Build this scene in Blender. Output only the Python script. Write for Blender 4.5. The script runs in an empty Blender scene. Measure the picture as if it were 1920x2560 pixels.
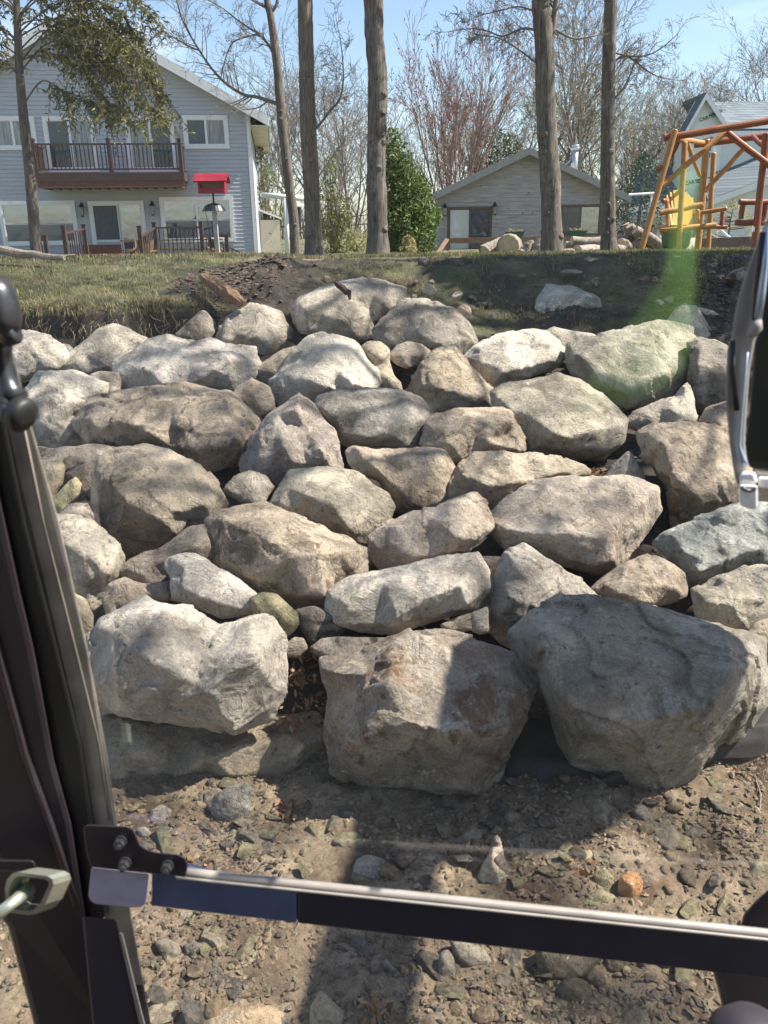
import bpy, bmesh, math, random
from mathutils import Vector, Matrix, noise
from mathutils.geometry import delaunay_2d_cdt
R = math.radians
scene = bpy.context.scene
# ------------------------------------------------------------------ camera
FPX = 2010.0; PITCH = R(19.45); ROLL = R(0.9); CAMZ = 2.6
cd = bpy.data.cameras.new('camera'); cam = bpy.data.objects.new('camera', cd)
scene.collection.objects.link(cam); scene.camera = cam
CM = Matrix.Rotation(math.pi/2 - PITCH, 4, 'X') @ Matrix.Rotation(-ROLL, 4, 'Z')
cam.matrix_world = Matrix.Translation((0, 0, CAMZ)) @ CM
cd.sensor_fit = 'VERTICAL'; cd.sensor_height = 36.0; cd.lens = 36.0*FPX/2560.0
cd.clip_start = 0.05; cd.clip_end = 2000.0
cd.dof.use_dof = True; cd.dof.focus_distance = 5.5; cd.dof.aperture_fstop = 13.0
scene.render.resolution_x = 768; scene.render.resolution_y = 1024
# ------------------------------------------------------------------ world, sun, exposure
SUN_EL = R(52); SUN_AZ = R(88)          # azimuth clockwise from +Y (view direction)
w = bpy.data.worlds.new('World'); scene.world = w; w.use_nodes = True
nt = w.node_tree; nt.nodes.clear()
wo = nt.nodes.new('ShaderNodeOutputWorld'); bg = nt.nodes.new('ShaderNodeBackground')
sky = nt.nodes.new('ShaderNodeTexSky'); sky.sky_type = 'NISHITA'; sky.sun_disc = False
sky.sun_elevation = SUN_EL; sky.sun_rotation = SUN_AZ; sky.air_density = 1.0; sky.dust_density = 0.6; sky.ozone_density = 1.6
tcw = nt.nodes.new('ShaderNodeTexCoord'); mpw = nt.nodes.new('ShaderNodeMapping'); mpw.inputs['Scale'].default_value = (2.2, 2.2, 7.0)
nzw = nt.nodes.new('ShaderNodeTexNoise'); nzw.inputs['Scale'].default_value = 1.7; nzw.inputs['Detail'].default_value = 7; nzw.inputs['Roughness'].default_value = .55
crw = nt.nodes.new('ShaderNodeValToRGB'); crw.color_ramp.elements[0].position = .54; crw.color_ramp.elements[1].position = .8
crw.color_ramp.elements[0].color = (0.02, .02, .02, 1); crw.color_ramp.elements[1].color = (.6, .6, .6, 1)
mxw = nt.nodes.new('ShaderNodeMix'); mxw.data_type = 'RGBA'; mxw.inputs[7].default_value = (7.5, 8.0, 8.6, 1)
nt.links.new(tcw.outputs['Generated'], mpw.inputs['Vector']); nt.links.new(mpw.outputs[0], nzw.inputs['Vector'])
nt.links.new(nzw.outputs['Fac'], crw.inputs['Fac']); nt.links.new(crw.outputs['Color'], mxw.inputs[0])
nt.links.new(sky.outputs[0], mxw.inputs[6]); nt.links.new(mxw.outputs[2], bg.inputs[0])
bg.inputs['Strength'].default_value = 0.092; nt.links.new(bg.outputs[0], wo.inputs[0])
sd = bpy.data.lights.new('sun', 'SUN'); sd.energy = 5.0; sd.angle = R(0.55); sd.color = (1.0, .95, .87)
so = bpy.data.objects.new('sun', sd); scene.collection.objects.link(so)
sdir = Vector((math.sin(SUN_AZ)*math.cos(SUN_EL), math.cos(SUN_AZ)*math.cos(SUN_EL), math.sin(SUN_EL)))
so.rotation_euler = sdir.to_track_quat('Z', 'Y').to_euler(); so.location = sdir*60
scene.view_settings.view_transform = 'Standard'; scene.view_settings.look = 'None'
scene.view_settings.exposure = 1.36; scene.view_settings.gamma = 1.0
# ------------------------------------------------------------------ helpers
def ray(px, py):
    d = Vector(((px-960)/FPX, -(py-1280)/FPX, -1.0))
    return (CM.to_3x3() @ d)
O = Vector((0, 0, CAMZ))
def at(px, py, Y):
    d = ray(px, py); return O + d*(Y/d.y)
def on_z(px, py, z):
    d = ray(px, py); return O + d*((z-CAMZ)/d.z)
CR = 0.42195
def crop(ox, oy, pts, s=CR):
    return [(ox+p[0]*s, oy+p[1]*s)+tuple(p[2:]) for p in pts]
def tag(o, label=None, cat=None, group=None, kind=None):
    if label: o['label'] = label
    if cat: o['category'] = cat
    if group: o['group'] = group
    if kind: o['kind'] = kind
    return o
def thing(name, loc, label, cat, group=None):
    o = bpy.data.objects.new(name, None); scene.collection.objects.link(o); o.location = loc
    o.empty_display_size = .1
    return tag(o, label, cat, group)
def wloc(o):
    v = Vector((0, 0, 0))
    while o is not None: v += Vector(o.location); o = o.parent
    return v
def link(name, me, mats, parent=None, loc=None, smooth=False):
    """mesh given in world coordinates, linked with its origin at the parent / loc"""
    off = wloc(parent) if parent else Vector(loc if loc is not None else (0, 0, 0))
    me.transform(Matrix.Translation(-off))
    for m in (mats if isinstance(mats, (list, tuple)) else [mats]): me.materials.append(m)
    if smooth: me.shade_smooth()
    o = bpy.data.objects.new(name, me); scene.collection.objects.link(o)
    if parent: o.parent = parent
    else: o.location = off
    return o
def copy_tree(o, parent=None):
    c = o.copy(); scene.collection.objects.link(c)
    if parent: c.parent = parent
    for ch in list(o.children): copy_tree(ch, c)
    return c
class MB:
    def __init__(s): s.v = []; s.f = []; s.m = []; s.cur = 0
    def add(s, vs, fs):
        n = len(s.v); s.v += [tuple(v) for v in vs]
        s.f += [tuple(i+n for i in f) for f in fs]; s.m += [s.cur]*len(fs)
    def hexa(s, b, t):
        """b, t: 4 bottom / 4 top corners"""
        s.add(list(b)+list(t), [(3,2,1,0),(4,5,6,7),(0,1,5,4),(1,2,6,5),(2,3,7,6),(3,0,4,7)])
    def box(s, x0, x1, y0, y1, z0, z1):
        s.hexa([(x0,y0,z0),(x1,y0,z0),(x1,y1,z0),(x0,y1,z0)], [(x0,y0,z1),(x1,y0,z1),(x1,y1,z1),(x0,y1,z1)])
    def beam(s, a, b, wd, ht, up=(0,0,1), r=0):
        a = Vector(a); b = Vector(b); d = (b-a).normalized(); u = Vector(up)
        sx = d.cross(u)
        if sx.length < 1e-4: sx = d.cross(Vector((0,1,0)))
        sx.normalize(); uy = sx.cross(d).normalized()
        q = [(-wd/2,-ht/2),(wd/2,-ht/2),(wd/2,ht/2),(-wd/2,ht/2)]
        if r:
            q = []
            for cx, cy, a0 in ((wd/2-r,-ht/2+r,-90),(wd/2-r,ht/2-r,0),(-wd/2+r,ht/2-r,90),(-wd/2+r,-ht/2+r,180)):
                for k in range(4):
                    an = R(a0+k*30); q.append((cx+r*math.cos(an), cy+r*math.sin(an)))
        n = len(q)
        vs = [a+sx*x+uy*y for x, y in q]+[b+sx*x+uy*y for x, y in q]
        s.add(vs, [tuple(range(n-1,-1,-1)), tuple(range(n,2*n))]+[(i,(i+1)%n,n+(i+1)%n,n+i) for i in range(n)])
    def tube(s, pts, rad, n=8, caps=True, rough=0, rng=None):
        pts = [Vector(p) for p in pts]
        if not isinstance(rad, (list, tuple)): rad = [rad]*len(pts)
        ref = Vector((0, 0, 1))
        d0 = (pts[-1]-pts[0]).normalized() if (pts[-1]-pts[0]).length > 1e-6 else Vector((0,0,1))
        if abs(d0.z) > .9: ref = Vector((1, 0, 0))
        vs = []; m = len(pts)
        for i, p in enumerate(pts):
            d = (pts[min(i+1, m-1)]-pts[max(i-1, 0)])
            if d.length < 1e-7: d = d0
            d.normalize(); u = d.cross(ref)
            if u.length < 1e-3: u = d.cross(Vector((0,1,0)))
            u.normalize(); v2 = d.cross(u)
            for k in range(n):
                a = 2*math.pi*k/n; rr = rad[i]*(1+(rng.uniform(-rough, rough) if rng else 0))
                vs.append(p+u*(rr*math.cos(a))+v2*(rr*math.sin(a)))
        fs = [(i*n+k, i*n+(k+1)%n, (i+1)*n+(k+1)%n, (i+1)*n+k) for i in range(m-1) for k in range(n)]
        if caps and n > 2: fs += [tuple(range(n-1,-1,-1)), tuple(range((m-1)*n, m*n))]
        s.add(vs, fs)
    def prism(s, poly, vec):
        n = len(poly); vec = Vector(vec); P = [Vector(p) for p in poly]
        s.add(P+[p+vec for p in P], [tuple(range(n-1,-1,-1)), tuple(range(n,2*n))]+[(i,(i+1)%n,n+(i+1)%n,n+i) for i in range(n)])
    def lathe(s, c, prof, n=16, axis=(0,0,1)):
        c = Vector(c); ax = Vector(axis).normalized(); q = ax.to_track_quat('Z', 'Y')
        vs = [c+q @ Vector((r*math.cos(2*math.pi*k/n), r*math.sin(2*math.pi*k/n), h)) for r, h in prof for k in range(n)]
        m = len(prof)
        fs = [(i*n+k, i*n+(k+1)%n, (i+1)*n+(k+1)%n, (i+1)*n+k) for i in range(m-1) for k in range(n)]
        fs += [tuple(range(n-1,-1,-1)), tuple(range((m-1)*n, m*n))]
        s.add(vs, fs)
    def mesh(s, name, fix=True):
        me = bpy.data.meshes.new(name); me.from_pydata(s.v, [], s.f)
        if any(s.m): me.polygons.foreach_set('material_index', s.m)
        if fix and len(s.f) < 20000:
            bm = bmesh.new(); bm.from_mesh(me); bmesh.ops.recalc_face_normals(bm, faces=bm.faces); bm.to_mesh(me); bm.free()
        me.update(); return me
    def build(s, name, mats, parent=None, loc=None, smooth=False, bevel=0, fix=True):
        o = link(name, s.mesh(name, fix), mats, parent, loc, smooth)
        if bevel:
            b = o.modifiers.new('bevel', 'BEVEL'); b.width = bevel; b.segments = 2; b.limit_method = 'ANGLE'; b.angle_limit = R(35)
        return o
# ------------------------------------------------------------------ materials
def newmat(name):
    m = bpy.data.materials.new(name); m.use_nodes = True; t = m.node_tree
    return m, t, t.nodes['Principled BSDF'], t.nodes['Material Output']
def nd(t, typ, **kw):
    n = t.nodes.new(typ)
    for k, v in kw.items():
        if k in n.inputs: n.inputs[k].default_value = v
        else: setattr(n, k, v)
    return n
def c4(c): return (c[0], c[1], c[2], 1)
def ramp(t, stops):
    n = t.nodes.new('ShaderNodeValToRGB'); e = n.color_ramp.elements
    while len(e) > 1: e.remove(e[0])
    e[0].position = stops[0][0]; e[0].color = c4(stops[0][1])
    for p, c in stops[1:]:
        x = e.new(p); x.color = c4(c)
    return n
def mix(t, a, b, f, mode='MIX'):
    n = t.nodes.new('ShaderNodeMix'); n.data_type = 'RGBA'; n.blend_type = mode
    for s, v in ((0, f), (6, a), (7, b)):
        if hasattr(v, 'links') or hasattr(v, 'is_linked'): t.links.new(v, n.inputs[s])
        else: n.inputs[s].default_value = v if s == 0 else c4(v)
    return n.outputs[2]
def coords(t, rnd=True, scale=None):
    tc = nd(t, 'ShaderNodeTexCoord'); out = tc.outputs['Object']
    if rnd:
        oi = nd(t, 'ShaderNodeObjectInfo'); mu = nd(t, 'ShaderNodeMath', operation='MULTIPLY'); mu.inputs[1].default_value = 37.0
        t.links.new(oi.outputs['Random'], mu.inputs[0])
        ad = nd(t, 'ShaderNodeVectorMath', operation='ADD'); t.links.new(out, ad.inputs[0]); t.links.new(mu.outputs[0], ad.inputs[1]); out = ad.outputs[0]
    if scale:
        mp = nd(t, 'ShaderNodeMapping'); mp.inputs['Scale'].default_value = scale; t.links.new(out, mp.inputs['Vector']); out = mp.outputs[0]
    return out
def noi(t, vec, scale, detail=6, rough=.55, dist=0):
    n = nd(t, 'ShaderNodeTexNoise', Scale=scale, Detail=detail, Roughness=rough, Distortion=dist); t.links.new(vec, n.inputs['Vector']); return n.outputs['Fac']
def bump(t, h, strength, dist, normal=None):
    b = nd(t, 'ShaderNodeBump', Strength=strength, Distance=dist); t.links.new(h, b.inputs['Height'])
    if normal: t.links.new(normal, b.inputs['Normal'])
    return b.outputs[0]
def plain(name, col, rough=.7, metal=0, var=.15, scale=8, bumpd=0, coat=0, spec=None, stretch=None):
    m, t, p, o = newmat(name); v = coords(t, True, stretch)
    f = noi(t, v, scale, 6)
    r = ramp(t, [(.3, [c*(1-var) for c in col]), (.7, [min(1, c*(1+var)) for c in col])])
    t.links.new(f, r.inputs[0]); t.links.new(r.outputs[0], p.inputs['Base Color'])
    p.inputs['Roughness'].default_value = rough; p.inputs['Metallic'].default_value = metal
    if coat: p.inputs['Coat Weight'].default_value = coat
    if spec is not None: p.inputs['Specular IOR Level'].default_value = spec
    if bumpd:
        t.links.new(bump(t, noi(t, v, scale*5, 8), .6, bumpd), p.inputs['Normal'])
    return m
def rockmat(name, lo, hi, stain, vein=(.5,.49,.47), rough=.85, wet=0, stainpos=.58):
    lo, hi, stain, vein = [tuple(c*k for c, k in zip(q, (1.04, .985, .90))) for q in (lo, hi, stain, vein)]
    m, t, p, o = newmat(name); v = coords(t)
    lo = [c*.76 for c in lo]; hi = [c*1.26 for c in hi]
    base = ramp(t, [(.33, lo), (.49, [(a+b)/2 for a, b in zip(lo, hi)]), (.64, hi)])
    t.links.new(noi(t, v, 2.3, 9, .62, .4), base.inputs[0])
    stf = ramp(t, [(stainpos, (0,0,0)), (stainpos+.1, (1,1,1))]); t.links.new(noi(t, v, 4.1, 9, .68, .8), stf.inputs[0])
    c = mix(t, base.outputs[0], stain, stf.outputs[0])
    # pale chips / lichen specks
    chf = ramp(t, [(.57, (0,0,0)), (.64, (.85,.85,.85))]); t.links.new(noi(t, v, 9, 10, .78, .5), chf.inputs[0])
    c = mix(t, c, vein, chf.outputs[0])
    dkf = ramp(t, [(.33, (.8,.8,.8)), (.42, (0,0,0))]); t.links.new(noi(t, v, 19, 8, .72), dkf.inputs[0])
    c = mix(t, c, [x*.35 for x in stain], dkf.outputs[0])
    rsf = ramp(t, [(.6, (0,0,0)), (.7, (.6,.6,.6))]); t.links.new(noi(t, v, 1.7, 8, .7, .6), rsf.inputs[0])
    c = mix(t, c, [stain[0]*1.4, stain[1]*1.15, stain[2]*.95], rsf.outputs[0])
    # grain
    gr = ramp(t, [(.33, (.66,.66,.66)), (.66, (1.28,1.28,1.28))]); t.links.new(noi(t, v, 60, 6, .78), gr.inputs[0])
    c = mix(t, c, gr.outputs[0], 1.0, 'MULTIPLY')
    oi = nd(t, 'ShaderNodeObjectInfo'); br = ramp(t, [(0, (.82,.83,.85)), (.5, (1,.99,.96)), (1, (1.12,1.1,1.05))]); t.links.new(oi.outputs['Random'], br.inputs[0])
    c = mix(t, c, br.outputs[0], 1.0, 'MULTIPLY')
    # hairline cracks
    wv = nd(t, 'ShaderNodeVectorMath', operation='ADD'); nn = nd(t, 'ShaderNodeTexNoise', Scale=3.0, Detail=5); t.links.new(v, nn.inputs['Vector'])
    sc = nd(t, 'ShaderNodeVectorMath', operation='SCALE'); sc.inputs['Scale'].default_value = .55; t.links.new(nn.outputs['Color'], sc.inputs[0])
    t.links.new(v, wv.inputs[0]); t.links.new(sc.outputs[0], wv.inputs[1])
    vo = nd(t, 'ShaderNodeTexVoronoi', feature='DISTANCE_TO_EDGE', Scale=2.6); t.links.new(wv.outputs[0], vo.inputs['Vector'])
    ck = ramp(t, [(.0, (.45,.45,.45)), (.012, (1,1,1))]); t.links.new(vo.outputs['Distance'], ck.inputs[0])
    c = mix(t, c, ck.outputs[0], .3, 'MULTIPLY')
    t.links.new(c, p.inputs['Base Color']); p.inputs['Roughness'].default_value = rough
    p.inputs['Specular IOR Level'].default_value = .3
    if wet: p.inputs['Coat Weight'].default_value = wet; p.inputs['Coat Roughness'].default_value = .12
    n1 = bump(t, noi(t, v, 6, 12, .72, .6), 1.0, .056)
    n2 = bump(t, noi(t, v, 40, 8, .72), .8, .016, n1)
    cn = noi(t, v, 3.4, 6, .6, 1.1); sb = nd(t, 'ShaderNodeMath', operation='SUBTRACT'); sb.inputs[1].default_value = .5; t.links.new(cn, sb.inputs[0])
    ab = nd(t, 'ShaderNodeMath', operation='ABSOLUTE'); t.links.new(sb.outputs[0], ab.inputs[0]); cr = ramp(t, [(0, (0,0,0)), (.05, (1,1,1))]); t.links.new(ab.outputs[0], cr.inputs[0])
    n3 = bump(t, cr.outputs[0], .5, .02, bump(t, ck.outputs[0], .35, .01, n2))
    t.links.new(n3, p.inputs['Normal']); return m
M = {}
M['grey'] = rockmat('limestone_grey', (.235,.215,.185), (.43,.40,.355), (.15,.13,.105), (.50,.475,.44))
M['pale'] = rockmat('limestone_pale', (.31,.285,.255), (.56,.53,.485), (.21,.19,.16), (.62,.595,.555), stainpos=.6)
M['rust'] = rockmat('limestone_rusty', (.25,.215,.175), (.43,.385,.33), (.19,.12,.085), (.6,.58,.55), stainpos=.52)
M['tan'] = rockmat('limestone_tan', (.26,.22,.17), (.46,.40,.32), (.16,.13,.095), (.52,.475,.41))
M['brown'] = rockmat('limestone_brown', (.23,.195,.16), (.40,.345,.29), (.125,.103,.083), (.46,.43,.385), stainpos=.53)
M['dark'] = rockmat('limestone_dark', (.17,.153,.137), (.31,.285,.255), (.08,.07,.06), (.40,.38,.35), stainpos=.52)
M['green'] = rockmat('limestone_green', (.23,.213,.178), (.42,.39,.335), (.135,.12,.095), (.52,.495,.44))
M['teal'] = rockmat('limestone_teal', (.28,.29,.27), (.48,.50,.47), (.16,.16,.15), (.6,.62,.61), stainpos=.6)
M['pink'] = rockmat('limestone_pink', (.27,.23,.2), (.46,.41,.365), (.16,.13,.11), (.55,.51,.47))
M['olive'] = rockmat('shale_olive', (.20,.185,.12), (.36,.33,.22), (.14,.12,.08), (.45,.42,.33))
M['peb_grey'] = rockmat('pebble_grey', (.15,.132,.11), (.28,.25,.21), (.1,.085,.07), (.34,.33,.3), rough=.6)
M['peb_tan'] = rockmat('pebble_tan', (.22,.165,.11), (.42,.325,.225), (.13,.1,.07), (.42,.38,.32), rough=.6)
M['peb_wet'] = rockmat('pebble_wet', (.11,.09,.065), (.22,.18,.13), (.08,.065,.05), (.3,.27,.22), rough=.5, wet=.1)
M['peb_orange'] = rockmat('pebble_orange', (.30,.145,.07), (.42,.235,.12), (.25,.1,.04), (.6,.42,.26), rough=.4, wet=.35)
M['gap_shade'] = rockmat('gap_shade_rock', (.07,.057,.046), (.15,.125,.10), (.05,.04,.032), (.22,.2,.17))  # shade of the gaps put into a very dark stone colour
M['white_stone'] = rockmat('stone_white', (.36,.34,.31), (.52,.5,.46), (.3,.27,.23), (.7,.68,.65), stainpos=.66)
# ------------------------------------------------------------------ terrain (one sheet)
def lerp_prof(P, y):
    if y <= P[0][0]: return P[0][1]
    for (a, za), (b, zb) in zip(P, P[1:]):
        if y <= b:
            f = (y-a)/(b-a); return za+(zb-za)*f
    return P[-1][1]
PL = [(-60,-.5),(-5,-.12),(0,0),(3.35,.02),(3.9,.06),(4.6,.26),(8.0,1.1),(8.75,1.3),(8.97,1.4),(9.02,1.74),(9.12,1.83),(9.6,1.9),(12.5,2.25),(17,2.12),(27,1.78),(45,1.6),(400,1.2)]
PR = [(-60,-.5),(-5,-.12),(0,0),(3.35,.02),(3.9,.06),(4.6,.26),(8.0,1.1),(8.5,1.33),(8.9,1.55),(9.6,1.83),(10.3,2.13),(10.9,2.21),(16,2.11),(27,1.8),(45,1.6),(400,1.2)]
def sst(a, b, x):
    t = max(0, min(1, (x-a)/(b-a))); return t*t*(3-2*t)
def H0(x, y):
    s = .0
    if 8.2 < y < 11:
        s = .22*noise.noise(Vector((x*1.1, 3.3, 0)))+.07*noise.noise(Vector((x*4, 1.3, 0)))
        s *= sst(8.2, 8.8, y)*(1-sst(9.6, 11, y))
    b = sst(-2.3, -1.2, x)
    return lerp_prof(PL, y+s)*(1-b)+lerp_prof(PR, y+s)*b
def H(x, y):
    z = H0(x, y)
    if -8 < x < 9 and .3 < y < 14:
        v = Vector((x, y, 0))
        a = 1-sst(10.5, 12, y)*.75
        z += a*(.05*noise.noise(v*.9)+.035*noise.noise(v*2.7)+.02*noise.noise(v*7)+.012*noise.noise(v*17)+.006*noise.noise(v*41))
        if y < 3.9: z += .045*abs(noise.noise(v*3.6+Vector((3,1,0))))+.025*abs(noise.noise(v*10))+.01*noise.turbulence(v*19, 3, True)
        if x > -1.5 and 8.6 < y < 11: z += .05*abs(noise.noise(v*5))+.03*abs(noise.noise(v*13))
        if -2.7 < x < -.9 and 9.3 < y < 11.2:
            k = sst(-2.7,-2.2,x)*(1-sst(-1.3,-.9,x))*sst(9.3,9.7,y)*(1-sst(10.6,11.2,y)); z += k*(.07+.09*abs(noise.noise(v*6)))
    return z
def axis(segs):
    out = []
    for a, b, st in segs:
        n = max(1, round((b-a)/st)); out += [a+(b-a)*i/n for i in range(n)]
    out.append(segs[-1][1]); return out
xs = axis([(-400,-80,40),(-80,-20,6),(-20,-7,1),(-7,-3.2,.12),(-3.2,3.6,.035),(3.6,8,.12),(8,20,1),(20,80,6),(80,400,40)])
ys = axis([(-60,-6,6),(-6,1.6,.5),(1.6,4.0,.03),(4.0,8.4,.12),(8.4,9.6,.035),(9.6,11.4,.06),(11.4,20,.4),(20,60,3),(60,400,30)])
vs = [(x, y, H(x, y)) for y in ys for x in xs]; nx = len(xs)
fs = [(j*nx+i, j*nx+i+1, (j+1)*nx+i+1, (j+1)*nx+i) for j in range(len(ys)-1) for i in range(nx-1)]
me = bpy.data.meshes.new('ground'); me.from_pydata(vs, [], fs)
att = me.attributes.new('zone', 'FLOAT_COLOR', 'POINT'); dat = []
for x, y, z in vs:
    v = Vector((x, y, 0)); n = noise.noise(v*1.7)*.5+noise.noise(v*6)*.3
    g = 0
    if y > 8.6:
        b = sst(-2.4, -1.4, x)
        gl = sst(9.05, 9.13, y+.22*noise.noise(Vector((x*1.1, 3.3, 0)))+.07*noise.noise(Vector((x*4, 1.3, 0)))+n*.05)
        gr = sst(10.75, 11.1, y+n*.5)
        if x < 1.2: gr *= sst(12.5, 14, y+n)          # bare middle
        g = gl*(1-b)+gr*b
        k = sst(-2.7,-2.3,x)*(1-sst(-1.3,-.9,x))*sst(9.3,9.6,y)*(1-sst(11.0,11.6,y)); g *= 1-k*(n > -.25)
    dark = 0
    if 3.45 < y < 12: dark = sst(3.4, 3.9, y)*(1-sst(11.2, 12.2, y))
    if x > -1.2 and y > 8.7: g = max(g, .85*sst(-.35, .2, n+.15*noise.noise(v*15))*sst(-1.2, 0, x)*(1-sst(3.2, 3.8, x)*(1-sst(10.7,11,y))))
    wet = sst(.5, 1.0, x+n)*(1-sst(3.3, 3.8, y))*sst(-.15, .25, noise.noise(v*2.3+Vector((5,5,0))))
    dat += [g, dark, wet, 1]
att.data.foreach_set('color', dat)
m, t, p, o_ = newmat('ground_soil_and_turf'); v = coords(t, False)
a = nd(t, 'ShaderNodeVertexColor', layer_name='zone'); sp = nd(t, 'ShaderNodeSeparateColor'); t.links.new(a.outputs[0], sp.inputs[0])
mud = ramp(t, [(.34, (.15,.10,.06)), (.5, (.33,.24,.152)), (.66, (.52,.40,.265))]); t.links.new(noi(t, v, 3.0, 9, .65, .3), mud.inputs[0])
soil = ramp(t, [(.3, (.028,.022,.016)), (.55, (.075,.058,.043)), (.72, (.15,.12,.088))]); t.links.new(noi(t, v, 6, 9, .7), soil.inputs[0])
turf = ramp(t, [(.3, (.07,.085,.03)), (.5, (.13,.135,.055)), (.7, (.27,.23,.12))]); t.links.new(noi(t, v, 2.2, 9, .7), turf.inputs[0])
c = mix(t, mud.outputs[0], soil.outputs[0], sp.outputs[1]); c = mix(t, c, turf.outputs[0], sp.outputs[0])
sg = ramp(t, [(.35,(.7,.7,.7)),(.65,(1.2,1.2,1.2))]); t.links.new(noi(t, v, 55, 5, .7), sg.inputs[0]); c = mix(t, c, sg.outputs[0], 1.0, 'MULTIPLY')
c = mix(t, c, mix(t, c, (.55,.5,.45), 1.0, 'MULTIPLY'), sp.outputs[2])
t.links.new(c, p.inputs['Base Color'])
rr = nd(t, 'ShaderNodeMapRange'); rr.inputs['To Min'].default_value = .9; rr.inputs['To Max'].default_value = .22; t.links.new(sp.outputs[2], rr.inputs['Value']); t.links.new(rr.outputs[0], p.inputs['Roughness'])
t.links.new(bump(t, noi(t, v, 70, 8, .75), .9, .012, bump(t, noi(t, v, 14, 12, .75), 1.0, .07)), p.inputs['Normal'])
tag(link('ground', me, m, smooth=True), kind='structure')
# ------------------------------------------------------------------ boulders traced from the photograph
rng = random.Random(7)
TX = {}
def tex(kind, size):
    k = (kind, round(size, 3))
    if k not in TX:
        x = bpy.data.textures.new('%s_%.3f' % k, type=kind); x.noise_scale = size
        if kind == 'VORONOI': x.distance_metric = 'DISTANCE'; x.weight_1 = -1; x.weight_2 = 1; x.noise_intensity = 1
        if kind == 'CLOUDS': x.noise_depth = 4
        if kind == 'WOOD': x.wood_type = 'BANDNOISE'; x.noise_basis_2 = 'SAW'; x.turbulence = 9; x.noise_type = 'SOFT_NOISE'
        if kind == 'MUSGRAVE': x.musgrave_type = 'RIDGED_MULTIFRACTAL'; x.octaves = 4
        TX[k] = x
    return TX[k]
def plane_hit(px, py, z0, y0, sl):
    d = ray(px, py)           # z = z0 + sl*(y-y0)
    k = (z0-sl*y0-CAMZ)/(d.z-sl*d.y); return O.y+d.y*k
NR = 0
def rock(name, label, cat, pts, ridges, mat, bias=0, thick=.8, base='bank', group=None, rough=1.0, vox=None, tilt=.33):
    global NR; NR += 1
    n = len(pts); ar = 0; cx = cy = 0
    for i in range(n):
        x0, y0 = pts[i][:2]; x1, y1 = pts[(i+1) % n][:2]; q = x0*y1-x1*y0; ar += q; cx += (x0+x1)*q; cy += (y0+y1)*q
    cx /= 3*ar; cy /= 3*ar; ar = abs(ar)/2
    lo = min(q[1] for q in pts); hi = max(q[1] for q in pts)
    if base == 'bank': Yc = plane_hit(cx, cy, .35, 3.4, .231)
    elif base == 'ground': Yc = plane_hit(cx, (cy+hi)/2, .01, 0, 0)
    elif base == 'foot': Yc = 0
    else: Yc = base
    Yc += bias*.4
    gro = 1.085
    pts = [(cx+(q[0]-cx)*gro, cy+(q[1]-cy)*gro) for q in pts]
    if base == 'foot':
        lq = max(pts, key=lambda q: q[1]); yg = on_z(lq[0], lq[1], -.06).y; Yc = yg*(1+(tilt-.07)*math.sqrt(ar)/FPX)+bias*.4
    s = math.sqrt(ar)*Yc/FPX
    rs = random.Random(NR*13+1)
    V2 = []; V3 = []
    def add(px, py, off): V2.append(Vector((px, py))); V3.append(at(px, py, Yc+off))
    offs = []
    for q in pts:
        vv = (cy-q[1])/max(1, (hi-lo)/2); off = s*(.08+tilt*vv+rs.uniform(-.03, .03)); offs.append(off); add(q[0], q[1], off)
    for q in pts:            # rounded-over rim
        px = cx+(q[0]-cx)*rs.uniform(.68,.86); py = cy+(q[1]-cy)*rs.uniform(.72,.9)
        if all((px-r_[0])**2+(py-r_[1])**2 > .035*ar for r_ in ridges):
            vv = (cy-py)/max(1, (hi-lo)/2); add(px, py, s*(.02+tilt*vv*.9-.12+rs.uniform(-.08, .05)))
    for r_ in ridges:
        vv = (cy-r_[1])/max(1, (hi-lo)/2); add(r_[0], r_[1], s*(tilt*vv*.5-r_[2]*.95))
    res = delaunay_2d_cdt(V2, [(i, (i+1) % n) for i in range(n)], [], 1, 1e-5)
    ov, _, of, oid = res[0], res[1], res[2], res[3]
    pv = []; 
    for i, q in enumerate(ov):
        pv.append(V3[oid[i][0]] if oid[i] else at(q.x, q.y, Yc))
    # outline order back map
    inv = {}
    for i, l in enumerate(oid):
        for k in l: inv.setdefault(k, i)
    bm = bmesh.new(); bv = [bm.verts.new(q) for q in pv]
    for f in of:
        try: bm.faces.new([bv[i] for i in f])
        except ValueError: pass
    back = [bm.verts.new(at(cx+(q[0]-cx)*.72, cy+(q[1]-cy)*.72, Yc+offs[i]*.6+thick*s*rs.uniform(.8,1.1))) for i, q in enumerate(pts)]
    ring = [bv[inv[i]] for i in range(n)]
    for i in range(n):
        try: bm.faces.new([ring[i], ring[(i+1) % n], back[(i+1) % n], back[i]])
        except ValueError: pass
    cc = bm.verts.new(at(cx, cy, Yc+thick*s*1.15))
    for i in range(n): bm.faces.new([back[i], back[(i+1) % n], cc])
    bmesh.ops.triangulate(bm, faces=bm.faces); bmesh.ops.recalc_face_normals(bm, faces=bm.faces)
    me = bpy.data.meshes.new(name); bm.to_mesh(me); bm.free()
    c0 = sum((v_.co for v_ in me.vertices), Vector())/len(me.vertices); zmin = min(v_.co.z for v_ in me.vertices)
    o = link(name, me, M[mat], loc=(c0.x, c0.y, zmin), smooth=False)
    vx = vox or max(.003*Yc, s*.013)
    r0 = o.modifiers.new('solid', 'REMESH'); r0.mode = 'VOXEL'; r0.voxel_size = max(.03*s, .007)
    def disp(kind, sz, st, mid=.5):
        dm = o.modifiers.new('chip', 'DISPLACE'); dm.texture = tex(kind, round(sz, 2) if sz > .03 else max(.01, round(sz, 3))); dm.strength = st*rough; dm.mid_level = mid; dm.texture_coords = 'GLOBAL'
    disp('CLOUDS', .4*s, .09*s); disp('CLOUDS', .16*s, .05*s)
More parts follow.
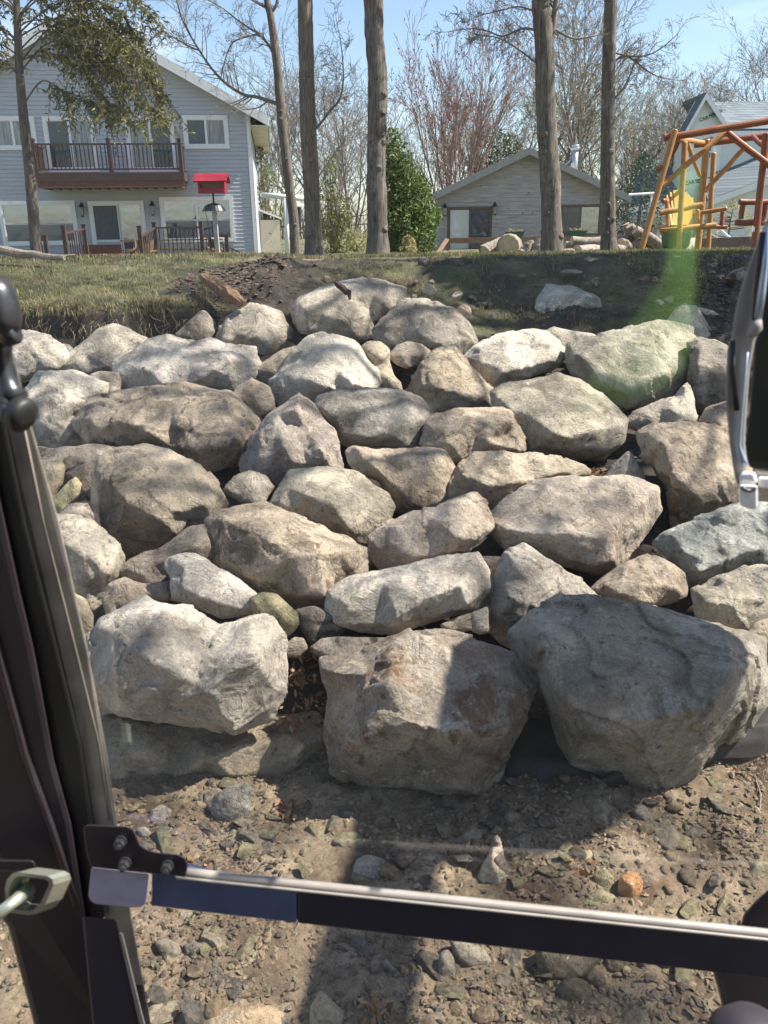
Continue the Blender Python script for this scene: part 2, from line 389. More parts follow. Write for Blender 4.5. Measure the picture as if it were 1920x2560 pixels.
    if s > .12:
        de = o.modifiers.new('facet', 'DECIMATE'); de.ratio = .008 if s > .5 else .011
    r1 = o.modifiers.new('solid', 'REMESH'); r1.mode = 'VOXEL'; r1.voxel_size = vx; r1.use_smooth_shade = True
    sm = o.modifiers.new('soften', 'SMOOTH'); sm.factor = .5; sm.iterations = 1
    if .14*s > vx*3: disp('MUSGRAVE', .2*s, .012*s)
    if s > .35 and NR % 3: disp('WOOD', .35*s, (.03 if NR % 2 else -.03)*s)
    if .05*s > vx*2: disp('CLOUDS', .05*s, .012*s)
    tag(o, label, cat, group)
    return o
C4=(0,600);C5=(600,600);C6=(1220,600);C7=(0,1200);C8=(600,1200);C9=(1220,1200)
def B(cr, label, pts, ridges, mat, **kw):
    rock('boulder', label, 'boulder', crop(cr[0], cr[1], pts), crop(cr[0], cr[1], ridges), mat, **kw)
# upper rows, left to right
B(C4,'rounded pale boulder at the left edge right beside the latch handle, top row',[(-60,640),(30,560),(150,545),(260,565),(350,610),(410,690),(350,770),(240,790),(170,830),(60,820),(-60,760)],[(200,640,.25),(100,700,.35),(280,740,.25)],'pale')
B(C4,'small flat grey slab tucked behind the rounded pale boulder at the upper left',[(350,612),(410,615),(440,655),(400,700),(340,680)],[(395,650,.2)],'grey',bias=.2)
B(C4,'grey peaked boulder leaning against the dirt bank at upper left',[(355,760),(370,710),(440,655),(520,600),(580,530),(640,505),(700,510),(790,550),(885,605),(860,660),(800,700),(720,790),(540,800),(440,790)],[(600,620,.2),(640,740,.35),(450,730,.3)],'grey')
B(C4,'small dark pyramid rock at the foot of the grassy bank',[(1035,565),(1110,490),(1190,420),(1215,420),(1275,490),(1290,540),(1240,600),(1180,625),(1115,615),(1060,595)],[(1195,470,.1),(1130,590,.35),(1220,520,.3)],'dark')
B(C4,'grey angular boulder below the rotten log in the bank',[(1275,590),(1310,510),(1400,430),(1500,380),(1580,395),(1659,430),(1695,490),(1695,580),(1650,670),(1590,720),(1520,752),(1480,690),(1430,640),(1350,640)],[(1430,560,.3),(1520,470,.2),(1600,610,.35),(1340,590,.25)],'grey')
B(C5,'small rounded stone wedged behind the grey angular boulder under the dirt heap',[(262,500),(300,498),(320,550),(300,605),(262,590)],[(290,550,.3)],'dark',bias=.15)
B(C4,'long bright chalky boulder lying in full sun at upper left',[(690,740),(720,705),(790,690),(890,605),(950,575),(1000,565),(1080,610),(1130,615),(1250,590),(1320,625),(1440,620),(1500,655),(1523,730),(1500,800),(1440,860),(1370,918),(1290,885),(1100,880),(960,890),(870,900),(750,890),(690,840)],[(800,735,.25),(960,850,.5),(1100,700,.2),(1350,700,.4),(1200,800,.45),(870,760,.3)],'pale',bias=-.05)
B(C4,'large pale boulder with flaking layers left of the long dark boulder',[(165,880),(215,810),(300,785),(430,785),(560,830),(640,870),(620,930),(540,980),(480,1040),(470,1110),(510,1190),(420,1240),(330,1245),(210,1225),(100,1100),(110,950)],[(280,860,.15),(400,960,.35),(300,1130,.4),(420,1150,.35),(220,930,.3)],'pale',bias=-.1)
B(C4,'grey rock in the gap between the flaking pale boulder and the chalky one',[(520,800),(600,775),(700,785),(720,850),(700,920),(640,920),(580,870)],[(640,830,.2)],'grey',bias=.15)
B(C4,'very long dark stained boulder spanning the left side with a white right end',[(465,1080),(490,1020),(560,960),(720,905),(900,882),(1100,870),(1230,880),(1350,920),(1450,1000),(1512,1070),(1500,1150),(1523,1220),(1490,1270),(1420,1310),(1220,1358),(1120,1330),(1030,1260),(880,1225),(700,1240),(570,1210),(500,1160)],[(700,1080,.3),(1000,980,.15),(1330,950,.15),(1400,1180,.45),(900,1130,.4),(600,1130,.3),(1150,1230,.45),(1300,1050,.3)],'brown',bias=-.18)
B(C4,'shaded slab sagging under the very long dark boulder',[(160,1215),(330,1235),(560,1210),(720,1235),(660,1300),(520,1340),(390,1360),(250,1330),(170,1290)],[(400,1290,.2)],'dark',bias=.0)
B(C4,'tan brown slab standing beside the window post at left',[(200,1310),(350,1305),(385,1350),(370,1430),(310,1540),(230,1560),(180,1430)],[(330,1360,.3),(290,1440,.3)],'tan',bias=-.1)
B(C4,'yellowish thin slab leaning left of the big rounded boulder',[(290,1560),(400,1440),(450,1403),(482,1450),(482,1500),(420,1570),(370,1640),(310,1640)],[(430,1470,.25),(360,1560,.3)],'olive',bias=-.15)
B(C7,'small pale knobby rock peeking above the layered boulder at the post',[(340,220),(380,170),(440,138),(520,140),(575,195),(592,290),(560,310),(480,300),(400,290)],[(450,190,.3),(540,230,.3)],'pink',bias=-.15)
B(C4,'shadowed brown rock behind the big rounded boulder on its left',[(390,1385),(470,1340),(600,1300),(640,1400),(600,1520),(520,1540),(450,1480)],[(500,1420,.2)],'brown',bias=.1)
B(C4,'big smooth rounded boulder in left centre with a shaded left flank',[(558,1400),(600,1315),(700,1250),(800,1225),(870,1225),(960,1240),(1060,1290),(1180,1350),(1270,1440),(1310,1530),(1337,1590),(1290,1640),(1230,1700),(1150,1725),(1060,1755),(960,1815),(860,1845),(720,1875),(670,1780),(600,1720),(570,1600)],[(640,1430,.3),(760,1550,.5),(950,1650,.5),(1050,1740,.4),(950,1350,.2),(1200,1560,.3),(800,1330,.2),(720,1740,.25)],'tan',bias=-.3,rough=.8)
B(C7,'layered grey boulder beside the window post below the knobby rock',[(230,300),(300,225),(430,215),(520,250),(600,300),(690,380),(720,460),(700,560),(640,660),(590,730),(540,800),(430,680),(280,620)],[(400,400,.35),(600,520,.4),(500,330,.2),(520,640,.3)],'grey',bias=-.35)
B(C7,'thin upright slabs wedged between post and the big scalloped boulder',[(430,670),(510,710),(550,800),(548,900),(510,1010),(440,940),(400,800)],[(500,800,.25)],'tan',bias=-.25)
B(C7,'elongated brown boulder rising to the right above the small white wedge',[(700,535),(780,470),(860,430),(960,400),(1060,330),(1120,290),(1190,275),(1260,320),(1305,380),(1290,460),(1180,500),(1040,560),(1000,640),(830,660),(760,590)],[(1000,480,.25),(1130,400,.35),(1190,330,.1),(850,560,.3),(900,490,.2)],'brown',bias=-.35)
B(C7,'white wedge shaped rock lying on the big scalloped boulder',[(985,510),(1010,465),(1070,445),(1160,445),(1250,500),(1400,580),(1520,680),(1562,735),(1530,785),(1420,800),(1310,815),(1230,770),(1120,735),(1030,710),(1022,600)],[(1100,520,.1),(1200,700,.4),(1370,755,.35),(1430,660,.2),(1080,640,.35)],'pale',bias=-.5)
B(C8,'greenish flaked rock right of the white wedge',[(60,700),(140,670),(220,680),(270,730),(340,790),(348,850),(290,920),(220,950),(150,880),(90,800)],[(210,760,.25),(280,820,.3)],'olive',bias=-.3)
B(C7,'shaded brown slab in the gap above the scalloped boulder',[(620,720),(650,620),(740,580),(830,620),(1000,600),(1040,700),(900,740),(760,790),(650,830)],[(760,670,.2),(900,680,.2)],'brown',bias=-.1)
B(C7,'huge pale boulder with scalloped hollows at lower left',[(480,1120),(540,1000),(590,900),(640,840),(720,790),(820,740),(890,725),(990,760),(1060,755),(1150,790),(1210,870),(1280,880),(1340,860),(1480,835),(1520,800),(1610,830),(1640,920),(1665,1100),(1660,1250),(1560,1390),(1410,1490),(1250,1460),(1000,1412),(700,1372),(540,1400),(500,1260)],[(1040,775,.05),(900,850,.25),(780,1000,.45),(1030,1150,.5),(970,980,.35),(1200,1000,.1),(1250,1240,.5),(1480,1020,.45),(1320,1400,.4),(800,1350,.3),(1180,1200,.3),(1080,900,.05),(640,1200,.35)],'pale',bias=-.55,vox=.011)
B(C7,'long low boulder at the foot of the pile, lower left, lit at its right end',[(520,1600),(590,1400),(800,1395),(1050,1420),(1260,1470),(1400,1500),(1600,1410),(1780,1380),(1860,1420),(1910,1490),(1905,1580),(1800,1680),(1690,1760),(1560,1790),(1400,1760),(1200,1760),(1000,1800),(750,1790),(600,1800),(520,1720)],[(1500,1560,.3),(1750,1500,.15),(1250,1640,.35),(900,1600,.35),(700,1650,.35),(1800,1580,.3)],'tan',bias=.0,vox=.011,base='foot',tilt=.35)
B(C8,'small brown rock peeking above the foot boulder in the leaf litter',[(240,1000),(320,930),(380,940),(400,1000),(350,1050),(265,1050)],[(320,990,.25)],'brown',bias=-.2)
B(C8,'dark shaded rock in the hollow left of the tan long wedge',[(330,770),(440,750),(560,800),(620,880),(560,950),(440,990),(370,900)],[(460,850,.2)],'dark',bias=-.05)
# centre
B(C5,'topmost boulder with two humps and a hole in its right end',[(325,420),(350,345),(450,300),(570,265),(650,245),(740,235),(850,265),(970,285),(965,340),(930,395),(880,440),(830,475),(770,470),(785,500),(785,545),(740,595),(690,615),(600,580),(480,565),(370,545),(330,480)],[(380,400,.25),(600,470,.45),(740,460,.35),(640,350,.25),(690,580,.3),(850,380,.2),(790,320,.05),(780,430,-.05)],'grey',bias=-1.3)
B(C5,'wide sloping boulder right below the topmost two humped boulder',[(780,570),(830,500),(880,440),(940,380),(970,345),(1040,360),(1110,355),(1180,385),(1260,420),(1350,490),(1385,560),(1398,610),(1310,680),(1130,680),(1000,640),(910,670),(850,620)],[(960,520,.25),(1200,490,.25),(1150,620,.4),(1320,600,.3),(1010,400,.05)],'grey',bias=-.7)
B(C5,'small pale cap stone resting over the gap near the top centre',[(885,690),(930,625),(1000,603),(1080,620),(1128,655),(1120,700),(1060,740),(990,760),(920,735)],[(960,690,.35),(1060,680,.35)],'pink',bias=-.15)
B(C5,'narrow upright rock left of the cap stone',[(715,635),(770,600),(840,608),(890,655),(885,720),(910,800),(950,840),(968,900),(900,910),(810,860),(770,740)],[(830,700,.3),(870,820,.3)],'tan',bias=.02)
B(C5,'bright broad boulder in the upper centre, sunlit on top',[(190,850),(210,810),(260,770),(300,700),(350,640),(390,590),(450,570),(530,578),(600,572),(660,600),(730,680),(790,770),(812,850),(790,900),(700,930),(600,915),(480,940),(400,965),(270,972),(210,910)],[(250,800,.25),(360,810,.4),(500,860,.45),(640,640,.1),(700,870,.4),(420,640,.05),(560,760,.25)],'pale',bias=-.08)
B(C5,'small tan rock peeking left of the bright broad boulder',[(75,790),(120,735),(190,690),(250,650),(340,630),(320,700),(230,800),(190,870),(130,835)],[(170,770,.3),(260,690,.15)],'tan',bias=.05)
B(C4,'low tan rock beside the white end of the very long boulder',[(1365,930),(1400,880),(1490,818),(1590,870),(1625,940),(1622,1010),(1560,1055),(1480,1045),(1440,980)],[(1480,880,.15),(1540,960,.35)],'tan',bias=-.05)
B(C5,'pyramid shaped boulder with a pitted lower left corner',[(1035,810),(1060,760),(1110,700),(1150,660),(1220,628),(1270,635),(1310,690),(1400,790),(1450,840),(1502,890),(1480,970),(1380,1010),(1220,1020),(1130,1040),(1040,940)],[(1200,760,.25),(1070,860,.3),(1240,900,.4),(1240,690,.1),(1420,920,.35)],'tan',bias=-.02)
B(C5,'bright boulder with a yellow flank and a notch, upper right of centre',[(1335,690),(1390,630),(1450,600),(1540,565),(1659,545),(1780,540),(1840,570),(1890,620),(1921,675),(1890,730),(1830,770),(1770,795),(1600,845),(1510,890),(1450,820),(1390,760)],[(1420,740,.25),(1600,770,.45),(1780,740,.4),(1850,690,.25),(1640,620,.05),(1520,820,.35)],'pale',bias=-.03)
B(C5,'grey knobbly boulder in the very centre under the bright broad one',[(455,985),(480,930),(540,905),(660,890),(810,880),(950,900),(1020,920),(1090,980),(1146,1050),(1140,1100),(1090,1180),(1020,1240),(960,1245),(780,1240),(640,1220),(560,1190),(530,1090),(490,1060)],[(560,1060,.35),(880,1140,.5),(1080,1060,.3),(700,1000,.25),(720,1180,.4),(960,960,.15)],'grey',bias=-.12)
B(C5,'tall reddish boulder crossed by a diagonal groove left of centre',[(90,1140),(130,1080),(190,1020),(260,980),(330,940),(370,945),(440,1000),(480,1060),(520,1110),(560,1160),(580,1250),(598,1340),(590,1370),(400,1380),(280,1420),(200,1480),(120,1500),(30,1430),(20,1300),(60,1220)],[(330,1010,.15),(250,1230,.5),(480,1230,.35),(120,1300,.3),(200,1350,.3),(380,1130,.15)],'pink',bias=-.05)
B(C5,'grey slab half buried under the tall reddish boulder',[(-100,1480),(-30,1400),(60,1370),(150,1400),(200,1460),(140,1560),(70,1585),(-20,1540)],[(60,1450,.25)],'grey',bias=.05)
B(C5,'brown boulder with a black shadowed left lobe below centre',[(635,1260),(690,1235),(820,1250),(950,1247),(1090,1232),(1190,1250),(1240,1300),(1275,1390),(1250,1480),(1220,1570),(1100,1600),(1000,1640),(920,1600),(880,1520),(830,1430),(740,1390),(660,1330)],[(800,1345,.4),(960,1290,.15),(1010,1560,.5),(1180,1430,.3),(900,1440,.3),(1100,1330,.2)],'brown',bias=-.12)
B(C5,'flat topped squared slab with a pale cut end',[(1085,1190),(1110,1120),(1150,1050),(1190,1015),(1330,1003),(1460,1005),(1590,1003),(1640,1060),(1669,1130),(1690,1250),(1630,1275),(1480,1262),(1380,1275),(1300,1310),(1200,1300),(1110,1240)],[(1200,1060,.05),(1400,1050,.15),(1590,1060,.45),(1620,1240,.5),(1250,1210,.4),(1450,1200,.4)],'brown',bias=-.1)
B(C5,'tan boulder with a long flat bright top and dark undercut, right of centre',[(1280,1390),(1340,1300),(1440,1256),(1530,1258),(1620,1268),(1720,1275),(1850,1285),(1950,1310),(2050,1362),(2045,1405),(1880,1415),(1760,1470),(1690,1500),(1620,1560),(1560,1600),(1500,1620),(1350,1560),(1250,1520),(1255,1450)],[(1330,1400,.3),(1460,1450,.5),(1600,1440,.45),(1690,1340,.05),(1860,1385,.25),(1740,1425,.3),(1480,1320,.05)],'tan',bias=-.15)
B(C5,'boulder with a pale slanted top and yellowish rough face, lower centre',[(190,1560),(240,1470),(310,1380),(420,1355),(560,1355),(690,1380),(780,1460),(860,1520),(905,1590),(880,1660),(840,1710),(780,1770),(720,1825),(600,1760),(470,1710),(330,1660),(240,1630)],[(310,1470,.1),(420,1510,.35),(540,1550,.5),(650,1720,.45),(560,1420,.05),(760,1600,.3),(480,1640,.35)],'green',bias=-.2)
B(C8,'dark blocky boulder with a flat lit top and a tan end face',[(-185,300),(-180,250),(-140,200),(0,165),(150,150),(290,200),(420,260),(590,340),(690,380),(715,450),(720,570),(620,615),(570,650),(490,760),(360,765),(200,705),(50,650),(-60,600),(-150,480)],[(-120,235,.05),(60,300,.3),(200,370,.42),(330,450,.5),(450,440,.5),(500,700,.5),(690,400,.1),(100,560,.4),(340,660,.5),(620,440,.2)],'brown',bias=-.4,rough=.75)
B(C8,'boulder with a rough pinkish face and chipped bright right end, centre right',[(785,330),(830,280),(900,240),(1040,190),(1160,170),(1290,110),(1380,90),(1440,130),(1475,210),(1490,280),(1400,370),(1340,420),(1250,450),(1150,480),(980,530),(860,542),(820,490),(790,410)],[(920,280,.25),(1000,440,.4),(1280,350,.45),(1380,340,.3),(1100,220,.1),(850,400,.25),(1200,250,.25)],'pink',bias=-.38)
B(C8,'long slanting pale grey wedge above the large central foot boulder',[(530,690),(545,650),(600,620),(720,570),(850,550),(1000,510),(1200,460),(1390,435),(1410,480),(1430,510),(1503,620),(1490,720),(1380,770),(1250,800),(1090,845),(900,897),(770,900),(620,860),(545,790)],[(860,600,.2),(930,820,.45),(1330,610,.35),(1340,750,.4),(620,720,.3),(1100,520,.05),(1100,700,.45)],'pale',bias=-.5,vox=.011)
B(C8,'small dark block beside the peak of the triangular boulder',[(1390,462),(1460,450),(1550,455),(1558,490),(1520,580),(1490,610),(1440,560)],[(1480,500,.25)],'dark',bias=-.15)
B(C8,'small tan stone under the long slanting wedge',[(1180,860),(1280,815),(1375,785),(1375,890),(1290,900),(1230,890)],[(1320,840,.2)],'tan',bias=-.35)
B(C8,'small grey stone next to the tan one under the long slanting wedge',[(1368,790),(1470,750),(1475,900),(1430,915),(1372,895)],[(1420,830,.2)],'grey',bias=-.35)
B(C8,'large central foot boulder with white veins and a rusty brown crest',[(490,1075),(530,1050),(640,1078),(700,1060),(760,1030),(900,950),(1000,925),(1110,910),(1250,920),(1330,960),(1440,1000),(1560,1040),(1659,1120),(1735,1200),(1700,1310),(1650,1400),(1600,1500),(1580,1600),(1500,1750),(1450,1830),(1410,1894),(1290,1860),(1120,1820),(950,1805),(800,1790),(700,1755),(590,1690),(550,1560),(530,1370),(560,1300),(520,1150)],[(880,1030,.1),(870,1250,.5),(1100,1230,.3),(600,1150,.15),(1240,1480,.6),(1560,1480,.4),(720,1520,.45),(1400,1110,.1),(1300,1800,.4),(1000,1440,.5),(760,1150,.2),(1640,1230,.1),(1400,1300,.35)],'rust',bias=.0,vox=.01,base='foot')
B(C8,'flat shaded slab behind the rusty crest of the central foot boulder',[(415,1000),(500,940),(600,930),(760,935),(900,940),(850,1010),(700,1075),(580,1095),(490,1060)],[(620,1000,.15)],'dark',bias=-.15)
# right side
B(C6,'broad grey boulder with pitted top right of centre',[(42,905),(80,870),(250,832),(330,815),(420,805),(540,840),(640,900),(760,1000),(808,1065),(790,1150),(740,1240),(640,1300),(500,1295),(380,1285),(230,1270),(120,1160),(60,1020)],[(110,980,.2),(430,1160,.55),(600,1120,.45),(760,1100,.25),(280,1080,.35),(400,900,.05),(560,950,.1),(640,1220,.35)],'green',bias=-.1)
B(C6,'grey rock half hidden behind the bright notched boulder',[(335,545),(390,515),(460,530),(520,545),(600,555),(650,570),(560,620),(500,680),(450,680)],[(420,590,.2)],'green',bias=.15)
B(C6,'large boulder on the right under the green glare of the window',[(478,740),(500,640),(560,600),(700,570),(850,530),(980,495),(1090,500),(1190,530),(1225,600),(1215,800),(1110,910),(950,960),(820,1022),(760,1000),(700,940),(600,850),(510,810)],[(560,700,.3),(660,830,.45),(800,640,.1),(1050,780,.4),(850,920,.45),(1120,620,.1)],'green',bias=.0)
B(C6,'greyish purple boulder at the right beside the wiper strip, top rows',[(1190,620),(1250,590),(1330,600),(1430,640),(1520,700),(1520,900),(1440,960),(1330,990),(1240,1010),(1190,850),(1200,740)],[(1240,800,.35),(1400,790,.35)],'dark',bias=.05)
B(C6,'small greenish upright rock set in the dark bank on the right',[(930,480),(960,370),(1010,350),(1050,370),(1070,430),(1010,500),(960,510)],[(1000,420,.25)],'green',bias=.35)
B(C6,'reddish rock against the loose brown soil on the right',[(1060,490),(1100,420),(1160,385),(1240,400),(1300,500),(1345,605),(1220,620),(1130,560)],[(1180,490,.2)],'pink',bias=.25)
B(C6,'flat reddish slab sunk in the brown soil at the upper right',[(1240,395),(1330,420),(1430,470),(1425,510),(1340,520),(1290,500)],[(1340,460,.15)],'pink',bias=.55)
B(C6,'rock slab lying in the shaded green bank by itself',[(280,420),(290,340),(340,260),(480,270),(600,310),(660,340),(676,400),(540,412),(400,430),(330,447)],[(380,350,.2),(560,370,.2)],'teal',base=9.35,thick=.3)
B(C6,'triangular grey boulder below the green glare, right of the pitted one',[(820,1080),(870,1015),(1000,960),(1100,930),(1140,880),(1180,850),(1210,920),(1225,1000),(1245,1105),(1130,1115),(1020,1110),(980,1130),(880,1125)],[(950,1060,.35),(1120,1030,.35),(1170,920,.05)],'grey',bias=-.02)
B(C6,'rubbly small rock beside the wiper strip below the purple boulder',[(1245,1085),(1290,1000),(1420,950),(1500,960),(1500,1150),(1400,1150),(1330,1115)],[(1350,1060,.25)],'brown',bias=.05)
B(C6,'tall tan brown boulder at the right behind the white clip',[(900,1190),(930,1150),(1020,1095),(1100,1100),(1240,1110),(1330,1120),(1430,1150),(1530,1200),(1560,1400),(1540,1600),(1400,1625),(1250,1670),(1150,1700),(1085,1705),(1078,1600),(1072,1480),(980,1350),(920,1260)],[(1030,1200,.3),(1090,1400,.45),(1350,1180,.15),(1300,1550,.45),(1180,1250,.3),(1440,1400,.35)],'brown',bias=-.15)
B(C6,'small pointed rock in leaf litter above the long lichen pale boulder',[(690,1410),(740,1330),(800,1280),(835,1250),(870,1290),(910,1370),(945,1450),(830,1450),(740,1430)],[(830,1310,.1),(800,1390,.3),(880,1400,.25)],'grey',bias=-.1)
B(C6,'big long boulder with rough pinkish white top, right of centre',[(20,1640),(60,1590),(130,1540),(240,1470),(300,1430),(400,1415),(500,1410),(700,1415),(870,1420),(970,1460),(1005,1500),(1015,1560),(1000,1620),(980,1660),(900,1760),(850,1825),(760,1925),(640,1975),(560,1960),(380,1885),(250,1860),(120,1830),(50,1745)],[(90,1710,.25),(400,1735,.4),(690,1760,.5),(830,1600,.3),(730,1890,.4),(250,1740,.35),(550,1750,.45),(600,1900,.45),(700,1500,.05),(300,1560,.1)],'pink',bias=-.3)
B(C9,'turquoise tinted boulder under the white clip at the right edge',[(1000,390),(1050,320),(1120,290),(1200,260),(1280,220),(1370,190),(1500,150),(1659,140),(1780,160),(1800,480),(1660,505),(1560,510),(1460,550),(1380,590),(1240,637),(1180,600),(1160,540),(1110,470)],[(1180,440,.4),(1260,540,.45),(1450,460,.45),(1400,300,.1),(1600,400,.3),(1620,230,0)],'teal',bias=-.38)
B(C9,'greenish grey boulder at the right edge below the turquoise one',[(1230,650),(1300,620),(1360,580),(1430,550),(1540,520),(1659,505),(1780,520),(1790,820),(1659,860),(1560,890),(1530,920),(1350,895),(1260,840),(1245,740)],[(1290,720,.35),(1450,740,.45),(1480,600,.05),(1640,700,.3)],'green',bias=-.45)
B(C9,'tan boulder cut off by the right edge behind the huge foot boulder',[(1530,915),(1590,850),(1650,825),(1760,820),(1780,1100),(1680,1110),(1600,1000)],[(1640,920,.3)],'tan',bias=-.4)
B(C9,'brown cracked boulder with a rusty hollow on its right shoulder',[(605,650),(650,610),(700,570),(790,510),(870,470),(940,460),(1000,465),(1090,500),(1150,560),(1170,650),(1160,690),(1100,712),(1000,742),(860,757),(700,705)],[(780,600,.25),(910,620,.35),(900,720,.4),(1100,640,.25),(740,660,.3),(960,520,.05)],'brown',bias=-.35)
B(C9,'triangular bright boulder with a small round bite near its peak',[(-5,740),(20,660),(50,560),(110,440),(150,425),(200,395),(250,410),(400,510),(520,590),(600,670),(678,722),(560,800),(400,860),(190,900),(175,1000),(100,960),(40,910),(-5,890)],[(150,480,.2),(120,720,.4),(260,600,.25),(60,800,.3),(300,720,.3),(450,660,.1)],'pale',bias=-.4)
B(C9,'tiny white stone glinting behind the huge foot boulder',[(915,765),(960,738),(1000,745),(1090,810),(1000,820)],[(985,780,.2)],'white_stone',bias=-.2)
B(C9,'huge foot boulder at the right, flat sloping face half in shadow',[(178,960),(200,910),(230,880),(300,820),(380,760),(430,730),(560,722),(680,730),(800,750),(920,770),(1040,810),(1150,830),(1250,870),(1350,895),(1450,905),(1545,922),(1600,970),(1645,1100),(1630,1220),(1590,1320),(1560,1400),(1480,1490),(1350,1580),(1270,1680),(1150,1770),(1000,1810),(850,1795),(740,1740),(640,1700),(540,1650),(470,1600),(420,1500),(400,1400),(360,1290),(330,1200),(270,1160),(200,1110)],[(340,980,.25),(700,1250,.5),(1290,1330,.55),(1480,1110,.4),(600,1500,.5),(1200,1100,.3),(430,1260,.4),(1000,1600,.45),(500,850,.1),(900,900,.15),(1250,1560,.35),(800,1450,.55),(1490,1300,.3),(1400,960,.15)],'green',bias=.0,vox=.01,thick=.5,rough=.8,base='foot')

# small stones wedged in the gaps
rf = random.Random(99); protos = []
def lump(name, seed, sx, sy, sz, mat, cuts=9, det=0):
    r = random.Random(seed); bm = bmesh.new(); bmesh.ops.create_icosphere(bm, subdivisions=4 if cuts > 6 else 3, radius=1.0)
    for _ in range(cuts):
        n = Vector((r.gauss(0,1), r.gauss(0,1), r.gauss(0,1))).normalized(); d = r.uniform(.38, .75) if cuts > 6 else r.uniform(.6, .85)
        for v_ in bm.verts:
            k = v_.co.dot(n)-d
            if k > 0: v_.co -= n*k
    for v_ in bm.verts:
        v_.co *= 1+.05*noise.noise(v_.co*2.5+Vector((seed, 0, 0)))+.02*noise.noise(v_.co*7); v_.co = Vector((v_.co.x*sx, v_.co.y*sy, v_.co.z*sz))
    me = bpy.data.meshes.new(name); bm.to_mesh(me); bm.free(); me.materials.append(M[mat]); me.shade_smooth(); return me
GP = 'small shadowed stones wedged in the gaps between the boulders'
fm = [lump('filler_stone', 200+i, 1, rf.uniform(.6,.9), rf.uniform(.5,.8), 'gap_shade') for i in range(8)]
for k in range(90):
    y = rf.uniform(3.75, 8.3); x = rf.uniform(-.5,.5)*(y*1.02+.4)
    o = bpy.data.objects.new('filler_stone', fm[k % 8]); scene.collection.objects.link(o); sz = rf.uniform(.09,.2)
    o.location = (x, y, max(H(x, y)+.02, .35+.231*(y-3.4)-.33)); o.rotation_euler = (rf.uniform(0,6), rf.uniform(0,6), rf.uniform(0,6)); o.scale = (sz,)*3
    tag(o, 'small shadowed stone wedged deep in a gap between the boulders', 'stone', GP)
# ------------------------------------------------------------------ more materials
def bark(name, dark, light, lichen, sx=9, patch=.55):
    m, t, p, o = newmat(name); v = coords(t, True, (sx, sx, 1.1)); v2 = coords(t, True)
    r = ramp(t, [(.36, dark), (.5, [(a+b)/2 for a, b in zip(dark, light)]), (.68, light)]); f = noi(t, v, 3.2, 9, .7, .6); t.links.new(f, r.inputs[0])
    lf = ramp(t, [(patch, (0,0,0)), (patch+.14, (.8,.8,.8))]); t.links.new(noi(t, v2, 2.2, 10, .78), lf.inputs[0])
    c = mix(t, r.outputs[0], lichen, lf.outputs[0]); t.links.new(c, p.inputs['Base Color']); p.inputs['Roughness'].default_value = .95
    t.links.new(bump(t, f, 1.0, .04), p.inputs['Normal']); return m
M['bark_grey'] = bark('bark_grey', (.06,.05,.04), (.26,.225,.185), (.36,.34,.29))
M['bark_oak'] = bark('bark_furrowed', (.07,.055,.043), (.32,.265,.21), (.35,.31,.25), 14, .6)
M['bark_brown'] = bark('bark_brown', (.06,.048,.04), (.25,.205,.165), (.28,.25,.2))
M['twig'] = plain('bark_twig', (.19,.165,.14), .9)
M['twig_red'] = plain('bark_reddish', (.22,.15,.125), .9)
def leafmat(name, c1, c2, c3, tr=.35):
    m, t, p, o = newmat(name); g = nd(t, 'ShaderNodeNewGeometry'); r = ramp(t, [(0, c1), (.5, c2), (1, c3)])
    t.links.new(g.outputs['Random Per Island'], r.inputs[0]); t.links.new(r.outputs[0], p.inputs['Base Color']); p.inputs['Roughness'].default_value = .6
    tl = nd(t, 'ShaderNodeBsdfTranslucent'); t.links.new(r.outputs[0], tl.inputs['Color']); ms = nd(t, 'ShaderNodeMixShader'); ms.inputs[0].default_value = tr
    t.links.new(p.outputs[0], ms.inputs[1]); t.links.new(tl.outputs[0], ms.inputs[2]); t.links.new(ms.outputs[0], o.inputs['Surface']); return m
M['hemlock'] = leafmat('needles_hemlock', (.07,.085,.022), (.19,.185,.05), (.40,.36,.13))
M['cedar'] = leafmat('foliage_cedar', (.03,.06,.014), (.09,.14,.03), (.22,.25,.06))
M['conifer_yellow'] = leafmat('foliage_yellow_conifer', (.09,.11,.03), (.17,.18,.06), (.27,.26,.1))
M['spruce'] = leafmat('needles_spruce', (.02,.045,.03), (.05,.09,.055), (.10,.14,.08))
M['bud_yellow'] = leafmat('buds_yellow_green', (.24,.23,.08), (.36,.33,.14), (.46,.4,.2), .5)
M['bud_red'] = leafmat('buds_red', (.18,.035,.03), (.3,.07,.055), (.4,.13,.09), .5)
M['grass'] = leafmat('grass_blades', (.05,.065,.018), (.12,.13,.04), (.27,.24,.10), .35)
M['straw'] = leafmat('straw_blades', (.2,.15,.075), (.33,.26,.14), (.47,.39,.23), .35)
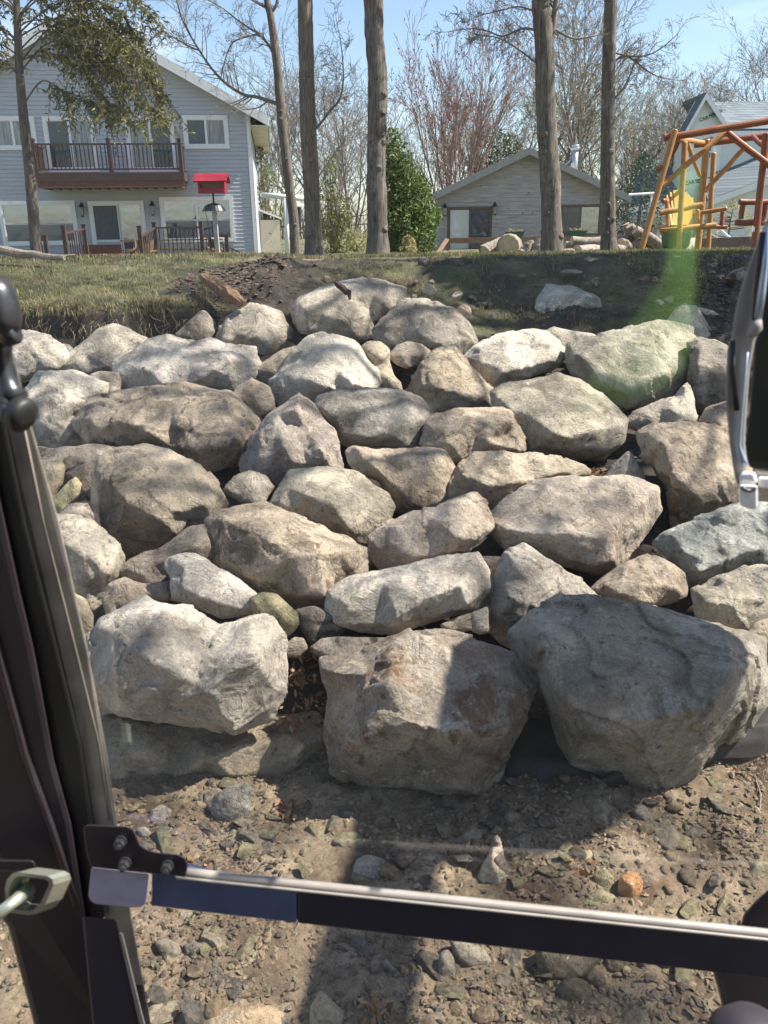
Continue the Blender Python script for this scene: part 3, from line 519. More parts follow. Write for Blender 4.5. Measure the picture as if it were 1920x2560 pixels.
# ------------------------------------------------------------------ tree builder
def leafcloud(mb, pts, size, rng, aspect=1.0, jit=0):
    for q in pts:
        a = Vector((rng.gauss(0,1), rng.gauss(0,1), rng.gauss(0,1))).normalized(); b = a.orthogonal().normalized(); b.rotate(Matrix.Rotation(rng.uniform(0,6.3), 3, a)); c = a.cross(b)
        s = size*rng.uniform(.6, 1.3); q = Vector(q)+Vector((rng.gauss(0,jit), rng.gauss(0,jit), rng.gauss(0,jit)))
        mb.add([q-b*s*aspect, q+c*s*.55, q+b*s*aspect, q-c*s*.55], [(0,1,2,3)])
def grow(mb, p, d, L, r, lvl, rng, tips, nch=(5,5,4,4), ang=(35,65), gn=.12, sides=(7,5,4,3,3), maxl=4, minr=.004, start=.25, lr=.62):
    nseg = 5 if lvl < 3 else 3; pts = [Vector(p)]; rad = [r]; d = Vector(d).normalized(); q = Vector(p)
    for i in range(nseg):
        d = (d+Vector((rng.gauss(0,gn), rng.gauss(0,gn), rng.gauss(0,gn)+.05*(lvl > 0)))).normalized()
        q = q+d*(L/nseg); pts.append(q.copy()); rad.append(max(minr, r*(1-.72*(i+1)/nseg)))
    mb.tube(pts, rad, sides[min(lvl, len(sides)-1)], caps=False)
    if lvl >= maxl: tips.append(pts[-1]); tips.append(pts[1]); return
    n = nch[min(lvl, len(nch)-1)]
    for k in range(n):
        f = start+(1-start)*(k+rng.uniform(.2, 1))/n; j = min(nseg-1, int(f*nseg)); ff = f*nseg-j
        b = pts[j].lerp(pts[j+1], min(1, ff)); ax = (pts[j+1]-pts[j]).normalized(); a = R(rng.uniform(*ang))
        o = ax.orthogonal().normalized(); o.rotate(Matrix.Rotation(rng.uniform(0, 6.3), 3, ax))
        nd_ = ax*math.cos(a)+o*math.sin(a)
        grow(mb, b, nd_, L*lr*rng.uniform(.65, 1.1), max(minr, rad[j]*.55), lvl+1, rng, tips, nch, ang, gn, sides, maxl, minr, .15, lr)
    tips.append(pts[-1])
def px_path(cr, pts, Y, ext=None, sc=CR):
    out = []; rad = []
    for q in crop(cr[0], cr[1], pts, sc):
        yy = Y+(q[3] if len(q) > 3 else 0); out.append(at(q[0], q[1], yy)); rad.append(q[2]*sc/2*yy/FPX)
    return out, rad
def smoothpath(P, Rr, n=4):
    out = []; rr = []
    for i in range(len(P)-1):
        p0 = P[max(0,i-1)]; p1 = P[i]; p2 = P[i+1]; p3 = P[min(len(P)-1,i+2)]
        for k in range(n):
            t = k/n; out.append(.5*((2*p1)+(p2-p0)*t+(2*p0-5*p1+4*p2-p3)*t*t+(3*p1-p0-3*p2+p3)*t**3)); rr.append(Rr[i]+(Rr[i+1]-Rr[i])*t)
    return out+[P[-1]], rr+[Rr[-1]]
def trunk_tree(label, cr, pts, Y, mat, limbs, seed, topz=11, cat='tree', crown=True, gnarl=.04, name='bare_tree', side_twigs=0):
    """pts: (cx, cy, width) from the base up, in crop pixels; limbs: lists of the same"""
    rg = random.Random(seed); P, Rr = px_path(cr, pts, Y); base = P[0].copy(); base.z = H(base.x, base.y)
    t = thing(name, base, label, cat)
    P[0].z = base.z-.15; Rr[0] *= 1.3; P.insert(1, P[0].lerp(P[1], min(.9, .45/(P[1]-P[0]).length))); Rr.insert(1, Rr[1]*1.06)
    top = P[-1]; d = (P[-1]-P[-2]).normalized(); d = (d+Vector((0,0,1.5))).normalized()
    nstep = 5; h = max(0, topz-top.z)
    for k in range(1, nstep+1):
        P.append(top+d*(h*k/nstep)+Vector((rg.gauss(0,.12), rg.gauss(0,.12), 0))); Rr.append(Rr[len(pts)-1]*(1-.6*k/nstep))
    P, Rr = smoothpath(P, Rr, 5)
    mb = MB(); 
    Rr = [r*(1+.06*noise.noise(Vector((i*.37, seed, 0)))) for i, r in enumerate(Rr)]
    mb.tube(P, Rr, 24, rough=.05, rng=rg)
    for _ in range(7):
        k = rg.randrange(3, 26); a = rg.uniform(-2.6, -.5); r_ = Rr[min(k,len(Rr)-1)]; q = P[min(k,len(P)-1)]+Vector((math.cos(a), math.sin(a), 0))*r_*.85; mb.lathe(q, [(r_*.42,-.02),(r_*.36,r_*.16),(r_*.2,r_*.3),(r_*.08,r_*.26)], 9, (math.cos(a), math.sin(a), rg.uniform(-.2,.4)))
    o = mb.build('trunk', M[mat], t, smooth=True, fix=False)
    mb = MB(); tips = []
    for L in limbs:
        Q, q = px_path(cr if len(L[0]) < 5 else L[0], L, Y); Q, q = smoothpath(Q, q, 4); mb.tube(Q, q, 7, caps=False, rough=.06, rng=rg)
        for k in range(2, len(Q)-1):
            for _ in range(1):
                dd = (Q[k+1]-Q[k-1]).normalized(); o_ = dd.orthogonal(); o_.rotate(Matrix.Rotation(rg.uniform(0,6.3), 3, dd)); 
                grow(mb, Q[k], dd*.8+o_.normalized(), (Q[-1]-Q[0]).length*rg.uniform(.12,.3), q[k]*.45, 2, rg, tips, maxl=4, minr=.0035, gn=.11)
        grow(mb, Q[-1], Q[-1]-Q[-2], (Q[-1]-Q[0]).length*.3, q[-1], 2, rg, tips, maxl=4, minr=.0035, gn=.11)
    if crown:
        n0 = len(P)
        for k in range(n0-20, n0, 3):
            for _ in range(2):
                a = rg.uniform(0, 6.3); grow(mb, P[k], Vector((math.cos(a), math.sin(a), rg.uniform(.3,.9))), rg.uniform(2,3.5), Rr[k]*.4, 1, rg, tips, nch=(4,4,3,3), maxl=3, minr=.008, gn=.15)
    if mb.v: mb.build('limbs', M['twig'], t, smooth=True, fix=False)
    return t
C1 = (0,0); C2 = (600,0); C3 = (1220,0)
trunk_tree('slim dark bare tree leaning left with a long crooked limb, beside the white post', C2, [(330,1510,52),(318,1300,54),(290,1080,52),(262,850,52),(240,620,50),(225,430,46),(200,220,42),(180,90,36),(160,0,34)], 20, 'bark_brown',
  [[(222,615,22),(100,575,18),(20,560,16),(-90,490,14),(-180,390,12),(-240,300,11),(-300,200,9),(-345,110,8),(-375,0,7)],
   [(192,305,16),(150,240,13),(112,200,12),(60,170,10),(-20,115,8),(-100,50,6),(-190,0,5)],
   [(112,200,9),(50,215,8),(-40,250,7),(-80,330,6),(-110,440,4)],
   [(-240,300,8),(-310,270,7),(-400,220,6),(-465,185,6),(-530,240,5),(-600,310,3)],
   [(175,80,20),(210,40,16),(225,-20,14)],[(165,50,16),(110,20,13),(40,-20,10)]], 3)
trunk_tree('straight furrowed bare trunk with a knot, right behind the dirt heap', C2, [(440,1510,104),(432,1300,92),(415,950,86),(400,650,84),(395,400,80),(388,150,78),(386,0,76)], 16, 'bark_oak',
  [[(430,780,14),(470,740,14),(540,650,12),(590,590,11),(612,480,9),(608,350,7),(590,200,4)]], 4)
trunk_tree('thick mottled grey bare trunk in the middle with slightly wavy outline', C2, [(817,1530,120),(815,1300,110),(808,1000,104),(812,750,104),(815,560,104),(812,400,100),(795,200,98),(790,0,98)], 15.5, 'bark_grey', [], 5)
trunk_tree('tall lichen barked tree in front of the wooden cabin gable', C3, [(382,1525,112),(375,1300,112),(368,1050,108),(350,800,106),(340,560,104),(335,300,98),(322,100,96),(315,0,96)], 16, 'bark_grey',
  [[(365,260,40),(385,160,34),(395,60,30),(410,-30,28)],
   [(300,385,10),(230,330,9),(130,260,8),(60,225,6),(-80,200,4)],
   [(290,180,14),(200,170,12),(90,215,9),(0,185,8),(-90,170,6),(-200,180,4)],
   [(390,170,16),(440,200,12),(520,230,9),(620,215,6)],
   [(285,70,10),(180,40,8),(80,60,7),(-40,90,5)]], 6)
trunk_tree('slimmer grey trunk at the right end of the wooden cabin', C3, [(718,1520,88),(712,1300,80),(708,1050,78),(710,800,74),(712,550,70),(718,300,68),(728,0,66)], 17, 'bark_grey',
  [[(740,375,12),(800,330,11),(870,360,10),(930,410,8),(1000,450,6),(1080,470,4)],
   [(745,585,12),(790,540,10),(830,470,9),(860,400,7),(880,330,4)],
   [(745,310,12),(830,330,9),(930,330,8),(1020,290,6),(1110,215,4)]], 8)
# hemlock with drooping boughs
def hemlock():
    rg = random.Random(11); Y = 14.5
    P, Rr = px_path(C1, [(208,1500,62),(195,1250,60),(175,1000,56),(140,700,50),(118,450,42),(105,200,38),(98,0,34),(92,-250,28)], Y)
    b = P[0].copy(); b.z = H(b.x, b.y); P[0].z = b.z-.1; t = thing('hemlock_tree', b, 'shaggy hemlock with drooping boughs in front of the pale blue house', 'tree')
    P, Rr = smoothpath(P, Rr, 5); mb = MB(); mb.tube(P, Rr, 18, rough=.05, rng=rg); mb.build('trunk', M['bark_brown'], t, smooth=True, fix=False)
    boughs = [[(140,620),(250,480),(380,540),(520,590),(640,650)],[(120,430),(260,270),(400,250),(560,360),(700,420),(850,600),(940,650)],
      [(115,380),(300,160),(480,120),(640,200),(780,330),(880,420),(950,560)],[(110,200),(300,40),(520,0),(700,60),(800,200)],[(105,100),(260,-60),(500,-100),(760,-40),(880,100)],
      [(110,300),(60,200),(-40,150),(-160,160)],[(110,450),(40,380),(-60,340),(-200,380)],[(105,60),(0,-40),(-150,-60)],
      [(118,360),(220,330),(400,330),(520,420),(600,560),(700,640)],[(110,160),(200,120),(420,130),(600,260),(760,300),(900,480)],
      [(100,0),(250,-140),(500,-200),(700,-180)],[(110,330),(0,260),(-120,250)],[(104,90),(50,20),(-60,0),(-170,60)],
      [(115,300),(260,180),(420,260),(520,300),(640,400),(720,560)],[(112,220),(330,110),(560,140),(740,230),(840,330)],[(110,180),(150,60),(330,-40),(560,60),(700,160)]]
    bm_, nd_, leaves = MB(), MB(), []
    for bi, q in enumerate(boughs):
        dy = rg.uniform(-1.2, .8); pts = [(x, y, 12-1.8*i, dy*i/4) for i, (x, y) in enumerate(q)]
        Q, rr = px_path(C1, pts, Y); Q, rr = smoothpath(Q, [max(.006, r*.8) for r in rr], 6); bm_.tube(Q, rr, 5, caps=False)
        for k in range(4, len(Q)):
            dens = .35 if (k < 9) else 1
            for _ in range(3):
                if rg.random() > dens: continue
                d = (Q[k]-Q[k-1]).normalized(); sd = Vector((rg.gauss(0,1), rg.gauss(0,1), rg.gauss(0,.4)-.15)).normalized(); d2 = (d*.7+sd*.8).normalized(); L = rg.uniform(.2, .6)
                e = Q[k]+d2*L+Vector((0,0,-.16*L-.1)); mid = Q[k].lerp(e, .5)+Vector((0,0,.04)); bm_.tube([Q[k], mid, e], [.006,.005,.003], 3, caps=False)
                for s in range(13):
                    f = (s+1)/13; w_ = (Q[k].lerp(mid, f*2) if f < .5 else mid.lerp(e, f*2-1))
                    dr = Vector((rg.gauss(0,1), rg.gauss(0,1), rg.gauss(0,.5)-.6)).normalized(); l = rg.uniform(.05,.14); tip = w_+dr*l
                    sdv = dr.orthogonal().normalized()*.012; sdv.rotate(Matrix.Rotation(rg.uniform(0,6.3), 3, dr))
                    nd_.add([w_, w_.lerp(tip,.5)+sdv, tip, w_.lerp(tip,.5)-sdv], [(0,1,2,3)])
                    if rg.random() < .5:
                        sdv2 = dr.cross(sdv).normalized()*.012; nd_.add([w_, w_.lerp(tip,.4)+sdv2, tip+Vector((0,0,-.03)), w_.lerp(tip,.4)-sdv2], [(0,1,2,3)])
    bm_.build('limbs', M['bark_brown'], t, fix=False); nd_.build('needles', M['hemlock'], t, fix=False)
hemlock()
# evergreen bushes / conifers: leafy shells on a trunk
def leafy(name, label, cx, base_py, Y, hgt, wid, mat, seed, n=9000, leaf=.05, shape=.75, group=None, trunk=True, lump=.6, holes=0.0):
    rg = random.Random(seed); b = at(cx, base_py, Y); b.z = H(b.x, b.y); t = thing(name, b, label, 'shrub' if hgt < 2 else 'tree', group)
    mb = MB(); mb.tube([b-Vector((0,0,.1)), b+Vector((0,0,hgt*.5)), b+Vector((.05,0,hgt*.95))], [hgt*.03, hgt*.018, .01], 7); 
    for k in range(26):
        z = rg.uniform(.08,.9); a = rg.uniform(0,6.3); w_ = wid*.42*(1-z**1.5); o_ = b+Vector((0,0,z*hgt)); mb.tube([o_, o_+Vector((math.cos(a)*w_, math.sin(a)*w_, hgt*.05))], [.02,.006], 4, caps=False)
    mb.build('trunk', M['twig'], t, fix=False)
    mb = MB(); pts = []
    while len(pts) < n:
        z = rg.random()**1.1; a = rg.uniform(0, 6.283); rmax = wid/2*(1-z**(1/shape*2.2))**.8*(.6+.4*min(1, z*5))
        nz = noise.noise(Vector((math.cos(a)*1.6, math.sin(a)*1.6, z*hgt*1.3+seed)))+.5*noise.noise(Vector((math.cos(a)*4, math.sin(a)*4, z*hgt*3.3+seed)))
        rmax *= 1+lump*nz
        if nz < -.35+holes: 
            if rg.random() < .8: continue
        r = rmax*math.sqrt(rg.uniform(.25, 1)); pts.append(b+Vector((math.cos(a)*r, math.sin(a)*r, z*hgt+rg.gauss(0,.03))))
    leafcloud(mb, pts, leaf, rg, 1.3); mb.build('crown', M[mat], t, fix=False); return t
def bush(name, label, cx, base_py, Y, blobs, mat, seed, n, leaf, cat='tree'):
    rg = random.Random(seed); b = at(cx, base_py, Y); b.z = H(b.x, b.y); t = thing(name, b, label, cat); mb = MB(); lf = MB(); pts = []
    tot = sum(q[3]**2 for q in blobs)
    for (dx, dz, dy, r) in blobs:
        c0 = b+Vector((dx, dy, dz)); mb.tube([b+Vector((dx*.2,dy*.2,-.1)), b.lerp(c0,.5)+Vector((rg.gauss(0,.1),0,0)), c0+Vector((0,0,r*.7))], [.07,.04,.01], 5, caps=False)
        for k in range(int(n*r*r/tot)):
            v_ = Vector((rg.gauss(0,1), rg.gauss(0,1), rg.gauss(0,1))).normalized(); nn = noise.noise(v_*1.9+c0)+.6*noise.noise(v_*5+c0)
            if nn < -.25 and rg.random() < .75: continue
            pts.append(c0+Vector((v_.x, v_.y, v_.z*1.25))*r*(1+.5*nn)*rg.uniform(.55,1)**.6)
    mb.build('trunk', M['twig'], t, fix=False); leafcloud(lf, pts, leaf, rg, 1.4); lf.build('crown', M[mat], t, fix=False)
bush('cedar_tree', 'bushy green cedar left of the wooden cabin', 990, 640, 27, [(-.25,.5,0,.62),(.45,.55,.1,.65),(0,1.15,0,.7),(.5,1.5,.1,.55),(-.15,1.9,0,.6),(.3,2.25,0,.5),(0,2.75,0,.48),(-.1,3.3,0,.34),(-.4,2.4,.1,.35),(.75,1.0,.2,.5)], 'cedar', 21, 12000, .05)
bush('cedar_tree', 'dense low cedar directly beside the cabin left wall', 1052, 640, 31, [(0,.4,0,.55),(-.3,1.0,0,.5),(.2,1.3,.1,.5),(0,1.9,0,.42),(-.2,2.4,0,.3)], 'cedar', 22, 6000, .055)
if 0: leafy('cedar_tree', 'dark green cedar bush left of the wooden cabin', 1018, 640, 27, 3.7, 1.9, 'cedar', 21, 12000, .055, 1.3, lump=.9, holes=.1)
bush('conifer_tree', 'yellowish green conifer behind the straight furrowed trunk', 832, 640, 31, [(-.2,.4,0,.5),(.4,.4,0,.45),(0,1.0,0,.5),(.2,1.6,0,.4),(-.15,2.1,0,.33),(.05,2.7,0,.25),(.5,1.2,.1,.25),(0,3.1,0,.16)], 'conifer_yellow', 23, 3600, .045)
bush('conifer_tree', 'thin olive conifer just right of the pale blue house', 672, 640, 36, [(0,.6,0,.5),(.3,1.4,0,.42),(-.2,2.2,0,.42),(.15,3.0,0,.38),(-.1,3.8,0,.3)], 'conifer_yellow', 24, 1900, .05)
bush('conifer_tree', 'low yellow green conifer left of the thick mottled trunk', 893, 640, 33, [(0,.4,0,.4),(.3,.3,0,.3),(-.3,.5,0,.3)], 'bud_yellow', 25, 700, .04)
leafy('spruce_tree', 'small dark spruce right of the wooden cabin', 1590, 640, 40, 4.0, 2.3, 'spruce', 26, 5000, .05, .5)
bush('pine_tree', 'brownish green pine rising behind the cabin roof left slope', 1240, 640, 48, [(0,3.2,0,1.0),(.8,3.4,0,.8),(-.8,3.9,0,.7),(.3,4.6,0,.8),(-.2,5.3,0,.6),(.6,5.2,0,.5)], 'conifer_yellow', 27, 3200, .07)
leafy('shrub', 'small bright green shrub at the cabin corner', 1022, 640, 24, .5, .55, 'bud_yellow', 28, 500, .035, .9)
leafy('shrub', 'leafing yellow shrub behind the right hand swing', 1815, 640, 24, 1.25, 2.0, 'bud_yellow', 29, 900, .03, .9, holes=.3)
# background bare trees
def proto(name, seed, h, multi, leafn, leafm, leafs, label, group, twigm='twig', spread=(22,50), r0=.13, low=.3):
    rg = random.Random(seed); t = thing(name, (0,0,0), label, 'tree', group); mb = MB(); tips = []
    if multi == 1: grow(mb, (0,0,-.1), (rg.gauss(0,.04), rg.gauss(0,.04), 1), h, r0, 0, rg, tips, nch=(13,6,5,3), ang=spread, maxl=4, minr=.008, start=low, lr=.5, gn=.07)
    else:
        for k in range(multi):
            a = 6.283*k/multi+rg.uniform(-.3,.3); s_ = rg.uniform(.12,.42)
            grow(mb, (math.cos(a)*.12, math.sin(a)*.12, -.1), (math.cos(a)*s_, math.sin(a)*s_, 1), h*rg.uniform(.75,1), r0*.6, 0, rg, tips, nch=(9,5,4,3), ang=spread, maxl=4, minr=.0075, start=.25, lr=.45, gn=.06)
    mb.build('trunk', M[twigm], t, fix=False)
    if leafn:
        up = [q for q in tips]; mb = MB(); leafcloud(mb, [rg.choice(up) for _ in range(leafn)], leafs, rg, 1.1, .12); mb.build('crown', M[leafm], t, fix=False)
    return t
BG = 'leafless trees crowding the skyline behind the houses'; BY = 'trees in pale yellow spring bud behind the wooden cabin'
pa = proto('background_tree', 31, 8.5, 1, 0, None, 0, 'leafless grey twiggy tree standing in the wood behind the houses', BG)
pb = proto('background_tree', 32, 8.0, 4, 0, None, 0, 'leafless grey twiggy tree standing in the wood behind the houses', BG)
pc = proto('background_tree', 33, 8.5, 1, 900, 'bud_yellow', .055, 'twiggy tree in pale yellow green bud behind the wooden cabin', BY)
pd = proto('background_tree', 34, 8.0, 3, 1400, 'bud_yellow', .055, 'twiggy tree in pale yellow green bud behind the wooden cabin', BY)
pr = proto('red_maple', 35, 7.3, 8, 1500, 'bud_red', .06, 'many stemmed maple with red buds in the middle distance behind the cedar', None, 'twig_red', (15,35))
q = at(1130, 640, 38); pr.location = (q.x, q.y, H(q.x, q.y)); pr.scale = (.8,.8,1)
rg = random.Random(77); used = {}
def place(pt, px, Y, sc):
    o = pt if pt not in used else copy_tree(pt); used[pt] = 1
    q = at(px, 640, Y); o.location = (q.x, q.y, H(q.x, q.y)); o.rotation_euler = (0, 0, rg.uniform(0, 6.3)); sc *= .8; o.scale = (sc*rg.uniform(.9,1.15),)*2+(sc,)
for px, Y, sc in ((690,40,.95),(735,52,1.05),(790,44,1.1),(850,50,1.1),(880,40,.85),(830,62,1.2),(660,60,1.1),(1060,60,1.1),(960,62,1.25),(1190,50,1.15),(1170,64,1.2),
   (600,70,1.0),(1640,46,.85),(1680,52,1.0),(1720,60,1.15),(1625,60,1.0),(1760,70,1.25),(1850,54,1.35),(1905,60,1.3),(1800,80,1.5),(1560,66,1.2),(1000,75,1.3),(880,78,1.3),(2000,60,1.3),(1120,78,1.35),(1650,82,1.4),(1500,80,1.4)):
    place(rg.choice((pa, pb)), px, Y, sc)
for px, Y, sc in ((1240,52,1.05),(1300,46,1.15),(1345,50,1.3),(1400,48,1.35),(1450,44,1.25),(1490,50,1.25),(1545,52,1.05),(1600,54,1.0),(1380,62,1.5),(1560,60,1.1)):
    place(rg.choice((pc, pd)), px, Y, sc)
# far wood: one unbroken brownish mass low on the horizon
rg = random.Random(5); mb = MB()
for k in range(1500):
    x = rg.uniform(-75, 85); y = rg.uniform(88, 120); h = rg.uniform(2, 6); b = Vector((x, y, 1.2)); l = Vector((rg.gauss(0,.5), rg.gauss(0,.5), h))
    mb.tube([b, b+l*.5+Vector((rg.gauss(0,.3),0,0)), b+l], [.07,.045,.012], 3, caps=False)
    for j in range(4):
        f = rg.uniform(.3,.9); mb.tube([b+l*f, b+l*f+Vector((rg.gauss(0,1.1), rg.gauss(0,1), rg.uniform(.6,1.8)))], [.03,.01], 3, caps=False)
tag(mb.build('far_wood', M['twig'], fix=False), 'hazy far wood of bare stems closing the horizon', 'woodland', kind='stuff')
# ------------------------------------------------------------------ grass
rg = random.Random(9); mg, ms_ = MB(), MB()
def blade(mb, p, L, w_, lean, a=None):
    a = rg.uniform(0, 6.283) if a is None else a; d = Vector((math.cos(a), math.sin(a), 0)); s = Vector((-d.y, d.x, 0))*w_
    m_ = p+Vector((0,0,L*.6))+d*lean*L*.35; t_ = p+Vector((0,0,L*(1-lean*.45)))+d*lean*L
    mb.add([p-s, p+s, m_+s*.7, m_-s*.7, t_], [(0,1,2,3),(3,2,4)])
def zone_grass(x, y):
    v = Vector((x, y, 0)); b = sst(-2.4,-1.4,x); n = noise.noise(v*1.7)*.5+noise.noise(v*6)*.3
    gl = y > 9.06-.22*noise.noise(Vector((x*1.1, 3.3, 0)))
    gr = y > 10.85-n*.4 and (x > 1.2 or y > 13)
    g = gl if x < -1.9 else gr
    if -2.65 < x < -1.0 and 9.4 < y < 11.3: g = g and n > .1
    return g, n
cnt = 0
while cnt < 52000:
    y = 8.85+8.5*rg.random()**2.2; x = rg.uniform(-.52, .52)*y
    g, n = zone_grass(x, y)
    if not g: continue
    if rg.random() > .55+n*1.2 and y < 12: continue
    L = rg.uniform(.03, .075)*(1+.5*(n > .15)); st = noise.noise(Vector((x*1.3, y*2.2, 4)))+rg.uniform(-.3,.3) > (.0 if x < 0 else .35)
    blade(ms_ if st else mg, Vector((x, y, H(x, y)-.005)), L, rg.uniform(.0018,.0035)*(y/9), rg.uniform(.2, 1.1)); cnt += 1
for k in range(5200):      # shaggy torn lip on the left
    x = rg.uniform(-4.9, -1.5); y0 = 9.02-.22*noise.noise(Vector((x*1.1, 3.3, 0)))-.07*noise.noise(Vector((x*4, 1.3, 0)))
    cl = noise.noise(Vector((x*3.1, 9, 0)))+.6*noise.noise(Vector((x*11, 4, 0)))
    if cl < .0 and rg.random() < .88: continue
    y = y0+rg.uniform(-.02,.25); z = H(x, y)
    if z < 1.74: continue
    a = R(-90)+rg.gauss(0,1.0); L = rg.uniform(.04,.13)*(1+max(0,cl)); d = Vector((math.cos(a), math.sin(a), 0)); s = Vector((-d.y, d.x, 0))*.0026; p = Vector((x, y, z))
    m_ = p+d*L*.5+Vector((0,0,rg.uniform(0,.05))); t_ = p+d*L*.95+Vector((0,0,-L*rg.uniform(-.3,.7)))
    (ms_ if rg.random() < .6 else mg).add([p-s, p+s, m_+s, m_-s, t_], [(0,1,2,3),(3,2,4)])
for k in range(6500):      # sparse tufts on the dark bank, right
    x = rg.uniform(-.8, 4.8); y = rg.uniform(8.7, 10.9)
    if noise.noise(Vector((x*2, y*2, 7))) < .05: continue
    blade(mg if rg.random() < .6 else ms_, Vector((x, y, H(x,y))), rg.uniform(.03,.1), .003, rg.uniform(.3,1.3))
mm = MB(); mm.v = mg.v+ms_.v; n0 = len(mg.v); mm.f = mg.f+[tuple(i+n0 for i in f) for f in ms_.f]; mm.m = [0]*len(mg.f)+[1]*len(ms_.f)
tag(mm.build('grass', [M['grass'], M['straw']], fix=False), 'patchy spring grass, half green and half straw, on the lawn and bank', 'grass', kind='stuff')

# roots dangling from the cut soil face
rg = random.Random(15); mb = MB()
for k in range(230):
    x = rg.uniform(-4.6, -1.4); y0 = 9.02-.22*noise.noise(Vector((x*1.1, 3.3, 0)))-.07*noise.noise(Vector((x*4, 1.3, 0))); p = Vector((x, y0-.03, rg.uniform(1.5,1.74))); q = p+Vector((rg.gauss(0,.05), -rg.uniform(.01,.06), -rg.uniform(.04,.16)))
    mb.tube([p, p.lerp(q,.5)+Vector((rg.gauss(0,.02), -.02, 0)), q], [.0035,.0025,.001], 4, caps=False)
tag(mb.build('hanging_roots', M['straw'], fix=False), 'fine torn roots dangling from the cut soil face under the lawn', 'roots', kind='stuff')
# ------------------------------------------------------------------ houses
def sidemat(name, col, var=.06, streak=True, rough=.7):
    m, t, p, o = newmat(name); v = coords(t, False, (1.2, 1.2, 9) if streak else None); r = ramp(t, [(.3, [c*(1-var) for c in col]), (.7, [c*(1+var) for c in col])])
    t.links.new(noi(t, v, 2, 8), r.inputs[0]); t.links.new(r.outputs[0], p.inputs['Base Color']); p.inputs['Roughness'].default_value = rough; return m
M['siding'] = sidemat('vinyl_siding_blue', (.43,.45,.49))
M['white'] = plain('white_trim', (.74,.74,.73), .5, var=.05)
M['beige'] = plain('beige_soffit', (.60,.53,.40), .6, var=.05)
M['shingle'] = plain('roof_shingle_grey', (.26,.27,.27), .9, var=.25, scale=14)
M['deckbrown'] = plain('deck_brown', (.07,.038,.032), .6, var=.2)
M['joist'] = plain('joist_reddish', (.13,.06,.042), .8)
M['black'] = plain('black_metal', (.02,.02,.021), .4)
def weathered():
    m, t, p, o = newmat('weathered_boards'); v = coords(t, False, (1, 1, 13)); r = ramp(t, [(.28, (.20,.17,.16)), (.5, (.36,.33,.32)), (.7, (.48,.45,.44))]); t.links.new(noi(t, v, 1.6, 10, .7, .4), r.inputs[0])
    v2 = coords(t, False); k = ramp(t, [(.62, (0,0,0)), (.68, (.8,.8,.8))]); t.links.new(noi(t, v2, 5, 6, .6), k.inputs[0]); c = mix(t, r.outputs[0], (.13,.1,.09), k.outputs[0])
    t.links.new(c, p.inputs['Base Color']); p.inputs['Roughness'].default_value = .9; return m
M['weather'] = weathered()
def glassmat(name, tint, rough=.04, refl=.5, col=(.8,.85,.9)):
    m, t, p, o = newmat(name); p.inputs['Base Color'].default_value = c4(tint); p.inputs['Roughness'].default_value = .3
    g = nd(t, 'ShaderNodeBsdfGlossy', Roughness=rough); g.inputs['Color'].default_value = c4(col); ms = nd(t, 'ShaderNodeMixShader'); ms.inputs[0].default_value = refl
    v = coords(t, True); t.links.new(bump(t, noi(t, v, .9, 3), .25, .05), g.inputs['Normal'])
    t.links.new(p.outputs[0], ms.inputs[1]); t.links.new(g.outputs[0], ms.inputs[2]); t.links.new(ms.outputs[0], o.inputs['Surface']); return m
M['pane_dark'] = glassmat('window_glass_dark', (.025,.03,.033), refl=.05)
M['pane_sky'] = glassmat('window_glass_reflecting', (.05,.06,.07), refl=.30)
M['pane_blue'] = glassmat('window_glass_deep_blue', (.02,.04,.07), refl=.09)
def curtain():
    m, t, p, o = newmat('curtain_behind_glass'); v = coords(t, True, (9, 9, .4)); r = ramp(t, [(.35, (.12,.13,.125)), (.65, (.34,.35,.33))]); t.links.new(noi(t, v, 3, 4), r.inputs[0]); t.links.new(r.outputs[0], p.inputs['Base Color']); p.inputs['Roughness'].default_value = .15; p.inputs['Specular IOR Level'].default_value = .8; return m
M['curtain'] = curtain()
M['pane_pale'] = glassmat('window_glass_pale', (.50,.54,.55), refl=.12)  # pane with a pale, even base colour
M['screen'] = plain('insect_screen', (.10,.105,.11), .8, var=.1)
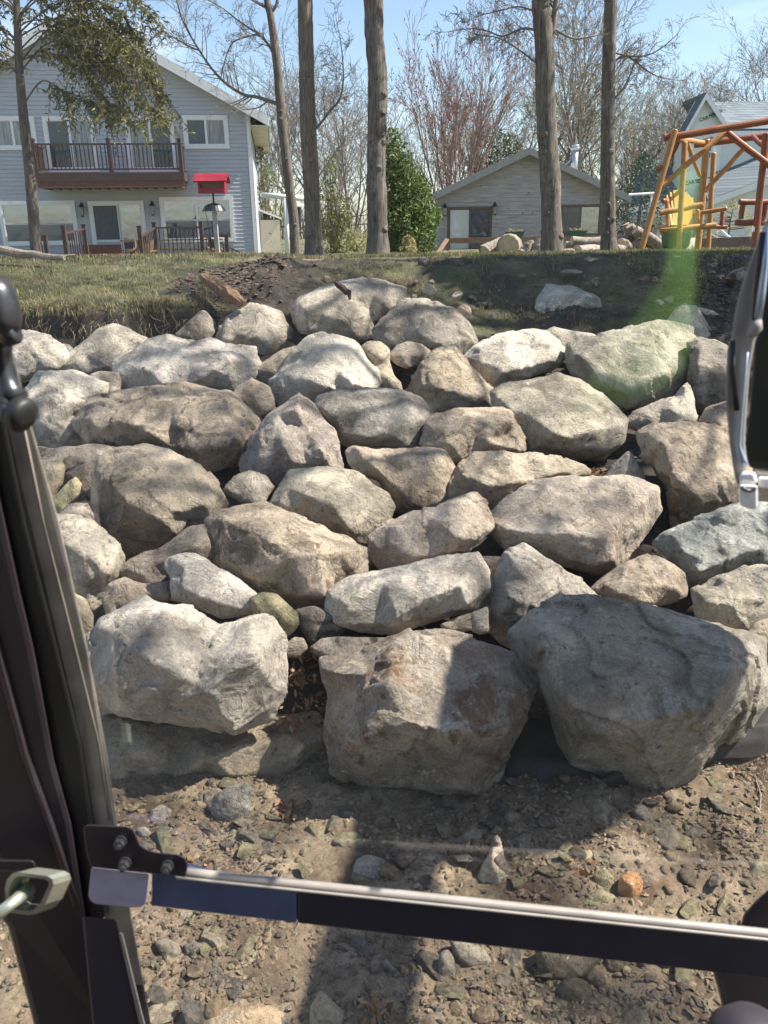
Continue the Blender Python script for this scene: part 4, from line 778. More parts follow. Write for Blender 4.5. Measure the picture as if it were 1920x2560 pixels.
class Fac:
    def __init__(s, px, py, Y, yaw):
        s.o = at(px, py, Y); s.u = Vector((math.cos(yaw), math.sin(yaw), 0)); s.n = Vector((math.sin(yaw), -math.cos(yaw), 0))
    def uz(s, px, py, d=0):
        r = ray(px, py); k = ((s.o+s.n*d)-O).dot(s.n)/r.dot(s.n); P = O+r*k; return (P-s.o).dot(s.u), P.z
    def pt(s, u, z, d=0): q = s.o+s.u*u+s.n*d; return Vector((q.x, q.y, z))
    def box(s, mb, u0, u1, z0, z1, d0, d1):
        mb.hexa([s.pt(u0,z0,d0), s.pt(u1,z0,d0), s.pt(u1,z0,d1), s.pt(u0,z0,d1)], [s.pt(u0,z1,d0), s.pt(u1,z1,d0), s.pt(u1,z1,d1), s.pt(u0,z1,d1)])
    def rect(s, cr, r, d=0):
        x0, y0, x1, y1 = r; (a, b), (c, e) = crop(cr[0], cr[1], [(x0,y0),(x1,y1)]); my = (b+e)/2; mx = (a+c)/2
        return s.uz(a, my, d)[0], s.uz(c, my, d)[0], s.uz(mx, e, d)[1], s.uz(mx, b, d)[1]
    def frame(s, mb, u0, u1, z0, z1, w, d0, d1):
        s.box(mb, u0, u0+w, z0, z1, d0, d1); s.box(mb, u1-w, u1, z0, z1, d0, d1); s.box(mb, u0+w, u1-w, z1-w, z1, d0, d1); s.box(mb, u0+w, u1-w, z0, z0+w, d0, d1)
    def window(s, root, name, R4, panes, w=.11, mid='v', label=None, mats=('white',), bars=()):
        """panes: list of (fu0, fu1, fz0, fz1, material) fractions of the inner opening"""
        u0, u1, z0, z1 = R4; mb = MB(); s.frame(mb, u0, u1, z0, z1, w, 0, .07); iu0, iu1, iz0, iz1 = u0+w, u1-w, z0+w, z1-w
        for a, b, c, e, _ in panes:
            s.frame(mb, iu0+(iu1-iu0)*a, iu0+(iu1-iu0)*b, iz0+(iz1-iz0)*c, iz0+(iz1-iz0)*e, w*.33, 0, .05)
        f = mb.build(name, M[mats[0]], root)
        if label: f['label'] = label
        for a, b, c, e, mt in panes:
            mb = MB(); q = w*.3; s.box(mb, iu0+(iu1-iu0)*a+q, iu0+(iu1-iu0)*b-q, iz0+(iz1-iz0)*c+q, iz0+(iz1-iz0)*e-q, .0, .03); mb.build('pane', M[mt], f)
        return f
    def siding(s, root, mat, u0f, u1f, z0, z1, step=.125, out=.024, rng=None):
        mb = MB(); z = z0
        while z < z1-1e-3:
            za = z; zb = min(z1, z+step); a0, a1 = u0f(zb), u1f(zb); b0, b1 = u0f(za), u1f(za); o_ = out*(1+(rng.uniform(-.2,.2) if rng else 0))
            if a1-a0 > .02:
                A = s.pt(max(a0,b0),za,o_); B_ = s.pt(min(a1,b1),za,o_); C_ = s.pt(a1,zb,.0); D = s.pt(a0,zb,.0); E = s.pt(b0,za,0); F_ = s.pt(b1,za,0)
                A = s.pt(b0,za,o_); B_ = s.pt(b1,za,o_)
                mb.add([A,B_,C_,D,E,F_], [(0,1,2,3),(4,5,1,0)])
            z = zb
        return mb.build('wall', M[mat], root, fix=False)
def lamp(F, root, px, py, Y=None, sc=1.0):
    u, z = F.uz(px, py); mb = MB(); F.box(mb, u-.035*sc, u+.035*sc, z+.1*sc, z+.2*sc, 0, .05); F.box(mb, u-.012, u+.012, z+.15*sc, z+.17*sc, .04, .14)
    c = F.pt(u, z, .15); mb.lathe(c+Vector((0,0,.09*sc)), [(.085*sc,0),(.07*sc,.02),(.02*sc,.09*sc),(.008,.13*sc)], 8); mb.lathe(c+Vector((0,0,-.16*sc)), [(.01,0),(.045*sc,.02),(.05*sc,.05)], 8)
    l = mb.build('wall_lamp', M['black'], root); mb = MB(); mb.lathe(c+Vector((0,0,-.11*sc)), [(.045*sc,0),(.07*sc,.19*sc)], 8); mb.build('lamp_glass', M['curtain'], l)
# ---- pale blue house
F = Fac(640, 560, 29.5, R(7)); zb = 1.35
hs = thing('clapboard_house', F.pt(0, zb, 0), 'pale blue clapboard house with brown balcony and wide gable roof', 'house')
zE = F.uz(618, 278)[1]; uA = F.uz(190, 20)[0]; zA = F.uz(338, 118)[1]; u_ = F.uz(338, 118)[0]
sl = (zA-zE)/(0-u_)                 # rise per metre, right slope
zTop = zE+sl*(0-uA); uL = 2*uA
u0f = lambda z: uL if z < zE else uL+(z-zE)/sl
u1f = lambda z: 0 if z < zE else -(z-zE)/sl
F.siding(hs, 'siding', u0f, u1f, zb, zTop-.05)
mb = MB(); DEP = 10
P = [F.pt(uL,zb,-.005), F.pt(0,zb,-.005), F.pt(0,zE,-.005), F.pt(uA,zTop,-.005), F.pt(uL,zE,-.005)]
mb.prism(P, -F.n*DEP); mb.build('side_wall', M['siding'], hs)
mb = MB(); F.box(mb, -.11, .02, zb, zE-.02, .018, .05); F.box(mb, .0, .025, zb, zE-.02, -.12, .05); mb.build('corner_trim', M['white'], hs)
mb = MB(); OH = .62; FO = .38; th = .2
for sg in (1, -1):
    e = 0 if sg == 1 else uL; ue = e+sg*OH; ze = zE-sl*OH
    mb.prism([F.pt(uA, zTop+.06, FO), F.pt(ue, ze+.06, FO), F.pt(ue, ze+.06+th*.45, FO), F.pt(uA, zTop+.06+th*.45, FO)], -F.n*(DEP+.6))
rf_ = mb.build('roof', M['shingle'], hs)
mb = MB()
for sg in (1, -1):
    e = 0 if sg == 1 else uL; ue = e+sg*OH; ze = zE-sl*OH
    mb.prism([F.pt(uA, zTop-.16, FO+.015), F.pt(ue, ze-.16, FO+.015), F.pt(ue, ze+.14, FO+.015), F.pt(uA, zTop+.14, FO+.015)], -F.n*.04)
    F.box(mb, min(ue, ue+sg*.03), max(ue, ue+sg*.03), ze-.16, ze+.1, -DEP, FO)
mb.build('fascia', M['white'], rf_)
mb = MB()
mb.prism([F.pt(uA, zTop-.1, FO-.03), F.pt(0, zE-.1, FO-.03), F.pt(0, zE-.06, FO-.03), F.pt(uA, zTop-.06, FO-.03)], -F.n*(FO-.05))
k = 0
while k*1.15 < DEP:
    F.box(mb, .03, OH-.02, zE-sl*OH-.15, zE-sl*OH-.12, FO-.05-(k+1)*1.15+.03, FO-.05-k*1.15); k += 1
mb.build('soffit', M['beige'], hs)
# little lean-to bump-out on the side
q0 = F.uz(640, 540, -7)
mb = MB(); z1 = F.uz(655, 545, -6)[1]; F.box(mb, .02, .85, zb, z1-.08, -8.5, -6); mb.build('bay', M['beige'], hs)
mb = MB(); mb.prism([F.pt(0, z1+.28, -5.9), F.pt(.95, z1-.08, -5.9), F.pt(.95, z1, -5.9), F.pt(0, z1+.36, -5.9)], -F.n*2.7); mb.build('bay_roof', M['white'], hs)
# windows and doors
SL2 = [(0,.5,0,1,'pane_dark'),(.5,1,0,1,'curtain')]
F.window(hs, 'window', F.rect(C1, (-70,690,215,890)), [(0,.52,0,1,'curtain'),(.52,1,0,1,'curtain')])
F.window(hs, 'window', F.rect(C1, (1087,684,1354,882)), SL2)
zbal = F.uz(*crop(0,0,[(650,1028)])[0])[1]
r = F.rect(C1, (272,690,572,1030)); F.window(hs, 'patio_door', (r[0], r[1], r[2]+.05, r[3]), SL2)
r = F.rect(C1, (752,688,1040,1030)); F.window(hs, 'patio_door', (r[0], r[1], r[2]+.05, r[3]), [(0,.5,0,1,'curtain'),(.5,1,0,1,'pane_dark')])
dbl = lambda a, b: [(a,b,.48,1,'pane_sky'),(a,b,0,.5,'pane_blue')]
F.window(hs, 'window', F.rect(C1, (5,1190,460,1455)), dbl(0,.42)+dbl(.47,1))
F.window(hs, 'window', F.rect(C1, (955,1165,1385,1435)), dbl(0,.5)+dbl(.5,1))
r = F.rect(C1, (542,1190,868,1540)); F.window(hs, 'patio_door', (r[0], r[1], zb+.1, r[3]), [(0,.53,.4,1,'screen'),(0,.53,0,.4,'siding'),(.55,1,0,1,'pane_sky')])
for px_, py_ in ((490,1250),(906,1242)): lamp(F, hs, *crop(0,0,[(px_,py_)])[0], sc=1.25)
# balcony
bd = 1.35; u0, u1, z0, z1 = F.rect(C1, (205,1022,1092,1072), bd)
mb = MB(); F.box(mb, u0, u1, z0, z1, 0.02, bd); bal = mb.build('balcony', M['deckbrown'], hs)
mb = MB()
for k in range(15):
    uu = u0+.15+(u1-u0-.3)*k/14; F.box(mb, uu-.03, uu+.03, z0-.2, z0-.004, .03, bd-.06)
F.box(mb, u0+.05, u1-.02, z0-.2, z0-.003, bd-.055, bd-.01); mb.build('joists', M['joist'], bal)
zr = F.rect(C1, (205,852,1092,862), bd)[3]
def railing(par, pts, zt, zlow, posts, name='railing', step=.125):
    mb = MB()
    for (a, b) in zip(pts, pts[1:]):
        a, b = Vector(a), Vector(b); L = (b-a).length
        mb.beam(Vector((a.x,a.y,zt[0])), Vector((b.x,b.y,zt[1])), .07, .05); mb.beam(Vector((a.x,a.y,zlow[0])), Vector((b.x,b.y,zlow[1])), .05, .05)
        n = int(L/step)
        for k in range(1, n):
            f = k/n; q = a.lerp(b, f); za = zlow[0]+(zlow[1]-zlow[0])*f+.026; zc = zt[0]+(zt[1]-zt[0])*f-.026; mb.box(q.x-.014, q.x+.014, q.y-.014, q.y+.014, za, zc)
    r_ = mb.build(name, M['deckbrown'], par)
    for q, a, b in posts:
        mb = MB(); mb.box(q[0]-.055, q[0]+.055, q[1]-.055, q[1]+.055, a, b); mb.box(q[0]-.07, q[0]+.07, q[1]-.07, q[1]+.07, b+.001, b+.04); mb.build('post', M['deckbrown'], par)
pL, pR = F.pt(u0+.07,0,bd-.07), F.pt(u1-.07,0,bd-.07); pM = F.pt((u0+u1)/2+.05,0,bd-.07)
wL, wR = F.pt(u0+.07,0,.08), F.pt(u1-.07,0,.08)
railing(bal, [wL, pL, pM, pR, wR], (zr,zr), (z1+.1,z1+.1), [(pL,z1,zr+.12),(pM,z1,zr+.12),(pR,z1,zr+.12)])
# ground level deck
dd = 3.2; dk = Fac(*crop(0,0,[(900,1450)])[0], 26.3, R(7)); zf = 1.62
def duz(cx, cy): return dk.uz(*crop(0,0,[(cx,cy)])[0])
uD0 = duz(250,1400)[0]; uD1 = duz(1195,1400)[0]; zt = duz(950,1350)[1]
mb = MB(); dk.box(mb, uD0-3.5, uD1, zf-.18, zf, -2.6, 0)
deck = thing('wooden_deck', dk.pt((uD0+uD1)/2, zb, -1), 'dark brown ground level deck with railings in front of the blue house', 'deck'); mb.build('deck_floor', M['deckbrown'], deck)
pA = dk.pt(duz(775,1)[0],0,0); pB = dk.pt(uD1,0,0); pC = dk.pt(duz(735,1)[0]-.1,0,1.1); pE = dk.pt(duz(320,1)[0],0,0); pF = dk.pt(duz(250,1)[0],0,1.2); pG = dk.pt(duz(60,1)[0],0,0); pH = dk.pt(duz(-60,1)[0],0,0)
railing(deck, [pA, pB], (zt,zt), (zf+.1,zf+.1), [(pA,zf,zt+.13),(pB,zf,zt+.13)])
railing(deck, [pA, pC], (zt,zt-.25), (zf+.1,zf-.1), [(pC,zb+.1,zt+.02)])
railing(deck, [pE, pF], (zt-.0,zt-.12), (zf+.1,zf), [(pE,zf,zt+.1),(pF,zb+.1,zt+.06)])
railing(deck, [pG, pH], (zt-.28,zt-.28), (zf+.1,zf+.1), [(pG,zf,zt-.2)])
s1 = dk.pt(duz(1395,1)[0],0,-.4); railing(deck, [pB, s1], (zt-.22,zf+.12), (zf-.02,zf-.55), [(dk.pt(duz(1235,1)[0],0,0),zf-.2,zt-.28)], 'stair_railing')
M['wood_orange'] = plain('stained_pine', (.42,.20,.06), .45, var=.2, scale=5, stretch=(2,2,2)); M['wood_red'] = plain('stained_red_cedar', (.25,.075,.03), .45, var=.25, scale=5)
M['wood_brown'] = plain('brown_timber', (.24,.15,.09), .8, var=.25)
c = dk.pt((duz(620,1)[0]+duz(1100,1)[0])/2, 0, -1.3); tb = thing('picnic_table', (c.x, c.y, zf), 'long brown wooden picnic table standing on the deck behind the railing', 'table'); w2 = 1.65
mb = MB()
for k in range(5): mb.box(c.x-w2, c.x+w2, c.y-.36+k*.145, c.y-.23+k*.145, zf+.70, zf+.74)
mb.build('tabletop', M['wood_brown'], tb)
for sg in (-1, 1):
    mb = MB(); mb.box(c.x-w2, c.x+w2, c.y+sg*.72-.12, c.y+sg*.72+.12, zf+.42, zf+.46); mb.build('bench_seat', M['wood_brown'], tb)
    mb = MB(); x = c.x+sg*1.2; mb.beam((x, c.y-.7, zf), (x, c.y-.2, zf+.7), .09, .04); mb.beam((x, c.y+.7, zf), (x, c.y+.2, zf+.7), .09, .04); mb.beam((x+.045, c.y-.8, zf+.39), (x+.045, c.y+.8, zf+.39), .04, .09); mb.build('leg', M['wood_brown'], tb)
c = dk.pt(duz(700,1)[0], 0, .9); ch = thing('garden_chair', (c.x, c.y, 1.5), 'weathered slatted garden chair at the top of the deck steps', 'chair')
def adir(root, c, z, mt, sc=1.0, fx=1):
    mb = MB(); 
    for k in range(6): mb.box(c.x-.28*sc, c.x+.28*sc, c.y-.25*sc+k*.09*sc, c.y-.175*sc+k*.09*sc, z+(.36-.02*k)*sc, z+(.385-.02*k)*sc)
    mb.build('seat', M[mt], root); mb = MB()
    for k in range(5):
        x = c.x+(-.2+.1*k)*sc; mb.beam((x, c.y+.24*sc, z+.25*sc), (x+(k-2)*.02*sc, c.y+.5*sc, z+(.98-.03*(k-2)**2)*sc), .085*sc, .02)
    mb.build('backrest', M[mt], root)
    for sg in (-1, 1):
        mb = MB(); mb.box(c.x+sg*.33*sc-.055*sc, c.x+sg*.33*sc+.055*sc, c.y-.32*sc, c.y+.4*sc, z+.54*sc, z+.565*sc); mb.build('armrest', M[mt], root)
        mb = MB(); mb.box(c.x+sg*.3*sc-.02, c.x+sg*.3*sc+.02, c.y-.28*sc, c.y-.17*sc, z, z+.54*sc); mb.build('leg', M[mt], root)
        mb = MB(); mb.beam((c.x+sg*.27*sc, c.y-.2*sc, z+.33*sc), (c.x+sg*.27*sc, c.y+.5*sc, z), .03, .1*sc); mb.build('leg', M[mt], root)
adir(ch, c, 1.5, 'wood_brown')
# dried stalks, planters and the bench by the deck
rg = random.Random(4); mb = MB()
c = dk.pt(duz(870,1)[0], H(0,22), 1.6); st = thing('dried_stalks', (c.x, c.y, 1.7), 'clump of pale dried grass stalks in front of the deck railing', 'plant')
for k in range(46):
    b = c+Vector((rg.gauss(0,.5), rg.gauss(0,.15), 0)); b.z = 1.7; d = Vector((rg.gauss(0,.2), rg.gauss(0,.1), 1)); L = rg.uniform(.4,1.15); mb.tube([b, b+d*L*.5, b+d*L+Vector((rg.gauss(0,.12),0,-.06))], [.009,.007,.003], 3, caps=False)
mb.build('stems', M['straw'], st, fix=False)
def planter(pos, label, sc, mt, name='flower_pot'):
    t_ = thing(name, pos, label, 'planter'); mb = MB(); mb.lathe(pos, [(.12*sc,0),(.17*sc,.24*sc),(.19*sc,.24*sc),(.19*sc,.3*sc),(.165*sc,.3*sc),(.15*sc,.2*sc)], 16); mb.build('pot', M[mt], t_, smooth=False)
    mb = MB(); r2 = random.Random(int(sc*100)+3); leafcloud(mb, [Vector(pos)+Vector((r2.gauss(0,.08*sc), r2.gauss(0,.08*sc), .3*sc+abs(r2.gauss(0,.04)))) for _ in range(120)], .025, r2); mb.build('plant', M['straw'], t_, fix=False)
M['terracotta'] = plain('terracotta', (.35,.10,.05), .7); M['plastic_green'] = plain('green_plastic', (.035,.09,.06), .45)
planter(tuple(dk.pt(duz(1155,1)[0], zf, -.3)), 'red clay pot on the deck behind the railing', 1.3, 'terracotta')
c = dk.pt(duz(392,1)[0], zf, -.4); bn = thing('wooden_bench', tuple(c), 'low reddish brown bench on the deck beside the window', 'bench')
mb = MB(); mb.box(c.x-.62, c.x+.62, c.y+.15, c.y+.19, zf+.2, zf+.62); mb.build('backrest', M['joist'], bn)
mb = MB(); mb.box(c.x-.62, c.x+.62, c.y-.25, c.y+.145, zf+.3, zf+.34); mb.build('seat', M['joist'], bn)
for sg in (-1,1):
    mb = MB(); mb.box(c.x+sg*.55-.04, c.x+sg*.55+.04, c.y-.2, c.y+.1, zf, zf+.298); mb.build('leg', M['wood_red'], bn)
# ---- wooden cabin
G = Fac(1300, 560, 36, 0); zc = 1.35
cb = thing('wooden_cabin', G.pt(0, zc, 0), 'weathered grey wooden cabin with a low gable and sliding door', 'house')
gl = G.uz(1081, 560)[0]; gr = G.uz(1536, 560)[0]; ua, za = G.uz(1319, 376); el = G.uz(1037, 510, .5); er = G.uz(1579, 494, .5)
slp = (za-el[1])/(ua-el[0]); zeL = za-slp*(ua-gl)-.1; slr = (za-er[1])/(er[0]-ua); zeR = za-slr*(gr-ua)-.1
f0 = lambda z: gl if z < zeL else gl+(z-zeL)/slp
f1 = lambda z: gr if z < zeR else gr-(z-zeR)/slr
G.siding(cb, 'weather', f0, f1, zc, za-.15, .17, .018, random.Random(3))
mb = MB(); mb.prism([G.pt(gl,zc,-.005),G.pt(gr,zc,-.005),G.pt(gr,zeR,-.005),G.pt(ua,za-.12,-.005),G.pt(gl,zeL,-.005)], -G.n*9); mb.build('side_wall', M['weather'], cb)
mb = MB(); fo = .5
for e in (el, er): mb.prism([G.pt(ua, za-.02, fo), G.pt(e[0], e[1]-.02, fo), G.pt(e[0], e[1]+.08, fo), G.pt(ua, za+.08, fo)], -G.n*9.6)
rc = mb.build('roof', M['shingle'], cb); M['fascia_grey'] = plain('grey_fascia', (.30,.285,.27), .7)
mb = MB()
for e in (el, er): mb.prism([G.pt(ua, za-.2, fo+.02), G.pt(e[0], e[1]-.2, fo+.02), G.pt(e[0], e[1]+.05, fo+.02), G.pt(ua, za+.05, fo+.02)], -G.n*.04)
G.box(mb, el[0]+.01, gl-.01, el[1]-.19, el[1]-.16, -9, fo-.03); G.box(mb, gr+.01, er[0]-.01, er[1]-.19, er[1]-.16, -9, fo-.03)
mb.build('fascia', M['fascia_grey'], rc)
mb = MB(); cp = at(*crop(1220,0,[(512,1000)])[0], 38.5); q = at(*crop(1220,0,[(514,890)])[0], 38.5)
mb.tube([(cp.x,cp.y,cp.z-.4),(cp.x,cp.y,q.z)], .13, 14); mb.lathe((cp.x,cp.y,q.z), [(.13,0),(.2,.03),(.2,.1),(.15,.16),(.2,.2),(.05,.24)], 14); M['galv'] = plain('galvanised_steel', (.55,.56,.57), .35, .8)
mb.tube([(cp.x,cp.y,q.z-.25),(cp.x-.75,cp.y+.1,cp.z-.1)], .03, 6); mb.build('chimney', M['galv'], rc, smooth=True)
M['frame_brown'] = plain('brown_window_frame', (.12,.075,.055), .6)
r = G.rect(C2, (1228,1225,1490,1520)); r = (r[0], r[1], zc+.25, r[3]); G.window(cb, 'sliding_door', r, [(0,.5,0,1,'pane_pale'),(.5,1,0,1,'pane_blue')], w=.09, mats=('frame_brown',))
mb = MB(); G.frame(mb, r[0]-.13, r[1]+.13, r[2]-.1, r[3]+.13, .12, 0, .045); mb.build('door_trim', M['weather'], cb)
r = G.rect(C3, (425,1212,668,1400)); G.window(cb, 'window', r, [(0,.5,0,1,'pane_dark'),(.5,1,0,1,'pane_sky')], w=.08, mats=('frame_brown',))
G.window(cb, 'window', (gl-.0,gl+.01,0,0) if False else G.rect(C3, (-2000,1220,-1990,1230)), [], w=.001) if False else None
for a, b in (((600,0),(1213,1250)), ((600,0),(1508,1242))): lamp(G, cb, *crop(*a, [b])[0], sc=1.4)
mb = MB(); 
sw = [G.pt(gl, 0, -1.2), G.pt(gl, 0, -2.0)]; mb.box(gl+G.o.x-.03, gl+G.o.x+.03, sw[0].y, sw[1].y, 2.0, 3.3); wd = mb.build('side_window', M['white'], cb); mb = MB(); mb.box(gl+G.o.x-.045, gl+G.o.x+.0, sw[0].y+.08, sw[1].y-.08, 2.08, 3.22); mb.build('pane', M['pane_sky'], wd)
# cabin deck rail with planters
K = Fac(1300, 600, 33, 0); zrail = K.uz(*crop(600,0,[(1400,1408)])[0])[1]; k0 = K.uz(1085,600)[0]; k1 = K.uz(1575,600)[0]; k2 = K.uz(*crop(600,0,[(1245,1)])[0])[0]
cd_ = thing('cabin_deck', K.pt((k2+k1)/2, 1.45, -1), 'brown timber deck and rail in front of the wooden cabin', 'deck')
mb = MB(); K.box(mb, k2-.1, k1, 1.42, 1.58, -2.8, .1); mb.build('deck_floor', M['wood_brown'], cd_)
mb = MB(); K.box(mb, k2, k1, zrail-.06, zrail, -.09, .09); mb.beam(K.pt(k2,zrail-.03,0), K.pt(k0,zrail-.62,1.2), .16, .05); K.box(mb, k2, k1, zrail-.2, zrail-.062, .04, .08); mb.build('railing', M['wood_brown'], cd_)
for uu, z0_, z1_, d_ in [(k2,1.3,zrail-.06,0),(k0,1.3,zrail-.64,1.2),((k0+k2)/2,1.3,zrail-.35,.6)]+[(k2+(k1-k2)*j/4,1.3,zrail-.07,0) for j in (1,2,3,4)]:
    mb = MB(); K.box(mb, uu-.06, uu+.06, z0_, z1_, d_-.09, d_+.03); mb.build('post', M['wood_brown'], cd_)
for n_, (cx_, lab) in enumerate(((158,'green planter box on the cabin rail left of the lichen barked tree'),(528,'green planter box on the cabin rail between the two right trunks'))):
    uu = K.uz(*crop(1220,0,[(cx_,1380)])[0])[0]; pt_ = thing('planter_box', tuple(K.pt(uu, zrail, 0)), lab, 'planter')
    mb = MB(); b4 = [K.pt(uu-.3,zrail+.002,-.08),K.pt(uu+.3,zrail+.002,-.08),K.pt(uu+.3,zrail+.002,.08),K.pt(uu-.3,zrail+.002,.08)]; t4 = [K.pt(uu-.36,zrail+.17,-.11),K.pt(uu+.36,zrail+.17,-.11),K.pt(uu+.36,zrail+.17,.11),K.pt(uu-.36,zrail+.17,.11)]
    mb.hexa(b4, t4); K.box(mb, uu-.38, uu+.38, zrail+.171, zrail+.2, -.13, .13); mb.build('box', M['plastic_green'], pt_); mb = MB(); r2 = random.Random(n_+5); leafcloud(mb, [K.pt(uu+r2.uniform(-.3,.3), zrail+.2+abs(r2.gauss(0,.05)), r2.uniform(-.08,.08)) for _ in range(160)], .03, r2); mb.build('plant', M['straw'], pt_, fix=False)
# ---- house under construction, wrapped walls
M['wrap'] = plain('house_wrap', (.66,.68,.64), .5, var=.06, scale=3); M['wrap_print'] = plain('wrap_print_green', (.05,.12,.09), .6, var=.05)
def shingles():
    m, t, p, o = newmat('roof_shingle_slate'); v = coords(t, False); br = nd(t, 'ShaderNodeTexBrick', Scale=1.0); br.inputs['Brick Width'].default_value = .32; br.inputs['Row Height'].default_value = .14; br.inputs['Mortar Size'].default_value = .012
    br.inputs['Color1'].default_value = c4((.10,.13,.145)); br.inputs['Color2'].default_value = c4((.17,.205,.22)); br.inputs['Mortar'].default_value = c4((.06,.07,.08))
    sp_ = nd(t, 'ShaderNodeSeparateXYZ'); cb_ = nd(t, 'ShaderNodeCombineXYZ'); ad = nd(t, 'ShaderNodeMath', operation='ADD'); t.links.new(v, sp_.inputs[0]); t.links.new(sp_.outputs[0], ad.inputs[0]); t.links.new(sp_.outputs[1], ad.inputs[1]); t.links.new(ad.outputs[0], cb_.inputs[0]); t.links.new(sp_.outputs[2], cb_.inputs[1])
    t.links.new(cb_.outputs[0], br.inputs['Vector']); c = mix(t, br.outputs[0], (.5,.56,.58), .0); t.links.new(c, p.inputs['Base Color']); p.inputs['Roughness'].default_value = .85; return m
M['slate'] = shingles()
W = Fac(1780, 560, 42, 0); C6z = (1560,220); S6 = 360/1659
def wz(cx, cy, d=0): return W.uz(1560+cx*S6, 220+cy*S6, d)
nh = thing('unfinished_house', W.pt(0, 1.3, 0), 'unfinished house wrapped in printed white sheeting with slate grey roofs', 'house')
ap = wz(922, 85, .3); lf = wz(690, 510, .3); rt = wz(1160, 440, .3); bl = wz(690, 1500); brr = wz(1640, 1700)
mb = MB(); base = 1.3; a0 = wz(922,110); l0 = wz(712,500); r0 = wz(1150,440)
gx = r0[0]
mb.prism([W.pt(l0[0],base,0),W.pt(gx,base,0),W.pt(gx,r0[1],0),W.pt(a0[0],a0[1],0),W.pt(l0[0],l0[1],0)], -W.n*1.2); mb.build('wall', M['wrap'], nh)
mb = MB(); W.box(mb, gx-.6, wz(2300,1)[0], base, wz(1300,500)[1], -7.2, -.35); mb.build('wall', M['wrap'], nh)
mb = MB()      # main roof, ridge running to the right
rz = wz(1000,60,-3); ez = wz(1250,470,0)
mb.prism([W.pt(a0[0],a0[1]+.06,.28),W.pt(l0[0]-.25,l0[1]-.35,.28),W.pt(l0[0]-.25,l0[1]-.23,.28),W.pt(a0[0],a0[1]+.2,.28)], -W.n*1.0)
mb.prism([W.pt(a0[0],a0[1]+.06,.28),W.pt(gx+.18,r0[1]-.2,.28),W.pt(gx+.18,r0[1]-.08,.28),W.pt(a0[0],a0[1]+.2,.28)], -W.n*3.2)
R0 = [W.pt(a0[0]+.3,a0[1]+.2,-3.2), W.pt(wz(2400,1)[0],a0[1]+.2,-3.2), W.pt(wz(2400,1)[0],ez[1],-.05), W.pt(gx-.2,ez[1],-.05)]
mb.prism(R0, (0,0,-.12)); rr_ = mb.build('roof', M['slate'], nh)
mb = MB(); mb.prism([W.pt(a0[0],a0[1]-.12,.3),W.pt(l0[0]-.25,l0[1]-.5,.3),W.pt(l0[0]-.25,l0[1]-.25,.3),W.pt(a0[0],a0[1]+.17,.3)], -W.n*.05)
mb.prism([W.pt(a0[0],a0[1]-.12,.3),W.pt(gx+.18,r0[1]-.36,.3),W.pt(gx+.18,r0[1]-.1,.3),W.pt(a0[0],a0[1]+.17,.3)], -W.n*.05); W.box(mb, gx+.2, wz(2400,1)[0], ez[1]-.28, ez[1]-.1, -.1, -.04); mb.build('fascia', M['white'], rr_)
# low left wing
e0 = wz(40,1490,1.5); e1 = wz(650,1010,1.5); e1r = (l0[0]+.0, e1[1])
mb = MB(); mb.prism([W.pt(e0[0],e0[1],1.5),W.pt(e1r[0]+.3,e0[1]+.55,1.5),W.pt(e1r[0]+.3,e1[1]+.75,-3),W.pt(e0[0]+1.6,e1[1]+.3,-3)], (0,0,-.1)); mb.build('wing_roof', M['slate'], nh)
mb = MB(); mb.prism([W.pt(e0[0],e0[1]-.28,1.53),W.pt(e1r[0]+.3,e0[1]+.27,1.53),W.pt(e1r[0]+.3,e0[1]+.53,1.53),W.pt(e0[0],e0[1]-.02,1.53)], -W.n*.05); mb.build('wing_fascia', M['white'], nh)
mb = MB(); mb.prism([W.pt(e0[0]+.4,base,1.1),W.pt(e1r[0]-.01,base,1.1),W.pt(e1r[0]-.01,e0[1]+.38,1.1),W.pt(e0[0]+.4,e0[1]-.1,1.1)], -W.n*3.5); mb.build('wing_wall', M['wrap'], nh)
# right gable wing
g0 = wz(1030,1200,2.2); g1 = wz(1659,880,2.2); sg_ = (g1[1]-g0[1])/(g1[0]-g0[0]); gA = (g0[0]+5.2, g0[1]+5.2*sg_*.6)
f0_ = wz(1200,1210,2.2); f1_ = wz(1659,1040,2.2)
slg = (f1_[1]-f0_[1])/(f1_[0]-f0_[0]); U0 = f0_[0]-.9; U1 = f0_[0]+6; z_ = lambda u: f0_[1]+slg*(u-f0_[0])
mb = MB(); mb.prism([W.pt(U0,z_(U0)+.03,2.2),W.pt(U1,z_(U1)+.03,2.2),W.pt(U1,z_(U1)+1.5,-1.2),W.pt(U0+.6,z_(U0)+1.4,-1.2)], (0,0,-.1)); mb.build('wing_roof', M['slate'], nh)
mb = MB(); mb.prism([W.pt(U0,z_(U0)-.28,2.23),W.pt(U1,z_(U1)-.28,2.23),W.pt(U1,z_(U1)+.0,2.23),W.pt(U0,z_(U0)+.0,2.23)], -W.n*.05); mb.build('wing_fascia', M['white'], nh)
mb = MB(); mb.prism([W.pt(U0+.3,base,1.9),W.pt(U1,base,1.9),W.pt(U1,z_(U1)-.1,1.9),W.pt(U0+.3,z_(U0+.3)-.1,1.9)], -W.n*1.9); mb.build('wing_wall', M['wrap'], nh)
W.window(nh, 'window', (wz(790,1)[0], wz(870,1)[0], wz(1,950)[1], wz(1,685)[1]), [(0,1,.5,1,'pane_dark'),(0,1,0,.5,'pane_sky')], w=.1)
W.window(nh, 'window', (wz(1015,1)[0], wz(1110,1)[0], wz(1,850)[1], wz(1,650)[1]), [(0,1,.5,1,'pane_dark'),(0,1,0,.5,'pane_dark')], w=.1)
